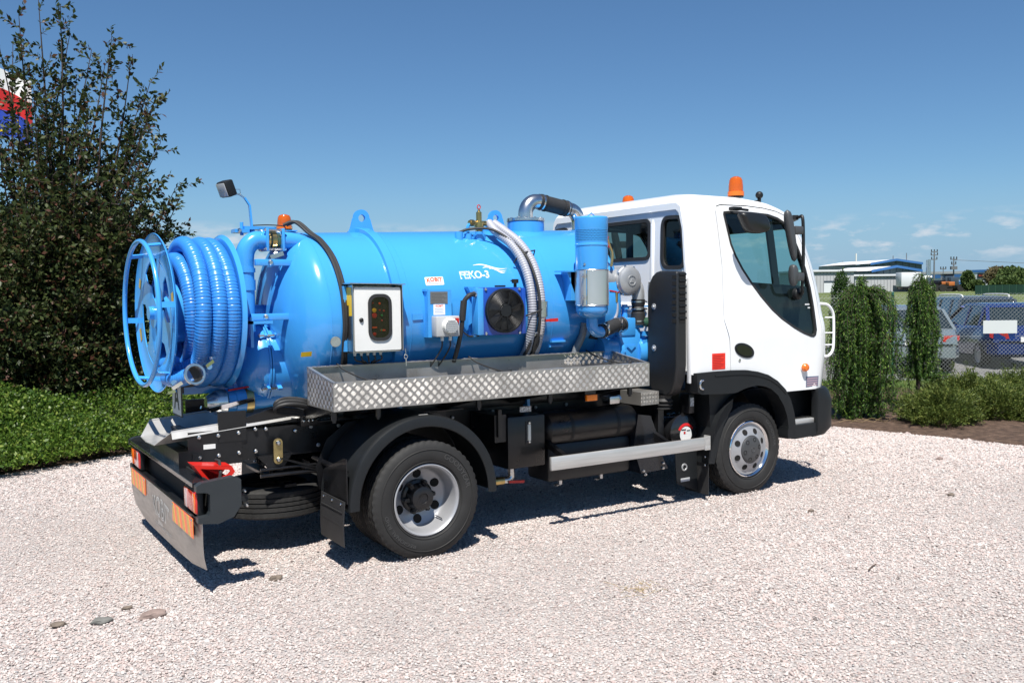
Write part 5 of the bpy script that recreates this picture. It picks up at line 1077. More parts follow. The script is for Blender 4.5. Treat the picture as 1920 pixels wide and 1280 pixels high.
# mirrors
def mirror(name, P, y, th, parent, m=PLAST, rot=0., lean=0.):
    P = smoothpoly(P, 2)
    c = (sum(p[0] for p in P)/len(P), sum(p[1] for p in P)/len(P)); mb = MB(); n = len(P); rr = []
    for d, k in ((-.5, .80), (-.35, .95), (0, 1.), (.35, .95), (.5, .80)): rr.append([(c[0]+(x-c[0])*k, y+d*th+lean*(z-c[1]), c[1]+(z-c[1])*k) for x, z in P])
    for r in rr: mb.v.extend(r)
    for j in range(4):
        for i in range(n): mb.f.append((j*n+i, j*n+(i+1) % n, (j+1)*n+(i+1) % n, (j+1)*n+i))
    mb.f.append(tuple(range(n))[::-1]); mb.f.append(tuple(4*n+i for i in range(n)))
    if rot: mb.xf(lambda p: Vector((c[0]+(p.x-c[0])*math.cos(rot)-(p.y-y)*math.sin(rot), y+(p.x-c[0])*math.sin(rot)+(p.y-y)*math.cos(rot), p.z)))
    return obj(name, mb, m, parent, smooth=50)
KM = mat('mirror_black', (.010, .011, .012), .4); mk = mirror('kerb_mirror', [(2.815, 2.385), (3.10, 2.375), (3.165, 2.31), (3.175, 2.245), (3.12, 2.215), (2.98, 2.205), (2.91, 2.225), (2.86, 2.31)], -1.15, .09, T, KM)
obj('mirror_arm', MB().bar((2.95, -.96, 2.43), (2.96, -1.12, 2.40), .03, .02).box(2.885, 2.99, -1.04, -.98, 2.405, 2.435, .008), PLAST, mk)
for s in (-1, 1):
    y = s*1.15
    mm = mirror('main_mirror', [(3.375, 2.40), (3.41, 2.425), (3.445, 2.39), (3.485, 2.22), (3.515, 2.06), (3.51, 1.985), (3.485, 1.985), (3.445, 2.10), (3.40, 2.26)], y, .055, T, mat('mirror_grey', (.055, .058, .062), .45, var=.06))
    obj('mirror_clamp', MB().box(3.48, 3.585, y-.03, y+.03, 2.215, 2.285, .012), MATS['mirror_grey'], mm)
    mw = mirror('wide_angle_mirror', [(3.455, 1.95), (3.485, 1.965), (3.52, 1.94), (3.53, 1.86), (3.515, 1.79), (3.485, 1.77), (3.46, 1.80), (3.45, 1.87)], y, .06, T, MATS['mirror_grey'])
    obj('mirror_clamp', MB().box(3.51, 3.60, y-.03, y+.03, 1.82, 1.89, .012), MATS['mirror_grey'], mw)
    ma = obj('mirror_arm', MB().tube(spline([Vector((3.68, s*.98, 2.36)), Vector((3.62, s*1.10, 2.37)), Vector((3.60, s*1.15, 2.36)), Vector((3.60, s*1.16, 2.2)), Vector((3.60, s*1.16, 1.9)), Vector((3.60, s*1.15, 1.78)), Vector((3.63, s*1.13, 1.72)), Vector((3.72, s*1.03, 1.71))], 5), .014, 8), PLAST, T)
    obj('arm_base', MB().lathe([(0, .055), (.03, .05), (.05, .03)], side(s)(3.70, 1.71, 0), (0, s, 0), 20), PLAST, ma)
    obj('arm_base', MB().bar((3.68, s*.96, 2.36), (3.62, s*1.06, 2.37), .05, .04), PLAST, ma)
# cab interior
for y in (-.52, .52):
    se = obj('seat', MB().box(2.75, 3.25, y-.24, y+.24, 1.25, 1.42, .05).box(2.68, 2.85, y-.24, y+.24, 1.38, 2.02, .06).box(2.69, 2.80, y-.13, y+.13, 2.02, 2.22, .04), mat('seat_fabric', (.02, .025, .035), .85), T)
obj('dashboard', MB().box(3.70, 4.12, -.95, .95, 1.05, 1.52, .06), MATS['cab_lining'], T)
obj('steering_wheel', MB().lathe([(0, .20), (.02, .215), (.04, .20), (.02, .185), (0, .20)], (3.50, .50, 1.58), (-.5, 0, .86), 32, cap=False).bar((3.7, .5, 1.35), (3.51, .5, 1.58), .05), PLAST, T)
# ================================================================ pump group behind the cab
flt = obj('air_cleaner', MB().lathe([(0, .04), (.02, .09), (.045, .118), (.07, .126), (.56, .126)], (1.61, -.78, 1.535), (0, 0, 1), 40, cap=False).lathe([(.685, .126), (.70, .129), (.775, .129), (.785, .122), (.79, 0)], (1.61, -.78, 1.535), (0, 0, 1), 40, cap=False).lathe([(.56, .126), (.565, .130), (.575, .130), (.58, .126), (.60, .126)], (1.61, -.78, 1.535), (0, 0, 1), 40, cap=False), BLUE, T)
pf = MB()   # perforated band: grid of webs around real openings
nph = 72; zb0, zb1 = 2.135, 2.222; rows = 7
for j in range(rows+1):
    z = zb0+(zb1-zb0)*j/rows; pf.lathe([(-.0022, .124), (-.0022, .127), (.0022, .127), (.0022, .124)], (1.61, -.78, z), (0, 0, 1), 72, cap=False)
for j in range(rows):
    z = zb0+(zb1-zb0)*(j+.5)/rows; h = (zb1-zb0)/rows/2
    for i in range(nph):
        a = 2*PI*(i+.5*(j % 2))/nph; c, s_ = math.cos(a), math.sin(a); t = .0024
        pf.add([Vector((1.61+.127*c-s_*q*t, -.78+.127*s_+c*q*t, z+w*h)) for w in (-1, 1) for q in (-1, 1)], [(0, 1, 3, 2)])
obj('perforated_band', pf, BLUE, flt, smooth=False, kind='stuff', fix=False)
obj('filter_core', MB().lathe([(0, .117), (.09, .117)], (1.61, -.78, 2.132), (0, 0, 1), 32), mat('filter_core_grey', (.015, .05, .14), .7), flt)
obj('lifting_eye', MB().tube([(1.57, -.78, 2.322), (1.61, -.78, 2.352), (1.65, -.78, 2.322)], .005, 6), BLUE, flt)
sv = obj('steel_sleeve', MB().lathe([(0, .128), (0, .131), (.27, .131), (.27, .128)], (1.61, -.78, 1.642), (0, 0, 1), 48, cap=False), mat('sleeve_steel', (.72, .72, .71), .30, metal=.85, var=.06, vscale=2), flt)
obj('sleeve_edge', MB().lathe([(-.004, .1315), (.0, .134), (.004, .1315)], (1.61, -.78, 1.642), (0, 0, 1), 48, cap=False).lathe([(-.004, .1315), (.0, .134), (.004, .1315)], (1.61, -.78, 1.912), (0, 0, 1), 48, cap=False), ZINC, sv)
lt = MB()
th = math.radians(205)
for z in (1.70, 1.865):
    p = Vector((1.61+.137*math.cos(th), -.78+.137*math.sin(th), z)); lt.cyl(p-Vector((0, 0, .02)), p+Vector((0, 0, .02)), .006, 8).bolt(p+Vector((-.005, -.004, 0)), (math.cos(th), math.sin(th), 0), .01, .02)
lt.bar((1.61+.134*math.cos(th+.2), -.78+.134*math.sin(th+.2), 1.645), (1.61+.134*math.cos(th+.2), -.78+.134*math.sin(th+.2), 1.91), .008)
obj('sleeve_latch', lt, ZINC, sv)
obj('filter_bracket', MB().prism([(1.43, 1.91), (1.52, 1.91), (1.52, 1.70)], lambda u, v: Vector((u, -.70, v)), lambda u, v: Vector((u, -.69, v))).box(1.40, 1.52, -.72, -.58, 1.90, 1.91).box(1.47, 1.52, -.70, -.55, 1.68, 1.91), BLUE, T, smooth=False)
obj('latch_bolt', MB().bolt((1.50, -.835, 1.955), (-.5, -1, 0), .012, .01), ZINC, flt)
obj('filter_elbow', MB().tube(spline([(1.61, -.78, 1.56), (1.61, -.78, 1.50), (1.62, -.78, 1.46), (1.66, -.775, 1.435), (1.72, -.77, 1.435)], 6), .045, 18), BLUE, T)
rh = obj('rubber_hose', MB().tube(spline([(1.70, -.77, 1.435), (1.80, -.74, 1.455), (1.90, -.70, 1.475), (2.0, -.66, 1.48)], 5), .055, 16), RUB, T)
for p in ((1.735, -.765, 1.44), (1.93, -.69, 1.478)): obj('hose_clamp', MB().lathe([(-.008, .056), (-.008, .060), (.008, .060), (.008, .056)], p, (1, .2, .12), 20, cap=False).bolt(Vector(p)+Vector((0, -.062, .02)), (0, -.3, 1), .01, .03), ZINC, rh)
ribbed('ribbed_hose', [(1.66, -.62, 1.50), (1.65, -.60, 1.40), (1.60, -.58, 1.28), (1.58, -.56, 1.15)], .03, .014, mat('grey_hose', (.18, .20, .22), .5), T)
# silver vacuum compressor body with end cover
ap_ = obj('vacuum_pump_head', MB().lathe([(0, .115), (.28, .118), (.30, .125), (.33, .125), (.335, .118), (.36, .112), (.372, .09), (.376, .05), (.376, 0)], (2.12, -.28, 1.835), (0, -1, 0), 40, cap=False), CASTAL, T)
obj('pump_emblem', MB().lathe([(.3765, .045), (.381, .044), (.381, .037), (.377, .036)], (2.12, -.28, 1.835), (0, -1, 0), 24, cap=False).prism([(2.10, 1.82), (2.12, 1.855), (2.14, 1.82)], lambda u, v: Vector((u, -.656, v)), lambda u, v: Vector((u, -.661, v))), CASTAL, ap_)
for k in range(8):
    a = 2*PI*k/8+.3; obj('pump_bolt', MB().bolt((2.12+.118*math.cos(a), -.61, 1.835+.118*math.sin(a)), (0, -1, 0), .013, .012), ZINC, ap_)
obj('pump_casing', MB().cyl((1.86, -.50, 1.84), (2.10, -.50, 1.84), .10, 28).lathe([(0, .10), (.02, .085), (.12, .08)], (1.86, -.5, 1.84), (-1, 0, 0), 24), CASTAL, T)
obj('pump_outlet', MB().tube(spline([(2.14, -.50, 1.86), (2.20, -.52, 1.85), (2.245, -.56, 1.80), (2.25, -.58, 1.73), (2.25, -.58, 1.66)], 6), .052, 20), CASTAL, T)
obj('bellows', MB().lathe([(0, .058), (.10, .058), (.11, .048), (.13, .06), (.15, .048), (.17, .058), (.21, .058)], (2.25, -.58, 1.47), (0, 0, 1), 24), RUB, T)
for z in (1.66, 1.60, 1.50): obj('hose_clamp', MB().lathe([(-.006, .058), (-.006, .062), (.006, .062), (.006, .058)], (2.25, -.58, z), (0, 0, 1), 20, cap=False).bolt((2.31, -.60, z), (1, 0, 0), .01, .02), ZINC, T)
obj('red_band', MB().bar((1.92, -.615, 1.755), (2.02, -.61, 1.74), .01), RED, T)
obj('galvanised_pipe', MB().tube(spline([(1.95, -.35, 2.20), (1.97, -.37, 2.05), (1.98, -.40, 1.95)], 4), .05, 18), ZINC, T)
obj('wire_bundle', MB().tube(spline([(1.90, -.60, 2.20), (1.93, -.60, 2.12), (1.96, -.6, 2.05), (1.95, -.6, 1.95)], 4), .012, 8), GOLD, T)
obj('wire_bundle', MB().tube(spline([(1.91, -.61, 2.19), (1.90, -.61, 2.15), (1.92, -.61, 2.10)], 4), .006, 6), RED, T)
obj('drain_hose', MB().tube(spline([(1.99, -.61, 1.70), (2.0, -.61, 1.63), (1.99, -.61, 1.55), (1.94, -.61, 1.48), (1.90, -.6, 1.44)], 5), .013, 8), CLEAR, T)
obj('brass_fitting', MB().cyl((1.99, -.61, 1.74), (1.99, -.61, 1.66), .016, 8), BRASS, T)
pb = obj('vane_pump', MB().box(2.03, 2.26, -.60, -.35, 1.12, 1.44, .012).box(2.02, 2.20, -.61, -.36, 1.38, 1.53, .012).box(2.20, 2.30, -.60, -.34, 1.44, 1.50, .01).lathe([(0, .14), (.03, .15), (.2, .15), (.23, .14)], (2.16, -.36, 1.22), (0, -1, 0), 32), BLUE, T)
obj('pump_flange', MB().lathe([(0, .10), (.03, .12), (.05, .12), (.06, .10), (.16, .10), (.17, .12), (.19, .12)], (1.84, -.55, 1.27), (1, 0, -.05), 32), BLUE, pb)
for k in range(10):
    a = 2*PI*k/10; obj('pump_bolt', MB().bolt((2.04, -.55-.105*math.cos(a), 1.26+.105*math.sin(a)), (-1, 0, 0), .012, .012), BLUE, pb)
for k in range(4): obj('pump_fin', MB().box(2.28, 2.345, -.60, -.45, 1.14+.072*k, 1.155+.072*k).box(2.27, 2.335, -.62, -.47, 1.16+.072*k, 1.20+.072*k), BLUE, pb)
obj('pump_side', MB().lathe([(0, .13), (.08, .15), (.12, .14)], (2.24, -.50, 1.24), (1, 0, 0), 24), BLUE, pb)
obj('cast_arrow', MB().prism([(2.10, 1.30), (2.20, 1.30), (2.15, 1.26)], lambda u, v: Vector((u, -.612, v)), lambda u, v: Vector((u, -.606, v))), BLUE, pb)
obj('control_valve', MB().cyl((2.13, -.55, 1.52), (2.13, -.55, 1.64), .025, 12).cyl((2.13, -.55, 1.60), (2.13, -.55, 1.625), .04, 12).box(2.13, 2.40, -.56, -.54, 1.615, 1.628).cyl((2.30, -.55, 1.60), (2.30, -.55, 1.50), .01), BLUE, pb)
obj('green_valve', MB().lathe([(0, .025), (.02, .04), (.06, .04), (.08, .02)], (2.27, -.62, 1.49), (1, -.3, 0), 14), mat('dark_green', (.02, .07, .04), .4), pb)
obj('red_knob', MB().lathe([(0, .018), (.02, .018)], (2.34, -.645, 1.49), (1, -.3, 0), 10), RED, pb)
obj('hose_clamp', MB().lathe([(-.01, .06), (-.01, .064), (.01, .064), (.01, .06)], (2.0, -.665, 1.48), (1, .2, .12), 20, cap=False), ZINC, T)
for p, q, r in (((1.80, -.50, 1.45), (2.05, -.45, 1.55), .02), ((1.75, -.55, 1.40), (1.95, -.5, 1.36), .03)): obj('rubber_hose', MB().tube([p, q], r, 10), RUB, T)
obj('pump_frame', MB().box(1.75, 2.35, -.60, -.30, 1.02, 1.06).box(1.80, 1.86, -.55, -.35, .87, 1.05).box(2.22, 2.28, -.55, -.35, .87, 1.05), BLACK, T, smooth=False)
# ================================================================ SETTING
FWD = Vector((math.sin(YAW), math.cos(YAW), 0)); RGT = Vector((math.cos(YAW), -math.sin(YAW), 0)); C0 = Vector((CAM.x, CAM.y, 0))
def hor(px): return 562.0-.0111*(px-100)
def G(px, D, z=0.):      # ground-plan point: image column px at depth D along the optical axis
    return C0+FWD*D+RGT*((px-960)/FPX*D)+Vector((0, 0, z))
def Zp(py, px, D): return CAM.z+(hor(px)-py)*D/FPX
def rise(p):
    q = Vector((p[0], p[1], 0))-C0; D = q.dot(FWD); lat = q.dot(RGT)/max(D, 1)
    t = min(1, max(0, (D-26)/90)); t = t*t*(3-2*t); a = min(1, max(0, (lat+.35)/.6)); return t*(.35+1.25*a*a*(3-2*a))
def ground_mat():
    m = bpy.data.materials.new('gravel_ground'); m.use_nodes = True; t = m.node_tree; b = t.nodes['Principled BSDF']
    c = t.nodes.new('ShaderNodeTexCoord')
    v = t.nodes.new('ShaderNodeTexVoronoi'); v.inputs['Scale'].default_value = 62; t.links.new(c.outputs['Object'], v.inputs['Vector'])
    r = t.nodes.new('ShaderNodeValToRGB'); t.links.new(v.outputs['Color'], r.inputs[0])
    e = r.color_ramp.elements; e[0].position = .0; e[0].color = (.40, .36, .34, 1); e[1].position = 1; e[1].color = (.55, .51, .49, 1)
    x = e.new(.3); x.color = (.46, .40, .38, 1); x = e.new(.6); x.color = (.50, .465, .445, 1)
    n = t.nodes.new('ShaderNodeTexNoise'); n.inputs['Scale'].default_value = .9; n.inputs['Detail'].default_value = 6; t.links.new(c.outputs['Object'], n.inputs[0])
    mr = t.nodes.new('ShaderNodeMapRange'); mr.inputs[1].default_value = .3; mr.inputs[2].default_value = .7; mr.inputs[3].default_value = .86; mr.inputs[4].default_value = 1.1; t.links.new(n.outputs[0], mr.inputs[0])
    d = t.nodes.new('ShaderNodeMapRange'); d.inputs[1].default_value = .0; d.inputs[2].default_value = .55; d.inputs[3].default_value = 1.0; d.inputs[4].default_value = .75; t.links.new(v.outputs['Distance'], d.inputs[0])
    mm = t.nodes.new('ShaderNodeMath'); mm.operation = 'MULTIPLY'; t.links.new(mr.outputs[0], mm.inputs[0]); t.links.new(d.outputs[0], mm.inputs[1])
    h = t.nodes.new('ShaderNodeHueSaturation'); t.links.new(r.outputs[0], h.inputs['Color']); t.links.new(mm.outputs[0], h.inputs['Value']); t.links.new(h.outputs[0], b.inputs['Base Color'])
    b.inputs['Roughness'].default_value = .85
    bn = t.nodes.new('ShaderNodeBump'); bn.inputs['Strength'].default_value = .8; bn.inputs['Distance'].default_value = .012; bn.invert = True; t.links.new(v.outputs['Distance'], bn.inputs['Height']); t.links.new(bn.outputs[0], b.inputs['Normal'])
    return m
GRM = ground_mat()
def noise_mat(name, cols, scale, rough=.9, bump=.5, bscale=None, detail=8):
    m = bpy.data.materials.new(name); m.use_nodes = True; t = m.node_tree; b = t.nodes['Principled BSDF']; c = t.nodes.new('ShaderNodeTexCoord')
    n = t.nodes.new('ShaderNodeTexNoise'); n.inputs['Scale'].default_value = scale; n.inputs['Detail'].default_value = detail; n.inputs['Roughness'].default_value = .65; t.links.new(c.outputs['Object'], n.inputs[0])
    r = t.nodes.new('ShaderNodeValToRGB'); t.links.new(n.outputs[0], r.inputs[0]); e = r.color_ramp.elements; e[0].position = .32; e[0].color = (*cols[0], 1); e[1].position = .68; e[1].color = (*cols[-1], 1)
    for k, q in enumerate(cols[1:-1]): x = e.new(.32+.36*(k+1)/(len(cols)-1)); x.color = (*q, 1)
    t.links.new(r.outputs[0], b.inputs['Base Color']); b.inputs['Roughness'].default_value = rough
    n2 = t.nodes.new('ShaderNodeTexNoise'); n2.inputs['Scale'].default_value = bscale or scale*6; n2.inputs['Detail'].default_value = 6; t.links.new(c.outputs['Object'], n2.inputs[0])
    bn = t.nodes.new('ShaderNodeBump'); bn.inputs['Strength'].default_value = bump; bn.inputs['Distance'].default_value = .03; t.links.new(n2.outputs[0], bn.inputs['Height']); t.links.new(bn.outputs[0], b.inputs['Normal'])
    return m
# field reaching the horizon, rising gently beyond the car park
rad = [0, 4, 8, 12, 16, 20, 24, 28, 32, 38, 45, 55, 65, 80, 100, 125, 160, 220, 320, 500, 900, 1600, 2400, 3200, 4500, 7000]; na = 120; V = []; F = []
for r in rad:
    for k in range(na):
        a = 2*PI*k/na; p = C0+Vector((math.cos(a), math.sin(a), 0))*r; z = rise(p)-.05
        V.append((p.x, p.y, z))
for j in range(len(rad)-1):
    for k in range(na): F.append((j*na+k, (j+1)*na+k, (j+1)*na+(k+1) % na, j*na+(k+1) % na))
fieldm = noise_mat('field_grass', [(.06, .085, .018), (.09, .12, .028), (.13, .15, .04)], .35, bump=.4, bscale=14)
o = fastobj('field', V, F, fieldm, kind='structure', smooth=True)
def flat(name, poly, z, m, g=2.0):
    mb = slab(MB(), poly, lambda u, v, o: Vector((u, v, z)), 0, None, g=g); return obj(name, mb, m, None, smooth=False, kind='structure', fix=False)
EDGE = [(-9, 1.2), (-4.5, 3.1), (-3.0, 3.62), (-2.2, 3.92), (-1.5, 4.12), (-.84, 4.5), (.4, 4.9), (2, 5.1), (4.2, 4.6), (5.6, 3.4), (6.5, 2.1), (6.95, 1.17), (7.12, .3), (7.30, -.5), (7.36, -1.1), (7.7, -2.6), (8.6, -6.0)]
EDGE = smoothpoly(EDGE, 2, closed=False)
gp_ = EDGE+[(8.6, -14), (-9, -14)]
flat('gravel_yard', [(-9, -14)]+EDGE+[(8.6, -14)], 0, GRM, g=1.5)
soil = noise_mat('mulch_soil', [(.035, .020, .012), (.085, .050, .032), (.15, .095, .065)], 9, bump=1., bscale=60)
fn = [Vector((x, y, 0)) for x, y in EDGE]
nrm = []
outer = []
for i, p in enumerate(fn):
    d = (fn[min(i+1, len(fn)-1)]-fn[max(i-1, 0)]).normalized(); n_ = Vector((-d.y, d.x, 0)); outer.append(p+n_*5.2)
bed = MB(); vs = []
for k in range(9):
    for p, q in zip(fn, outer):
        t = k/8; r = p.lerp(q, t**1.5); vs.append(Vector((r.x, r.y, .004+.03*math.sin(min(1, t*2)*PI/2)-.02*(t > .9)+.012*math.sin(r.x*7+r.y*9)*(t > .05))))
nE = len(fn)
bed.add(vs, [(j*nE+i, j*nE+i+1, (j+1)*nE+i+1, (j+1)*nE+i) for j in range(8) for i in range(nE-1)])
obj('planting_bed', bed, soil, None, kind='structure', fix=False)
lawnm = noise_mat('lawn_grass', [(.05, .085, .015), (.09, .14, .03), (.12, .17, .04)], 1.2, bump=.6, bscale=40)
def plan(pts): return [(p.x, p.y) for p in [G(*q) for q in pts]]
flat('lawn', plan([(1350, 12.9), (2500, 12.4), (2500, 17.3), (-300, 17.3), (-300, 14.6), (1000, 15)]), .002, lawnm)
flat('car_park', plan([(900, 17.3), (2600, 17.3), (2600, 30), (900, 30)]), -.002, noise_mat('asphalt', [(.10, .10, .10), (.15, .148, .145), (.19, .185, .18)], 3, bump=.3, bscale=150))
# ---------------- gravel stones: instanced chips
def in_yard(p):
    return inpoly(p[0], p[1], YP)
YP = [(-9, -14)]+EDGE+[(8.6, -14)]
n = 900000
d_ = 2.2+14.5*rng.random(n)**.75; a_ = (rng.random(n)-.5)*math.radians(84)
lat = np.tan(a_)*d_
X = C0.x+FWD.x*d_+RGT.x*lat; Y = C0.y+FWD.y*d_+RGT.y*lat
# vectorised point in polygon
ins = np.zeros(n, bool); PP = YP; j = len(PP)-1
for i in range(len(PP)):
    xi, yi = PP[i]; xj, yj = PP[j]; c = ((yi > Y) != (yj > Y)) & (X < (xj-xi)*(Y-yi)/(yj-yi+1e-12)+xi); ins ^= c; j = i
X, Y = X[ins], Y[ins]; dd = d_[ins]
ex, ey, ed = [], [], []
for wx, wy, ww_ in ((0, -.995, .12), (0, -.735, .12), (0, .995, .12), (3.15, -.882, .11), (3.15, .882, .11)):
    m_ = 700; ex.append(wx+rng.normal(size=m_)*.10); ey.append(wy+(rng.random(m_)*2-1)*(ww_+.05)); ed.append(np.full(m_, 6.))
X = np.concatenate([X]+ex); Y = np.concatenate([Y]+ey); dd = np.concatenate([dd]+ed); nx_ = sum(len(a) for a in ex)
pm = bpy.data.meshes.new('gravel_stones'); pm.vertices.add(len(X)); Zg = rng.random(len(X))*.006+.0005; Zg[-nx_:] += rng.random(nx_)*.016
pm.vertices.foreach_set('co', np.stack([X, Y, Zg], 1).astype(np.float32).ravel())
patch = .5+.25*(np.sin(X*1.3+Y*.7)+np.sin(Y*1.9-X*.8+2)+.7*np.sin(X*3.1+1)*np.sin(Y*2.7)); siz = (.0042+.0058*rng.random(len(X))**2.4)*np.clip(dd/6.5, 1, 1.9)*(.82+.36*np.clip(patch, 0, 1))
big = rng.random(len(X)) < .004; siz[big] *= 2.2
at = pm.attributes.new('siz', 'FLOAT', 'POINT'); at.data.foreach_set('value', siz.astype(np.float32))
rot = np.stack([(rng.random(len(X))-.5)*.62, (rng.random(len(X))-.5)*.62, rng.random(len(X))*6.283], 1)
at = pm.attributes.new('rot', 'FLOAT_VECTOR', 'POINT'); at.data.foreach_set('vector', rot.astype(np.float32).ravel())
stones = bpy.data.objects.new('gravel_stones', pm); COL.objects.link(stones); stones['kind'] = 'stuff'; stones['label'] = 'pale pink and grey crushed gravel stones covering the yard'
def chipmesh(k):
    bm = bmesh.new(); bmesh.ops.create_icosphere(bm, subdivisions=1, radius=1); r = random.Random(k)
    for v in bm.verts: v.co = Vector((v.co.x*(1+r.uniform(-.3, .3)), v.co.y*(.72+r.uniform(-.2, .2)), v.co.z*(.42+r.uniform(-.12, .12))))
    me = bpy.data.meshes.new('stone_chip'); bm.to_mesh(me); bm.free(); return me
sm = bpy.data.materials.new('gravel_chip'); sm.use_nodes = True; t = sm.node_tree; b = t.nodes['Principled BSDF']; oi = t.nodes.new('ShaderNodeObjectInfo'); r = t.nodes.new('ShaderNodeValToRGB'); t.links.new(oi.outputs['Random'], r.inputs[0])
e = r.color_ramp.elements; e[0].position = 0; e[0].color = (.11, .095, .09, 1); e[1].position = 1; e[1].color = (.50, .48, .46, 1)
for p, c in ((.010, (.22, .19, .175)), (.028, (.31, .31, .31)), (.07, (.36, .30, .28)), (.11, (.405, .345, .325)), (.30, (.43, .385, .365)), (.46, (.42, .41, .40)), (.60, (.455, .42, .40)), (.74, (.42, .37, .35)), (.86, (.50, .48, .46))): x = e.new(p); x.color = (*c, 1)
gm_ = t.nodes.new('ShaderNodeMix'); gm_.data_type = 'RGBA'; gm_.blend_type = 'MULTIPLY'; gm_.inputs[0].default_value = 1; t.links.new(r.outputs[0], gm_.inputs[6]); gm_.inputs[7].default_value = (1.12, 1.075, 1.06, 1); t.links.new(gm_.outputs[2], b.inputs['Base Color']); b.inputs['Roughness'].default_value = .75; r.color_ramp.interpolation = 'CONSTANT'
GRAVEL_RAMP = r.color_ramp
ng = bpy.data.node_groups.new('scatter_chips', 'GeometryNodeTree'); ng.interface.new_socket('Geometry', in_out='INPUT', socket_type='NodeSocketGeometry'); ng.interface.new_socket('Geometry', in_out='OUTPUT', socket_type='NodeSocketGeometry')
gi = ng.nodes.new('NodeGroupInput'); go = ng.nodes.new('NodeGroupOutput'); jn = ng.nodes.new('GeometryNodeJoinGeometry')
ip = ng.nodes.new('GeometryNodeInstanceOnPoints'); L2 = ng.links.new
for k in range(5):
    ico = ng.nodes.new('GeometryNodeMeshIcoSphere'); ico.inputs['Radius'].default_value = 1; ico.inputs['Subdivisions'].default_value = 1
    sp_ = ng.nodes.new('GeometryNodeSetPosition'); nz_ = ng.nodes.new('ShaderNodeTexNoise'); nz_.noise_dimensions = '4D'; nz_.inputs['W'].default_value = k*3.7; nz_.inputs['Scale'].default_value = 1.3
    sb_ = ng.nodes.new('ShaderNodeVectorMath'); sb_.operation = 'SUBTRACT'; sb_.inputs[1].default_value = (.5, .5, .5); L2(nz_.outputs['Color'], sb_.inputs[0])
    ms = ng.nodes.new('ShaderNodeVectorMath'); ms.operation = 'SCALE'; ms.inputs['Scale'].default_value = 1.7; L2(sb_.outputs[0], ms.inputs[0]); L2(ms.outputs[0], sp_.inputs['Offset'])
    L2(ico.outputs[0], sp_.inputs[0]); tr_ = ng.nodes.new('GeometryNodeTransform'); tr_.inputs['Scale'].default_value = (1.1, .8, .42+.05*k); L2(sp_.outputs[0], tr_.inputs[0])
    smn = ng.nodes.new('GeometryNodeSetMaterial'); smn.inputs['Material'].default_value = sm; L2(tr_.outputs[0], smn.inputs[0])
    shn = ng.nodes.new('GeometryNodeSetShadeSmooth'); shn.inputs['Shade Smooth'].default_value = False; L2(smn.outputs[0], shn.inputs[0])
    gti = ng.nodes.new('GeometryNodeGeometryToInstance'); L2(shn.outputs[0], gti.inputs[0]); L2(gti.outputs[0], jn.inputs[0])
m2p = ng.nodes.new('GeometryNodeMeshToPoints'); L2(gi.outputs[0], m2p.inputs[0]); L2(m2p.outputs[0], ip.inputs['Points']); L2(jn.outputs[0], ip.inputs['Instance']); ip.inputs['Pick Instance'].default_value = True
rv_ = ng.nodes.new('FunctionNodeRandomValue'); rv_.data_type = 'INT'; rv_.inputs['Min'].default_value = 0 if False else 0
for s_ in rv_.inputs:
    if s_.name == 'Max' and s_.type == 'INT': s_.default_value = 4
io_ = [s_ for s_ in rv_.outputs if s_.type == 'INT'][0]; L2(io_, ip.inputs['Instance Index'])
na_ = ng.nodes.new('GeometryNodeInputNamedAttribute'); na_.data_type = 'FLOAT'; na_.inputs[0].default_value = 'siz'; L2([s_ for s_ in na_.outputs if s_.enabled][0], ip.inputs['Scale'])
nb_ = ng.nodes.new('GeometryNodeInputNamedAttribute'); nb_.data_type = 'FLOAT_VECTOR'; nb_.inputs[0].default_value = 'rot'; e2r = ng.nodes.new('FunctionNodeEulerToRotation'); L2([s_ for s_ in nb_.outputs if s_.enabled][0], e2r.inputs[0]); L2(e2r.outputs[0], ip.inputs['Rotation'])
L2(ip.outputs[0], go.inputs[0]); md = stones.modifiers.new('scatter', 'NODES'); md.node_group = ng
# bigger stones lying on the gravel
def rock(x, y, r, seed, col, label, sx=1.):
    r *= .78
    rr = random.Random(seed); bm = bmesh.new(); bmesh.ops.create_icosphere(bm, subdivisions=3, radius=1)
    o1, o2, o3 = rr.uniform(0, 9), rr.uniform(0, 9), rr.uniform(0, 9)
    from mathutils import noise as mn
    vs = []
    for v in bm.verts:
        k = 1+.35*(mn.noise(v.co*1.2+Vector((o1, o2, o3))))+.12*mn.noise(v.co*3.1+Vector((o2, o1, o3))); q = v.co*k; vs.append(Vector((x+q.x*r*sx, y+q.y*r*.7, .014+q.z*r*.42)))
    bm.verts.index_update(); m = MB().add(vs, [[v.index for v in f.verts] for f in bm.faces]); bm.free()
    tag(obj('stone', m, mat('stone_'+col[0], col[1], .85, var=.25, vscale=25, bump=.4, bscale=60), None), label, 'stone', 'larger stones lying on the gravel')
br_ = ('brown', (.15, .12, .095)); gy_ = ('grey', (.14, .14, .13)); pk_ = ('rose', (.22, .165, .145))
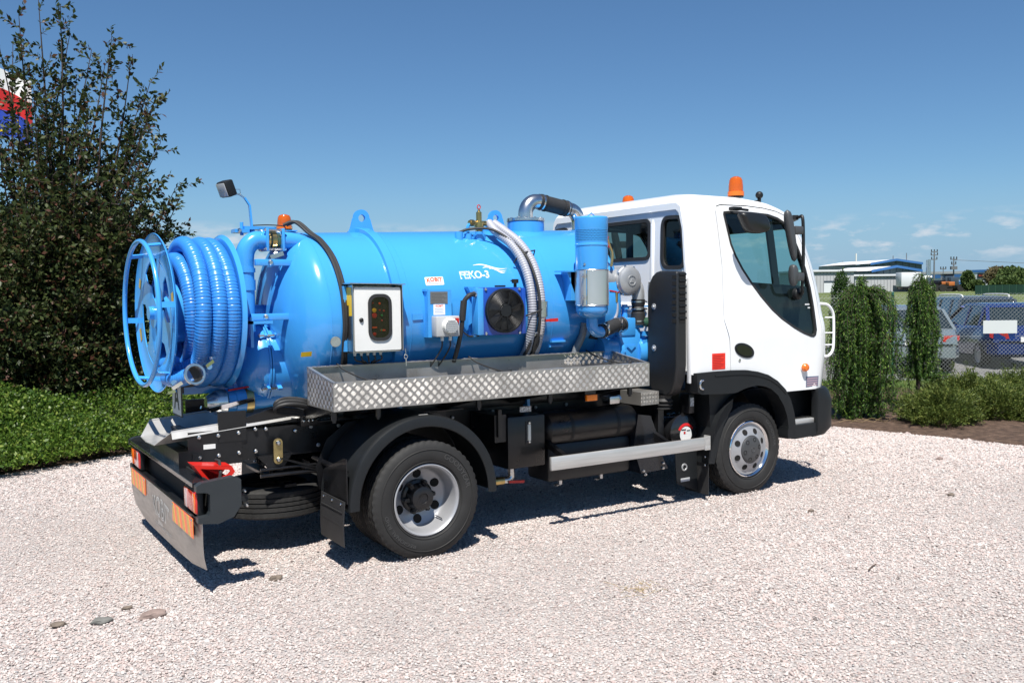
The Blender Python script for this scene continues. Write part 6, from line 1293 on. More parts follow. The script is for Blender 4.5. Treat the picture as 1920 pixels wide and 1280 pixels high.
for a in ((-2.19, -1.07, .045, 1, br_, 'squat brown stone on the gravel, farthest left of the row before the truck'), (-1.985, -1.14, .062, 2, gy_, 'flat grey brown stone with a pointed end, second in the row before the truck'), (-1.74, -1.20, .07, 3, pk_, 'long thin rosy stone at the right end of the row before the truck', 1.35), (-1.837, -1.0, .034, 4, br_, 'small brown stone just behind the gap in the row of stones'), (4.45, -2.0, .045, 5, br_, 'tan stone on the open gravel right of the front wheel'), (3.05, -1.70, .035, 6, br_, 'small tan stone on the gravel below the front wheel'), (5.9, -1.0, .05, 7, pk_, 'flat tan stone far right on the gravel below the shrubs'), (-.98, -.95, .05, 8, br_, 'flat brown stone beside the shadow behind the rear mud flap')):
    rock(a[0], a[1], a[2], a[3], a[4], a[5], a[6] if len(a) > 6 else 1.15)
tw = G(1635, 1, 0); tag(obj('twig', MB().tube([(2.10, -2.90, .014), (2.17, -2.875, .02), (2.24, -2.85, .014)], .004, 6), mat('twig_brown', (.09, .06, .04), .8), None), 'short dark twig lying on the gravel at the right', 'twig')
# ================================================================ VEGETATION
def leafcloud(P, N_, S, asp=.5, fold=.15):
    """P points, N_ normals (leaf axes), S sizes -> diamond leaves, 2 triangles each"""
    n = len(P); ax = N_/np.linalg.norm(N_, axis=1, keepdims=True); rnd = rng.normal(size=(n, 3)); side_ = np.cross(ax, rnd); side_ /= np.linalg.norm(side_, axis=1, keepdims=True)+1e-9
    S = S[:, None]; up = np.cross(side_, ax); a = P; b = P+ax*S*.5+side_*S*asp*.5+up*S*fold; c = P+ax*S; d = P+ax*S*.5-side_*S*asp*.5+up*S*fold
    V = np.stack([a, b, c, d], 1).reshape(-1, 3); i = np.arange(n)[:, None]*4; F = np.concatenate([i, i+1, i+2, i+3], 1); return V, F
# ground cover bed on the left
gcm = foliage('ground_cover_leaf', (.024, .062, .008), (.085, .155, .020), (.19, .26, .05), rough=.42, transl=.3, spec=.3)
def bedh(x, y):
    return .5
ei = np.array([(p.x, p.y) for p in fn]); eo = np.array([(p.x, p.y) for p in outer])
sel = [i for i in range(len(fn)) if fn[i].x < 3.4 and fn[i].x > -8]
nl = 130000
ii = rng.integers(sel[0], sel[-1], nl); tt = rng.random(nl); w = rng.random(nl)**1.25
base = (ei[ii]*(1-tt[:, None])+ei[ii+1]*tt[:, None]); oo = (eo[ii]*(1-tt[:, None])+eo[ii+1]*tt[:, None])
Q = base*(1-w[:, None])+oo*w[:, None]; Q -= (oo-base)/5.2*(.12*np.sin(base[:, :1]*5.1)+.09*np.sin(base[:, :1]*13.7+1)+.16*rng.random((nl, 1))**2)
D_in = w*5.2
def bump2(x, y): return (np.sin(x*2.9+y*1.3)+np.sin(x*1.1-y*2.7+1)+.6*np.sin(x*6.1+2)*np.sin(y*5.3))/2.6
H = (.14+.33*np.clip(D_in/1.3, 0, 1)**.7)*(1+.62*bump2(Q[:, 0], Q[:, 1]))+.16*np.clip((D_in-1.5)/2.5, 0, 1)
Hz = H*(.35+.65*rng.random(nl)**.35)
P3 = np.stack([Q[:, 0], Q[:, 1], Hz], 1)+rng.normal(size=(nl, 3))*[.03, .03, .015]
Nn = rng.normal(size=(nl, 3))*[.9, .9, .5]+[0, 0, .55]
V, F = leafcloud(P3, Nn, .026+.030*rng.random(nl), .62)
fastobj('ground_cover', V, F, gcm, kind='stuff', label='bright green leafy ground cover edging the gravel on the left')
# sprigs standing out of the cover and creeping over the edge
nsp = 3400; ii = rng.integers(sel[0], sel[-1], nsp); ww = rng.random(nsp)**1.6*3.4/5.2-.03; bp = ei[ii]*(1-ww[:, None])+eo[ii]*ww[:, None]+rng.normal(size=(nsp, 2))*.05
hb_ = (.10+.33*np.clip(ww*5.2/1.3, 0, 1)**.7)*(1+.38*bump2(bp[:, 0], bp[:, 1])); dr_ = rng.normal(size=(nsp, 3))*[.55, .55, .25]+[0, 0, .8]; dr_[:, 1] -= .35*(ww < .12); dr_ /= np.linalg.norm(dr_, axis=1, keepdims=True)
Lk_ = (.07+.17*rng.random(nsp)); PP_ = []; NN_ = []
for k in range(14):
    t = (k+.5)/14; q = np.stack([bp[:, 0], bp[:, 1], np.maximum(.015, hb_*.85)], 1)+dr_*(Lk_*t)[:, None]+rng.normal(size=(nsp, 3))*.006; q[:, 2] = np.maximum(q[:, 2], .012); PP_.append(q); NN_.append(dr_*.6+rng.normal(size=(nsp, 3))*.8)
PP_ = np.concatenate(PP_); NN_ = np.concatenate(NN_); V, F = leafcloud(PP_, NN_, .028+.026*rng.random(len(PP_)), .55)
fastobj('ground_cover_shoots', V, F, foliage('ground_cover_shoot', (.05, .11, .012), (.13, .21, .028), (.24, .30, .06), rough=.45, transl=.35, spec=.25), kind='stuff', label='bright young shoots standing out of the leafy ground cover on the left')
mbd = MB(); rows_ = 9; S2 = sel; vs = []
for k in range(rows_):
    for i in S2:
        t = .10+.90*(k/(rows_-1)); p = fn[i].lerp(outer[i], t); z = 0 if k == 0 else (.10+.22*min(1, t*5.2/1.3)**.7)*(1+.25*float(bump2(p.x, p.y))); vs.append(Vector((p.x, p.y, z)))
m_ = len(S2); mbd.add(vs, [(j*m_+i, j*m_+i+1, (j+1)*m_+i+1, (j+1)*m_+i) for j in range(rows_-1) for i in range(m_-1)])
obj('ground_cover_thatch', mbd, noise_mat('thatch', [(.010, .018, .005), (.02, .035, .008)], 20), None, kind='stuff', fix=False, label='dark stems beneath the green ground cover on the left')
# big purple-leaved shrub
plumleaf = foliage('plum_leaf', (.020, .036, .012), (.070, .090, .028), (.095, .040, .026), rough=.45, transl=.28, spec=.25)
bark = mat('dark_bark', (.045, .032, .026), .85, var=.3, vscale=20, bump=.5, bscale=60)
TD = 12.6; tb_ = G(95, TD, 0)
def PX(px, py, D): q = G(px, D); return Vector((q.x, q.y, Zp(py, px, D)))
tips = [(95, 8, 12.5), (135, 22, 12.6), (58, 40, 12.7), (228, 76, 12.4), (150, 75, 12.8), (296, 160, 12.5), (300, 200, 12.2), (213, 130, 12.9), (286, 245, 12.8), (338, 352, 12.3), (325, 395, 12.7), (20, 95, 12.4), (45, 90, 13), (-60, 60, 12.6), (-130, 150, 12.2), (-40, 130, 13.2), (285, 310, 13), (250, 330, 12.0), (160, 150, 13.1), (80, 170, 12.0), (320, 430, 12.9), (260, 480, 12.3), (295, 520, 12.8), (240, 600, 12.5), (180, 220, 12.0), (-100, 320, 12), (-180, 420, 12.8), (10, 260, 11.8), (110, 330, 11.6), (200, 420, 11.7), (60, 450, 11.5), (-30, 500, 11.7), (150, 560, 11.5), (255, 400, 11.9), (30, 600, 11.5), (210, 650, 11.9), (110, 640, 11.4), (275, 570, 13.1), (0, 380, 13.4), (130, 420, 13.6), (210, 300, 13.5), (60, 300, 13.6), (290, 640, 12.3), (255, 690, 12.2), (-60, 650, 11.6), (50, 200, 13.0), (130, 240, 12.4)]+[(random.Random(k*7).uniform(-80, 300), random.Random(k*7+1).uniform(210, 560), random.Random(k*7+2).uniform(11.5, 13.6)) for k in range(26)]+[(262, 120, 12.5), (275, 200, 12.9), (312, 270, 12.1), (344, 372, 12.6), (300, 345, 12.0), (190, 100, 12.9)]
r4 = random.Random(11); stems = MB(); lp = []; ln = []; ls = []
stemsets = []
for ti, (px, py, D) in enumerate(tips):
    tip = PX(px, py, D); b0 = tb_+Vector((r4.uniform(-.35, .35), r4.uniform(-.3, .3), 0)); mid = b0.lerp(tip, .45)+Vector((r4.uniform(-.15, .15), r4.uniform(-.15, .15), .25*(tip.z > 2.5)))
    mid += (b0-mid).cross(Vector((0, 0, 1))).cross(Vector((0, 0, 1)))*-.10; q1 = b0.lerp(mid, .5)+Vector((0, 0, .12)); path = spline([b0, q1, mid, mid.lerp(tip, .5)+Vector((r4.uniform(-.08, .08), r4.uniform(-.08, .08), .06)), tip], 9); nP = len(path); Ltot = (tip-b0).length
    R0 = .012+.006*Ltot; stems.tube(path, R0, 5, lambda i, nP=nP, R0=R0: max(.0025, R0*(1-.93*i/nP)))
    crown = 1.0
    for i in range(3, nP):
        p = path[i]; d = (path[min(i+1, nP-1)]-path[i-1]).normalized(); fr = i/nP
        if fr < .2: continue
        ntw = (3 if fr < .5 else 2) if p.z < 2.6 else (1 if r4.random() < .8 else 2)
        for _ in range(ntw):
            L = (.20+.70*r4.random())*(1.15-fr*.78); dirn_ = (d*.45+Vector((r4.gauss(.22, 1), r4.gauss(0, 1), r4.gauss(.12, .7)))*.72).normalized(); e_ = p+dirn_*L+Vector((0, 0, .04)); tp_ = [p, p.lerp(e_, .5)+Vector((0, 0, -.02)), e_]
            stems.tube(tp_, .0035, 3, lambda i: (.0045, .003, .0018)[i], cap=False)
            nlv = int(L/.019)
            for k in range(nlv):
                t = (k+r4.random())/nlv; q = p.lerp(e_, t); sd = Vector((r4.gauss(0, 1), r4.gauss(0, 1), r4.gauss(0, 1))); sd = (sd-dirn_*sd.dot(dirn_)).normalized()
                lp.append(q); ln.append((dirn_*.75+sd*.9)); ls.append(.058+.044*r4.random())
    for k in range(16):  # leaves along the end shoot
        t = 1-k*.022; i = t*(nP-1); q = path[int(i)]; sd = Vector((r4.gauss(0, 1), r4.gauss(0, 1), r4.gauss(0, 1))).normalized(); lp.append(q); ln.append(Vector((0, 0, .5))+(path[-1]-path[-3]).normalized()*.6+sd*.7); ls.append(.045)
# dense body low down
cen = G(80, 12.6)
nb = 34000; th = rng.random(nb)*2*PI; zz = rng.random(nb)**1.2*2.8+.1; rr = (1.62-.10*(zz-1.6)**2*.9+.12*np.sin(th*5+zz*3)); rr = np.clip(rr, .4, 1.8)*np.sqrt(.35+.65*rng.random(nb))
bx_ = np.stack([cen.x+rr*np.cos(th), cen.y+rr*np.sin(th)*1.0, zz], 1)+rng.normal(size=(nb, 3))*.05
cl_ = np.sin(bx_[:, 0]*5.3+1)*np.sin(bx_[:, 1]*4.7)*np.sin(bx_[:, 2]*5.1+.5); keep = cl_+rng.normal(size=nb)*.25 > -.28
bx_ = bx_[keep]; bn_ = rng.normal(size=bx_.shape)+np.stack([np.cos(th[keep]), np.sin(th[keep]), .4*np.ones(keep.sum())], 1)*.8
P3 = np.concatenate([np.array([tuple(p) for p in lp]), bx_]); N3 = np.concatenate([np.array([tuple(p) for p in ln]), bn_]); S3 = np.concatenate([np.array(ls), .052+.036*rng.random(len(bx_))])
shrub = thing('shrub_tree', tb_, 'tall dark purple-green leafy shrub filling the left side behind the hose reel', 'shrub')
V, F = leafcloud(P3, N3, S3, .52, .1); fastobj('crown', V, F, plumleaf, shrub, kind='stuff')
obj('branches', stems, bark, shrub, kind='stuff', fix=False)
LEAFCOUNT = len(P3)
# low dark shrubs behind
def bush(name, c, rx, ry, h, n, size, m, label, cat='shrub', group=None, asp=.5, up=.4, seed=0, trunkh=.0, z0=0.):
    r = np.random.default_rng(seed); u = r.normal(size=(n, 3)); u /= np.linalg.norm(u, axis=1, keepdims=True); u[:, 2] = np.abs(u[:, 2])*1.0 if not trunkh else u[:, 2]
    k = .55+.45*r.random(n)**.4; lump = 1+.16*np.sin(u[:, 0]*6+seed)*np.sin(u[:, 1]*5+seed*2)*np.sin(u[:, 2]*7)+.10*np.sin(u[:, 0]*13+seed)*np.sin(u[:, 2]*11+u[:, 1]*9)
    P = u*(k*lump)[:, None]*[rx, ry, h if not trunkh else (h-trunkh)/2]+[c.x, c.y, z0+(trunkh+(h-trunkh)/2 if trunkh else 0)]
    V, F = leafcloud(P, u*.8+r.normal(size=(n, 3))*.7+[0, 0, up], size*(.7+.6*r.random(n)), asp)
    t = thing(name, Vector((c.x, c.y, z0)), label, cat, group)
    fastobj('foliage' if not trunkh else 'crown', V, F, m, t, kind='stuff')
    st_ = MB(); rr_ = random.Random(seed)
    if trunkh: st_.tube(spline([Vector((c.x, c.y, z0)), Vector((c.x+.02, c.y, z0+trunkh)), Vector((c.x, c.y+.03, z0+h*.7))], 4), .02*h, 8, lambda i: .022*h*(1-.08*i))
    else:
        for q in range(7): a = rr_.uniform(0, 6.28); st_.tube([Vector((c.x, c.y, z0)), Vector((c.x+rx*.5*math.cos(a), c.y+ry*.5*math.sin(a), z0+h*.6))], .012, 5)
    obj('trunk' if trunkh else 'stems', st_, bark, t, fix=False)
    return t
dkm = foliage('dark_shrub_leaf', (.012, .028, .008), (.04, .075, .018), rough=.5, transl=.2)
bush('shrub', G(330, 15.2), 1.5, 1.0, .85, 9000, .05, dkm, 'low dark green shrub behind the reel, against the wire fence', seed=3)
bush('shrub', G(-60, 15.0), 1.8, 1.2, 2.2, 9000, .06, dkm, 'dark green shrub behind the tall purple shrub at the left edge', seed=4)
bush('shrub', G(520, 15.5), 1.4, 1.0, .7, 7000, .05, dkm, 'low dark shrub hidden behind the tank, right of the reel', seed=5)
# weeping larches
larchm = foliage('larch_needles', (.018, .060, .010), (.065, .145, .020), (.22, .34, .055), rough=.55, transl=.3)
def weeping(base, top, strands, spread, label, seed, lean=Vector((0, 0, 0)), zmin=.04):
    r = random.Random(seed); t = thing('weeping_tree', base, label, 'tree', 'weeping larches beside the truck'); st_ = MB(); P = []; N_ = []; S = []
    st_.tube(spline([base, base.lerp(base+lean+Vector((0, 0, top)), .5)+Vector((.03, .02, 0)), base+lean+Vector((0, 0, top-.1))], 5), .03, 8, lambda i: .034-.0015*i)
    for k in range(strands):
        a = r.uniform(0, 2*PI); z0 = top-abs(r.gauss(0, .13))+(.16*r.random() if k % 9 == 0 else 0)-(.25*r.random() if k % 4 == 0 else 0); rad_ = spread*(.15+.9*r.random()**.8)*(1+.32*math.sin(a*3+seed))*(1.2 if k % 7 == 0 else 1); s = base+lean*min(1, z0/top)+Vector((0, 0, z0)); d = Vector((math.cos(a), math.sin(a), 0))
        zend = max(.04 if r.random() < .12 else zmin, z0-(z0*(.22+.80*r.random()**.8))); out_ = s+d*rad_*.55+Vector((0, 0, .05+.06*r.random())); k1 = s+d*rad_+Vector((0, 0, -.14)); k2 = s+d*(rad_*1.08)+Vector((r.uniform(-.11, .11), r.uniform(-.11, .11), -(z0-zend)*.55)); k3 = Vector((s.x+d.x*rad_*1.05+r.uniform(-.07, .07), s.y+d.y*rad_*1.05+r.uniform(-.07, .07), zend)); k4 = k3+d*.10*r.uniform(.2, 1.5)+Vector((0, 0, .035))
        path = spline([s, out_, k1, k2, k3, k4], 7); st_.tube(path, .004, 3, cap=False)
        for i in range(len(path)-1):
            p, q = path[i], path[i+1]; dd_ = q-p; L = dd_.length; dd_.normalize(); m = int(L/.0042)+1
            for _ in range(m):
                u = r.random(); sd = Vector((r.gauss(0, 1), r.gauss(0, 1), r.gauss(0, 1))); sd = (sd-dd_*sd.dot(dd_)).normalized(); P.append(p.lerp(q, u)); N_.append(sd+dd_*.9); S.append(.030+.026*r.random())
    V, F = leafcloud(np.array([tuple(p) for p in P]), np.array([tuple(p) for p in N_]), np.array(S), .19, .0); fastobj('crown', V, F, larchm, t, kind='stuff')
    obj('trunk', st_, bark, t, fix=False); return len(P)
L1 = G(1614, 12.05); L2_ = G(1722, 12.9)
nw = weeping(Vector((L1.x, L1.y, 0)), 1.70, 280, .33, 'dense weeping larch hanging to the soil right beside the truck bumper', 5)
nw += weeping(Vector((L1.x+.05, L1.y-.05, 0))+RGT*.0, 1.70, 60, .30, 'inner weeping larch stem', 6) if False else 0
nw += weeping(Vector((L2_.x, L2_.y, 0)), 1.78, 105, .17, 'narrow weeping larch with bare legs before the silver car', 9, lean=RGT*.06, zmin=.5)
# junipers
junm = foliage('juniper_needles', (.038, .066, .010), (.115, .155, .028), (.20, .22, .05), rough=.6, transl=.2)
for k, (px, D, rx, h, lab) in enumerate(((1765, 11.55, .50, .38, 'spreading juniper nearest the weeping larch at the gravel edge'), (1862, 11.9, .48, .40, 'spreading juniper in the middle of the front row on the soil'), (1960, 11.9, .52, .42, 'spreading juniper cut by the right edge of the picture'), (1815, 13.1, .60, .44, 'spreading juniper in the back row left, below the fence'), (1905, 13.3, .62, .46, 'spreading juniper in the back row right, below the blue car'))):
    c = G(px, D); r = np.random.default_rng(40+k); n = 22000; nt_ = 420
    u = r.normal(size=(nt_, 3)); u[:, 2] = np.abs(u[:, 2])*.8; u /= np.linalg.norm(u, axis=1, keepdims=True)
    lump = 1+.2*np.sin(u[:, 0]*7+k)*np.sin(u[:, 1]*6+k)+.12*r.normal(size=nt_)
    rootp = u*(lump*.55)[:, None]*[rx, rx*.9, h]+[c.x, c.y, .02]; tipp = u*lump[:, None]*[rx, rx*.9, h]+[c.x, c.y, .06]+np.abs(r.normal(size=(nt_, 1)))*[0, 0, .02]
    idx = r.integers(0, nt_, n); tq = r.random(n)[:, None]**.7; P = rootp[idx]*(1-tq)+tipp[idx]*tq+r.normal(size=(n, 3))*.018; P[:, 2] = np.maximum(P[:, 2], .01)
    dirs = (tipp-rootp)[idx]; dirs /= np.linalg.norm(dirs, axis=1, keepdims=True)
    V, F = leafcloud(P, dirs+r.normal(size=(n, 3))*.5+[0, 0, .1], .028+.026*r.random(n), .26, 0)
    t = thing('juniper', Vector((c.x, c.y, 0)), lab, 'shrub', 'spreading junipers beside the fence'); fastobj('foliage', V, F, junm, t, kind='stuff')
    st_ = MB()
    for q in range(8): a = 2*PI*q/8; st_.tube([Vector((c.x, c.y, 0)), Vector((c.x+rx*.55*math.cos(a), c.y+rx*.5*math.sin(a), h*.45))], .012, 5)
    obj('stems', st_, bark, t, fix=False)
# lawn tufts beside the fence
n = 16000; D = 12.9+4.3*rng.random(n); px = 1500+700*rng.random(n)
lat = (px-960)/FPX*D; P = np.stack([C0.x+FWD.x*D+RGT.x*lat, C0.y+FWD.y*D+RGT.y*lat, np.zeros(n)+.0], 1)
V, F = leafcloud(P, rng.normal(size=(n, 3))*.35+[0, 0, 1], .05+.07*rng.random(n), .12, 0); fastobj('grass', V, F, foliage('grass_blade', (.05, .09, .015), (.12, .18, .035), (.22, .22, .08)), kind='stuff', label='rough grass between the shrubs and the fence')
dry = MB()
for k in range(5): a = k*.5; p = G(1575+22*k, 11.7); dry.tube(spline([p+Vector((0, 0, .02)), p+RGT*.12+Vector((0, 0, .05+.01*k)), p+RGT*.3+Vector((0, 0, .02))], 4), .002, 4)
c_ = Vector((.71, -2.36, 0)); rg_ = random.Random(5)
for k in range(60): p = c_+Vector((rg_.gauss(0, .08), rg_.gauss(0, .05), .008)); dry.tube([p, p+Vector((rg_.gauss(0, .03), rg_.gauss(0, .03), rg_.uniform(.004, .02)))], .0012, 3)
obj('dry_grass', dry, mat('straw', (.30, .22, .10), .8), None, kind='stuff', label='dry straw stalks on the soil and a flattened wisp on the gravel')
# ================================================================ WIRE FENCE
fpts = [G(2300, 17.06), G(1971, 17.06), G(1674, 17.06), G(1377, 17.06), G(1080, 17.06), G(790, 18.2), G(540, 20.5), G(330, 23.5), G(150, 27), G(-40, 31)]
fence = thing('wire_fence', fpts[3], 'galvanised chain-link fence with green posts between the planting and the parked cars', 'fence')
wire = mat('galvanised_wire', (.42, .44, .43), .55, metal=.2)
post = mat('green_post', (.03, .12, .09), .4)
V = []; F = []
def wireseg(a, b, r):
    d = (b-a); d.normalize(); n1 = d.cross(Vector((0, 0, 1))).normalized() if abs(d.z) < .99 else Vector((1, 0, 0)); n2 = d.cross(n1); o = len(V)
    for p in (a, b):
        for k in range(3): t = 2*PI*k/3; V.append(tuple(p+(n1*math.cos(t)+n2*math.sin(t))*r))
    for k in range(3): F.append((o+k, o+(k+1) % 3, o+3+(k+1) % 3, o+3+k))
HF = 1.66; dg = .076
for a, b in zip(fpts, fpts[1:]):
    d = b-a; L = d.length; d.normalize(); a = Vector((a.x, a.y, 0)); k = -HF; w = .0019 if L < 20 else .003
    while k < L:
        for sg in (0, 1):
            s0, s1 = (k, k+HF) if sg == 0 else (k+HF, k); p = [s0, 0.03]; q = [s1, HF]
            # clip to 0..L
            t0 = 0; t1 = 1; dv = s1-s0
            for lim, sgn in ((0, 1), (L, -1)):
                f0 = (s0-lim)*sgn; f1 = (s1-lim)*sgn
                if f0 < 0 and f1 < 0: t0 = 2
                elif f0 < 0: t0 = max(t0, -f0/(f1-f0))
                elif f1 < 0: t1 = min(t1, f0/(f0-f1))
            if t0 < t1:
                u0, u1 = s0+dv*t0, s0+dv*t1; z0, z1 = .03+(HF-.03)*t0, .03+(HF-.03)*t1; off = d.cross(Vector((0, 0, 1)))*(.002 if sg else -.002)
                wireseg(a+d*u0+off+Vector((0, 0, z0)), a+d*u1+off+Vector((0, 0, z1)), w)
        k += dg
fastobj('wire_mesh', V, F, wire, fence, kind='stuff')
for i, p in enumerate(fpts):
    obj('fence_post', MB().cyl((p.x, p.y, -.05), (p.x, p.y, 1.70), .024, 10).lathe([(0, .027), (.01, .02), (.014, 0)], (p.x, p.y, 1.70), (0, 0, 1), 10, cap=False), post, fence)
for z in (.05, .85, 1.60): obj('tension_wire', MB().tube([Vector((p.x, p.y, z)) for p in fpts], .002, 4), wire, fence)
Rf = Matrix((RGT, FWD, Vector((0, 0, 1)))).transposed()
q = G(1876, 17.0, Zp(612, 1876, 17.0)); tag(obj('white_board', MB().obox(q, (.64, .012, .245), Rf), mat('board_white', (.60, .62, .63), .45), None, smooth=False), 'plain white board hung on the wire fence before the blue car', 'sign')
# ================================================================ CARS
def make_car(p, head, col, label, L=4.1, Wc=1.7, H=1.42, wagon=False, rails=False, deco=None, name='parked_car'):
    t = thing(name, Vector((p.x, p.y, -.002)), label, 'car', 'cars parked behind the fence')
    ca, sa = math.cos(head), math.sin(head)
    def w(x, y, z): return Vector((p.x+x*ca-y*sa, p.y+x*sa+y*ca, z))
    paint = mat('car_'+col[0], col[1], .22, coat=.8, metal=col[2] if len(col) > 2 else .2)
    # body: stations along x (rear = 0), outline of half width and top/bottom
    hw = Wc/2; bel = .88
    st = [(0, .80, .42, .70), (.04, .92, .34, .84), (.25, .98, .26, .93), (.7, 1.0, .22, .94), (1.6, 1.0, .20, .92), (2.7, 1.0, .20, .90), (3.1, .99, .22, .84), (3.7, .95, .24, .74), (4.0, .86, .28, .64), (4.1, .72, .36, .55)]
    k = L/4.1; rings = []
    for x, wf, z0, z1 in st:
        r = []
        for y, z in ((0, z0), (.75, z0), (.95, z0+.06), (1., z0+.2), (1., (z0+z1)/2), (.985, z1-.08), (.93, z1-.01), (.8, z1), (0, z1+.015)): r.append((x*k, y*hw*wf, z))
        r += [(a, -b, c) for a, b, c in r[-2:0:-1]]; rings.append([w(*q) for q in r])
    m = MB(); n = len(rings[0])
    for r in rings: m.v.extend([tuple(q) for q in r])
    for j in range(len(rings)-1):
        for i in range(n): m.f.append((j*n+i, j*n+(i+1) % n, (j+1)*n+(i+1) % n, (j+1)*n+i))
    m.f.append(tuple(range(n))); m.f.append(tuple((len(rings)-1)*n+i for i in range(n)))
    body_ = obj('body', m, paint, t, smooth=50)
    # greenhouse
    xr = .12 if wagon else .30; prof_ = [(xr, .92), (xr+(.22 if wagon else .42), H-.10), (xr+(.32 if wagon else .62), H-.02), (1.5, H), (2.0, H-.01), (2.25, H-.07), (3.05, .88)]
    def gh(f, zt, m_, name, zlo=None, kk=1.):
        mb = MB(); a = [w(x*k, s*hw*(.93-.20*max(0, (z-.88)/(H-.88)))*f, z*kk) for s in (-1, 1) for x, z in prof_]; n2 = len(prof_)
        mb.add(a, [tuple(range(n2)), tuple(range(n2, 2*n2))[::-1]]+[(i, i+1, n2+i+1, n2+i) for i in range(n2-1)]); return obj(name, mb, m_, t, smooth=40)
    gh(1.0, 0, mat('car_glass', (.012, .02, .024), .06, coat=.5), 'cabin_glass')
    rf = MB(); rp = [(x, z) for x, z in prof_ if z > H-.12]; ext_ = []
    for s in (-1, 1):
        for off in (.012,): ext_ += [w(x*k, s*hw*(.93-.20*(z-.88)/(H-.88)+.01), z+off) for x, z in rp]+[w(x*k, s*hw*(.93-.20*(z-.93)/(H-.88)+.012), z-.05) for x, z in rp]
    n3 = len(rp)
    rf.add(ext_, [(i, i+1, 2*n3+i+1, 2*n3+i) for i in range(n3-1)]+[(i, n3+i, n3+i+1, i+1) for i in range(n3-1)]+[(2*n3+i, 2*n3+i+1, 3*n3+i+1, 3*n3+i) for i in range(n3-1)]); obj('roof', rf, paint, t, smooth=40, fix=False)
    for s in (-1, 1):
        def wy(z): return s*hw*(.935-.20*(z-.88)/(H-.88)+.006)
        for x0, x1 in ((xr, xr+(.22 if wagon else .42)), ((1.75, 1.72)), (3.05, 2.25), (.85, .88)):
            zt = H-.1; obj('pillar', MB().bar(w(x0*k, wy(.9), .9), w(x1*k, wy(zt), zt+.02), .07, .03), paint, t, smooth=False)
        x0 = -.005
        tlm = MB().add([w(a, s*b, c) for a, b, c in ((-.012, hw*.56, .67), (-.012, hw*.60, .79), (.035, hw*.86, .80), (.11, hw*.985, .79), (.11, hw*.985, .70), (.03, hw*.88, .66))], [(0, 1, 2, 5), (5, 2, 3, 4)]); obj('tail_light', tlm, mat('car_tail_red', (.45, .012, .008), .15, coat=.6), t, fix=False)
        obj('mirror', MB().obox(w(2.75*k, s*(hw+.07), .95), (.12, .16, .12), Matrix.Rotation(head, 3, 'Z')), paint, t)
        for xw in (.72, 3.28):
            c = w(xw*k, s*(hw-.10), .30); ax_ = w(0, s, 0)-w(0, 0, 0)
            wh = obj('wheel', MB().lathe([(-.09, .22), (-.085, .29), (-.04, .305), (.06, .305), (.095, .29), (.105, .20)], c, ax_, 28, cap=False), TYRE, t)
            obj('rim', MB().lathe([(.09, .20), (.10, .195), (.07, .15), (.085, .05), (.09, 0)], c, ax_, 28, cap=False), mat('car_rim', (.4, .41, .42), .35, metal=.6), wh)
            obj('arch', MB().lathe([(.102, .35), (.104, .31), (.0, .31)], c, ax_, 28, cap=False, a0=-.2, a1=PI+.2), DPRINT, wh) if False else None
    obj('bumper', MB().add([w(a, b, c) for a, b, c in ((-.04, -hw*.85, .34), (-.04, hw*.85, .34), (-.04, hw*.85, .56), (-.04, -hw*.85, .56), (.2, -hw*1.01, .34), (.2, hw*1.01, .34), (.2, hw*1.01, .56), (.2, -hw*1.01, .56))], [(0, 1, 2, 3), (0, 3, 7, 4), (1, 5, 6, 2), (3, 2, 6, 7), (0, 4, 5, 1)]), paint, t, smooth=False)
    obj('rear_glass', MB().add([w(a, b, c) for a, b, c in ((xr*k-.008, -hw*.78, .94), (xr*k-.008, hw*.78, .94), ((xr+(.2 if wagon else .38))*k-.008, hw*.66, H-.13), ((xr+(.2 if wagon else .38))*k-.008, -hw*.66, H-.13))], [(0, 1, 2, 3)]), MATS['car_glass'], t, fix=False)
    obj('number_plate', MB().add([w(-.046, b, c) for b, c in ((-.26, .60), (.26, .60), (.26, .71), (-.26, .71))], [(0, 1, 2, 3)]), WHT, t, fix=False)
    obj('cabin_interior', MB().obox(w(1.5*k, 0, .98), (1.9, Wc*.7, .12), Matrix.Rotation(head, 3, 'Z')), DPRINT, t)
    if rails:
        for s in (-1, 1): obj('roof_rail', MB().tube(spline([w(.42*k, s*.56, H-.03), w(.6*k, s*.57, H+.045), w(1.9*k, s*.57, H+.045), w(2.1*k, s*.56, H-.03)], 4), .018, 6), WHT, t)
    return t, w, hw
blue = ('blue', (.006, .022, .14), .35); slate = ('slate', (.05, .07, .095), .4); silv = ('silver', (.25, .30, .32), .5)
hd_ = math.radians(50)
p = G(1938, 19.3)
tc_, w_, hw_ = make_car(p, hd_, blue, 'blue hatchback seen from its rear left corner behind the wire fence', H=1.42)
mb = text(MB(), 'CITROEN', .07, lambda u, v, ww: w_(-.012, -(u)+.50, .80+v)); obj('car_badge', mb, CHROME, tc_)
p = G(1862, 22.8); make_car(p, math.radians(49), slate, 'slate grey estate car with pale roof rails beyond the blue hatchback', L=4.6, H=1.56, wagon=True, rails=True)
p = G(1722, 18.6); make_car(p, math.radians(47), silv, 'pale silver car half hidden behind the weeping larches', H=1.40)
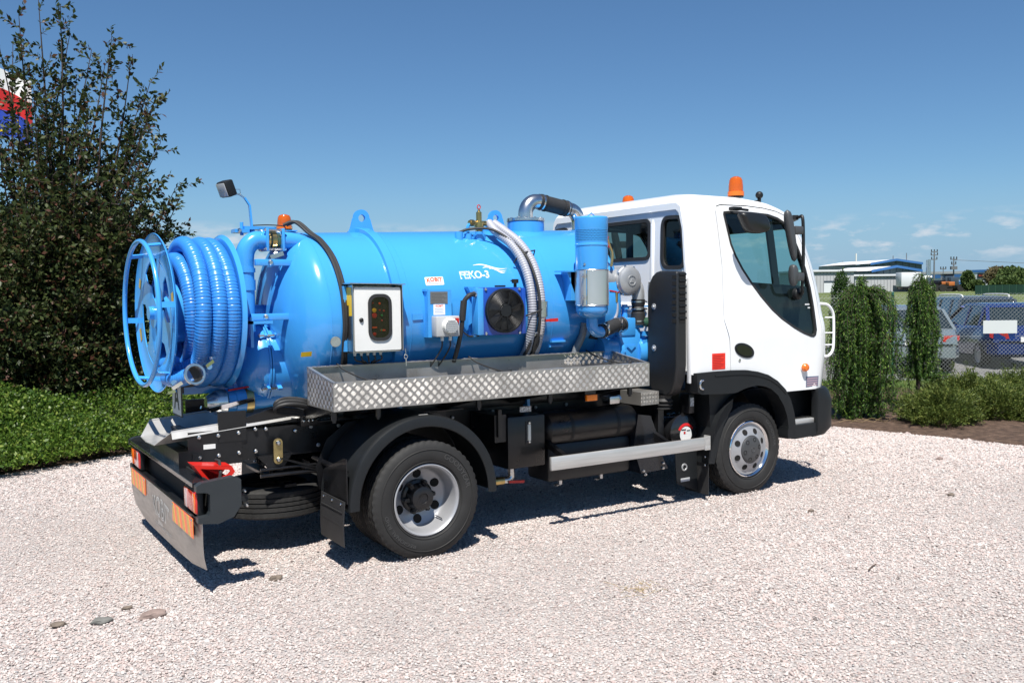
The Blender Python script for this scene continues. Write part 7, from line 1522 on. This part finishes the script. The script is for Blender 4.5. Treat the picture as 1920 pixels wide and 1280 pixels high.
# ================================================================ FAR BUILDINGS
def quadbox(a, b, depth, z0, z1):   # front edge a->b on plan, extruded away from the camera
    d = (b-a).normalized(); n_ = Vector((-d.y, d.x, 0)); n_ = n_ if n_.dot(FWD) > 0 else -n_; q = [a, b, b+n_*depth, a+n_*depth]
    return [Vector((p.x, p.y, z0)) for p in q]+[Vector((p.x, p.y, z1)) for p in q], [(0, 1, 5, 4), (1, 2, 6, 5), (2, 3, 7, 6), (3, 0, 4, 7), (4, 5, 6, 7)]
lg = mat('pale_grey_cladding', (.42, .43, .45), .6, var=.05, vscale=.3); dgc = mat('grey_green_cladding', (.10, .14, .15), .5, var=.1, vscale=.4); bfa = mat('blue_fascia', (.04, .14, .36), .5); wroof = mat('white_roof', (.72, .73, .75), .5); wband = mat('dark_glazing', (.05, .07, .09), .2)
wwall = mat('white_cladding', (.62, .64, .67), .5, var=.04, vscale=.3)
def hall(D, pxl, pxr, pxe, zb, ze, zr, Dl, label, zl0, zl1):
    """gable end facing us from pxl to pxr at depth D; long side runs back to column pxe at depth Dl"""
    t = thing('industrial_hall', G((pxl+pxr)/2, D, zb), label, 'building')
    a, b, e_ = G(pxl, D), G(pxr, D), G(pxe, Dl); off = e_-a; pk = a.lerp(b, .5)
    V3 = lambda p, z: Vector((p.x, p.y, z))
    m = MB().add([V3(a, zb), V3(b, zb), V3(b, ze), V3(pk, zr), V3(a, ze), V3(a+off, zb), V3(b+off, zb), V3(b+off, ze), V3(pk+off, zr), V3(a+off, ze)], [(0, 1, 2, 3, 4), (5, 9, 8, 7, 6), (0, 4, 9, 5), (1, 6, 7, 2)])
    obj('wall', m, dgc, t, smooth=False, fix=False)
    up = Vector((0, 0, .12))
    obj('roof', MB().add([V3(a, ze)+up-FWD*.4, V3(pk, zr)+up-FWD*.4, V3(pk+off, zr)+up, V3(a+off, ze)+up, V3(b, ze)+up-FWD*.4, V3(b+off, ze)+up], [(0, 1, 2, 3), (1, 4, 5, 2)]), wroof, t, smooth=False, fix=False)
    fh = .40
    for p, q, z0, z1 in ((a, pk, ze, zr), (pk, b, zr, ze)):
        p_ = p-FWD*.5; q_ = q-FWD*.5; obj('fascia', MB().add([V3(p_, z0-fh*.4), V3(q_, z1-fh*.4), V3(q_, z1+fh*.6), V3(p_, z0+fh*.6), V3(p_+FWD*.4, z0-fh*.4), V3(q_+FWD*.4, z1-fh*.4), V3(q_+FWD*.4, z1+fh*.6), V3(p_+FWD*.4, z0+fh*.6)], [(0, 1, 2, 3), (3, 2, 6, 7), (0, 4, 5, 1)]), bfa, t, smooth=False, fix=False)
    # glazing band and panel joints
    oo = -RGT*.15
    for i in range(9):
        s0, s1 = i/9+.015, (i+1)/9-.015; p, q = a+off*s0+oo, a+off*s1+oo; obj('window', MB().add([V3(p, ze-1.5), V3(q, ze-1.5), V3(q, ze-.5), V3(p, ze-.5)], [(0, 1, 2, 3)]), wband, t, smooth=False, fix=False)
    for i in range(1, 8):
        p = a.lerp(b, i/8)-FWD*.06; zt = ze+(zr-ze)*(1-abs(i/8-.5)*2); obj('cladding_joint', MB().add([V3(p, zb), V3(p+RGT*.12, zb), V3(p+RGT*.12, zt), V3(p, zt)], [(0, 1, 2, 3)]), wband, t, smooth=False, fix=False)
    return t
hall(165, 1630, 1728, 1535, 1.5, Zp(494, 1728, 165), Zp(487, 1680, 165), 178, 'tall grey-green hall with blue roof edge at the back of the works', 0, 0)
hall(150, 1632, 1727, 1545, 1.5, Zp(507.5, 1727, 150), Zp(499.5, 1680, 150), 160, 'lower grey-green hall with blue gable and white roof in front', 0, 0)
def shed(D, x0, x1, yt, label, m, depth=10, name='storage_building', parts=()):
    t = thing(name, G((x0+x1)/2, D, 1.5), label, 'building'); a, b = G(x0, D), G(x1, D); v, f = quadbox(a, b, depth, 1.3, Zp(yt, (x0+x1)/2, D)); obj('wall', MB().add(v, f), m, t, smooth=False, fix=False)
    zt = Zp(yt, (x0+x1)/2, D); v, f = quadbox(a-RGT*.3-FWD*.3, b+RGT*.3-FWD*.3, depth+.6, zt+.01, zt+.28); obj('roof_edge', MB().add(v, f), wwall, t, smooth=False, fix=False)
    for (u0, u1, v0, v1, mm, nm) in parts:
        p, q = G(u0, D-.1), G(u1, D-.1); z0, z1 = Zp(v1, u0, D), Zp(v0, u0, D); obj(nm, MB().add([Vector((p.x, p.y, z0)), Vector((q.x, q.y, z0)), Vector((q.x, q.y, z1)), Vector((p.x, p.y, z1))], [(0, 1, 2, 3)]), mm, t, smooth=False, fix=False)
    n = int((x1-x0)/6)
    for i in range(1, n):
        p = G(x0+(x1-x0)*i/n, D-.06); obj('panel_joint', MB().add([Vector((p.x, p.y, 1.3)), Vector((p.x, p.y, 1.3))+RGT*.05, Vector((p.x, p.y, zt))+RGT*.05, Vector((p.x, p.y, zt))], [(0, 1, 2, 3)]), mat('joint_grey', (.25, .26, .28), .6), t, smooth=False, fix=False)
    return t
shed(128, 1500, 1601, 509, 'pale grey shed with a dark open bay at the left end of the works', lg, parts=((1545, 1572, 526, 530, wband, 'opening'), (1545, 1566, 530, 548, wwall, 'door')))
shed(136, 1603, 1706, 517, 'long pale grey shed with one small louvre in front of the halls', lg, parts=((1611, 1618, 527, 532, wband, 'louvre'), (1700, 1703, 522, 525, wband, 'vent')))
shed(140, 1707, 1727, 519, 'small white annex right of the pale grey shed', wwall, parts=((1709, 1726, 529, 543, lg, 'door'),))
wh_ = thing('warehouse', G(1790, 225, 1.5), 'long white warehouse with blue stripe and black sign far right', 'building')
a, b = G(1722, 228), G(1853, 212); v, f = quadbox(a, b, 25, 1.3, 0); zl, zr_ = Zp(511, 1722, 228), Zp(505.5, 1853, 212)
v = [Vector((q.x, q.y, (1.3 if i < 4 else (zl if i in (4, 7) else zr_)))) for i, q in enumerate(v)]; obj('wall', MB().add(v, f), wwall, wh_, smooth=False, fix=False)
def wq(s0, s1, z0a, z1a, m, nm, z0b=None, z1b=None):
    p, q = a.lerp(b, s0)-FWD*.3, a.lerp(b, s1)-FWD*.3; obj(nm, MB().add([Vector((p.x, p.y, z0a)), Vector((q.x, q.y, z0b or z0a)), Vector((q.x, q.y, z1b or z1a)), Vector((p.x, p.y, z1a))], [(0, 1, 2, 3)]), m, wh_, smooth=False, fix=False)
wq(0, .78, 4.7, 5.5, bfa, 'stripe'); wq(.76, 1, zr_-.5, zr_+.1, bfa, 'fascia'); wq(0, .7, zl-.3, zl+.2, lg, 'fascia', zr_-.6, zr_-.1)
wq(.84, .97, zr_-1.9, zr_-.7, mat('sign_black', (.02, .02, .025), .5), 'sign_board'); wq(.86, .95, zr_-1.4, zr_-1.15, OPRINT, 'sign_stripe'); wq(.66, .82, 2.2, 2.8, bfa, 'stripe')
wq(.3, .45, 1.4, 3.2, wband, 'gate'); wq(.5, .62, 1.4, 3.2, wband, 'gate')
# masts and pylons
gs = mat('mast_grey', (.18, .19, .20), .5, metal=.4)
def mast(px, D, yt, w, arms, label, name='utility_pole', cat='pole', group=None):
    p = G(px, D, 1.3); zt = Zp(yt, px, D); t = thing(name, p, label, cat, group); obj('pole', MB().cyl(p, Vector((p.x, p.y, zt)), w, 8, r2=w*.7), gs, t)
    for dy, hw2 in arms:
        z = Zp(yt+dy, px, D); q = Vector((p.x, p.y, z)); obj('crossarm', MB().bar(q-RGT*hw2, q+RGT*hw2, .16, .16), gs, t)
        for s in (-1, 0, 1): obj('insulator', MB().cyl(q+RGT*hw2*s*.95, q+RGT*hw2*s*.95+Vector((0, 0, .45)), .09, 6), DPRINT, t)
    return t
mast(1751, 165, 470, .16, ((2, .55), (8, .6), (16, .5)), 'tall power pole with three crossarms beside the chimney', group='poles at the works')
mast(1787.5, 150, 486, .14, ((0, .5), (9, .35)), 'shorter power pole right of the tall one with box below its arms', group='poles at the works')
mast(1768, 170, 503, .1, ((1, .5),), 'low lamp pole between the two power poles', group='poles at the works')
p = G(1787.5, 149.6); z = Zp(502, 1787, 150); tag(obj('transformer_box', MB().obox(Vector((p.x, p.y, z)), (1.0, .5, .55), Rf), gs, None), 'grey box fixed on the shorter power pole', 'box')
for px, yt in ((1738.5, 487), (1742, 486)):
    p = G(px, 148, 1.3); tag(obj('chimney', MB().cyl(p, Vector((p.x, p.y, Zp(yt, px, 148))), .22, 12), ZINC, None), 'left steel flue of the pair beside the power pole' if px < 1740 else 'right steel flue of the pair beside the power pole', 'chimney', 'steel flues at the works')
for px, yt, y0, D in ((1605, 475, 492, 200), (1699, 474, 491, 165), (1580, 489, 494, 230), (1674, 479, 488, 165)):
    p = G(px, D); tag(obj('antenna', MB().cyl(Vector((p.x, p.y, Zp(y0+6, px, D))), Vector((p.x, p.y, Zp(yt, px, D))), .07 if px != 1605 else .16, 6), gs if px != 1605 else WHT, None), {1605: 'thick white antenna on the long hall roof', 1699: 'thin mast right of the blue gable peak', 1580: 'short mast at the left end of the hall roof', 1674: 'faint thin mast at the gable peak'}[px], 'antenna', 'antennas on the hall roofs')
lines = MB(); a = G(1787, 150); a.z = Zp(487, 1787, 150); b = G(2200, 170); b.z = Zp(488, 2200, 170); mdl = a.lerp(b, .5)-Vector((0, 0, .7))
for dz in (0, ): lines.tube(spline([a, mdl, b], 8), .035, 4)
tag(obj('power_line', lines, gs, None), 'thin power line running right from the shorter pole', 'cable')
# vehicles and machines by the works
def boxes(name, D, px, zb, parts_, label, cat):
    o = G(px, D, zb); t = thing(name, o, label, cat)
    for nm, x0, x1, y0, y1, z0, z1, m in parts_: obj(nm, MB().box(x0, x1, y0, y1, z0, z1, .05).xf(lambda p: o+RGT*p.x+FWD*p.y+Vector((0, 0, p.z))), m, t)
    for nm, x, r in (('wheel', -1.2, .5), ('wheel', 1.2, .5)):
        c = o+RGT*x+Vector((0, 0, r)); obj(nm, MB().cyl(c-FWD*.2, c+FWD*.2, r, 16), TYRE, t)
    return t
mat('dull_orange', (.42, .13, .03), .6)
boxes('lorry', 133, 1723, 1.52, (('cab', .4, 1.9, -.1, 1.5, .5, 2.4, WHITE), ('windscreen', 1.0, 1.88, -.13, -.1, 1.4, 2.1, wband), ('cargo_box', -2.6, .3, 0, 2, .8, 2.9, wwall), ('mudguard', -2.4, 1.8, .0, 1.8, .4, .8, BLACK)), 'white lorry parked at the right end of the grey sheds', 'lorry')
boxes('tractor', 125, 1771, 1.52, (('bonnet', -1.6, .2, 0, 1.3, .7, 1.6, BLACK), ('cab', .1, 1.2, 0, 1.4, .8, 2.3, wband), ('roof', 0, 1.3, -.1, 1.5, 2.3, 2.45, BLACK), ('engine_cover', 1.2, 2.2, 0, 1.3, .6, 1.3, PLAST)), 'black loader machine standing left of the power pole', 'machine')
boxes('digger', 124, 1795, 1.52, (('cab', -.9, .2, 0, 1.3, .8, 2.0, wband), ('counterweight', .2, 1.6, 0, 1.4, .7, 1.5, bfa), ('arm', -1.9, -.8, .5, .8, 1.0, 1.4, mat('dull_orange', (.42, .13, .03), .6))), 'orange and blue digger standing right of the power pole', 'machine')
boxes('generator', 122, 1784, 1.52, (('housing', -.35, .45, 0, 1.0, .8, 1.35, MATS['dull_orange']), ('skid', -.7, .7, -.05, 1.05, .45, .7, BLACK)), 'small orange machine at the foot of the power pole', 'machine')
# far trees
ftm = foliage('far_tree_leaf', (.04, .075, .02), (.09, .14, .035), (.13, .17, .05), rough=.7, transl=.2)
ftm2 = foliage('far_tree_brown', (.10, .09, .04), (.17, .14, .07), rough=.7, transl=.2)
for k, (px, D, yt, wpx, m, lab) in enumerate(((1873, 118, 501, 24, ftm2, 'olive brown tree left of the far tree group'), (1897, 112, 501, 24, ftm, 'round green tree in the middle of the far tree group'), (1926, 106, 506, 26, ftm, 'green tree at the right edge of the far tree group'), (1814, 118, 509, 9, ftm, 'small narrow tree before the white warehouse'), (1830, 116, 527, 12, ftm, 'low green bush right of the narrow tree'), (1888, 100, 520, 26, ftm, 'broad low green tree before the far tree group'))):
    c = G(px, D); h = Zp(yt, px, D)-1.45; bush('tree', c, wpx*D/FPX, wpx*D/FPX, h, 3000, .32, m, lab, 'tree', 'trees beyond the field', .6, .2, 60+k, trunkh=h*.18, z0=1.45)
c = G(1576, 26); bush('tree', c, .26, .26, 2.30, 5200, .07, foliage('thuja', (.03, .07, .015), (.07, .14, .03)), 'young conical conifer beyond the fence before the grey shed', 'tree', None, .4, .6, 71, trunkh=.15, z0=.0)
c = G(1597, 30); bush('tree', c, .10, .10, 2.0, 900, .07, foliage('reddish', (.08, .05, .03), (.13, .09, .05)), 'thin reddish sapling right of the young conifer', 'tree', None, .4, .6, 72, trunkh=.3, z0=.0)
# dark green fence at the far edge of the field
gf = thing('panel_fence', G(1880, 88, 1.4), 'dark green panel fence below the far trees', 'fence')
for i in range(12):
    a, b = G(1828+i*13, 92-i*.8), G(1828+(i+1)*13-1.0, 92-(i+1)*.8); z0 = 1.25; v, f = quadbox(a, b, .06, z0, z0+.95); obj('fence_panel', MB().add(v, f), mat('fence_green', (.03, .085, .055), .6), gf, smooth=False, fix=False)
# left distance: low white building, bare soil strip and tree line seen past the shrub
lb = thing('low_building', G(205, 150, .4), 'low white buildings far away behind the hose reel', 'building')
v, f = quadbox(G(120, 150), G(236, 150), 12, .3, Zp(567, 200, 150)+.35); obj('wall', MB().add(v, f), wwall, lb, smooth=False, fix=False)
v, f = quadbox(G(118, 149.6), G(238, 149.6), 12.6, Zp(567, 200, 150)+.35, Zp(566, 200, 150)+.6); obj('roof', MB().add(v, f), dgc, lb, smooth=False, fix=False)
for i in range(8): v, f = quadbox(G(128+i*14, 149.8), G(135+i*14, 149.8), .1, .45, .95); obj('window', MB().add(v, f), wband, lb, smooth=False, fix=False)
flat('bare_soil', plan([(60, 78), (420, 78), (420, 120), (60, 120)]), .42, noise_mat('red_soil', [(.16, .07, .04), (.26, .12, .07)], .4), g=40)
# distant wooded hills, aerial haze put into their bluish green colour
hm = noise_mat('hazy_hill_woods', [(.06, .10, .10), (.085, .13, .13), (.11, .16, .14)], .012, bump=.3)
V = []; F = []; n = 200
from mathutils import noise as mn
for j, (Rr, kf) in enumerate(((2300, 0), (2600, .55), (3000, 1.), (3600, .8))):
    for i in range(n+1):
        a = -1.2+2.6*i/n; d = FWD*math.cos(a)+RGT*math.sin(a); az = a; hgt = (26+46*min(1, max(0, (az-.30)/.25)))*(.8+.35*mn.noise(Vector((az*6, j*.3, 0)))+.12*mn.noise(Vector((az*25, j, 0)))); p = C0+d*Rr; V.append((p.x, p.y, hgt*kf+.5))
for j in range(3):
    for i in range(n): F.append((j*(n+1)+i, j*(n+1)+i+1, (j+1)*(n+1)+i+1, (j+1)*(n+1)+i))
fastobj('hills', V, F, hm, kind='structure', smooth=True)
# ================================================================ FLAGS behind the shrub
def flag(px0, D, yt, yb, wpx, cols, label, pole_label, seed, tri=None, star=False):
    p = G(px0, D); t = thing('flagpole', Vector((p.x, p.y, 0)), pole_label, 'flagpole', 'flagpoles behind the shrub'); zt = Zp(yt-25, px0, D)
    obj('pole', MB().cyl(Vector((p.x, p.y, 0)), Vector((p.x, p.y, zt)), .04, 10, r2=.025), WHT, t); nu, nv = 26, 9
    z1, z0 = Zp(yt, px0, D), Zp(yb, px0, D); Wf = wpx*D/FPX
    def fp(u, v): return Vector((p.x, p.y, 0))+RGT*(.05+Wf*u)+FWD*(.16*math.sin(u*9+seed)*(.3+u))+Vector((0, 0, z0+(z1-z0)*v-.28*Wf*u*u*u*.9+.03*math.sin(u*12+v*2)))
    for nm, v0, v1, m in cols:
        fl_ = obj(nm, MB().grid(nu, nv, lambda u, v: fp(u, v0+(v1-v0)*v)), m, t, fix=False)
    if tri:
        obj('flag_wedge', MB().grid(12, 8, lambda u, v: fp(u*.4, .5+(v-.5)*(1-u*.98))+Vector((0, 0, 0))-FWD*.01), tri, t, fix=False)
    if star:
        for k in range(12):
            a = 2*PI*k/12; cu, cv = .52+.22*math.cos(a), .5+.34*math.sin(a); P = [(cu+(.030 if i % 2 == 0 else .012)*math.cos(PI/2+PI*i/5), cv+(.052 if i % 2 == 0 else .022)*math.sin(PI/2+PI*i/5)) for i in range(10)]
            obj('flag_star', MB().add([fp(x, y)-FWD*.012 for x, y in P], [tuple(range(10))]), mat('star_yellow', (.75, .55, .02), .6), t, fix=False)
    return t
fw = mat('flag_white', (.75, .74, .74), .8); fr2 = mat('flag_red', (.50, .012, .014), .8); fb2 = mat('flag_blue', (.015, .06, .42), .8)
flag(-75, 15.5, 128, 205, 152, (('flag_white', .5, 1, fw), ('flag_red', 0, .5, fr2)), '', 'pole flying a white and red flag with blue wedge, behind the shrub top', 1.0, tri=fb2)
flag(-70, 16.8, 195, 252, 152, (('flag_blue', 0, 1, fb2),), '', 'pole flying a blue flag with yellow stars, behind the shrub', 2.2, star=True)
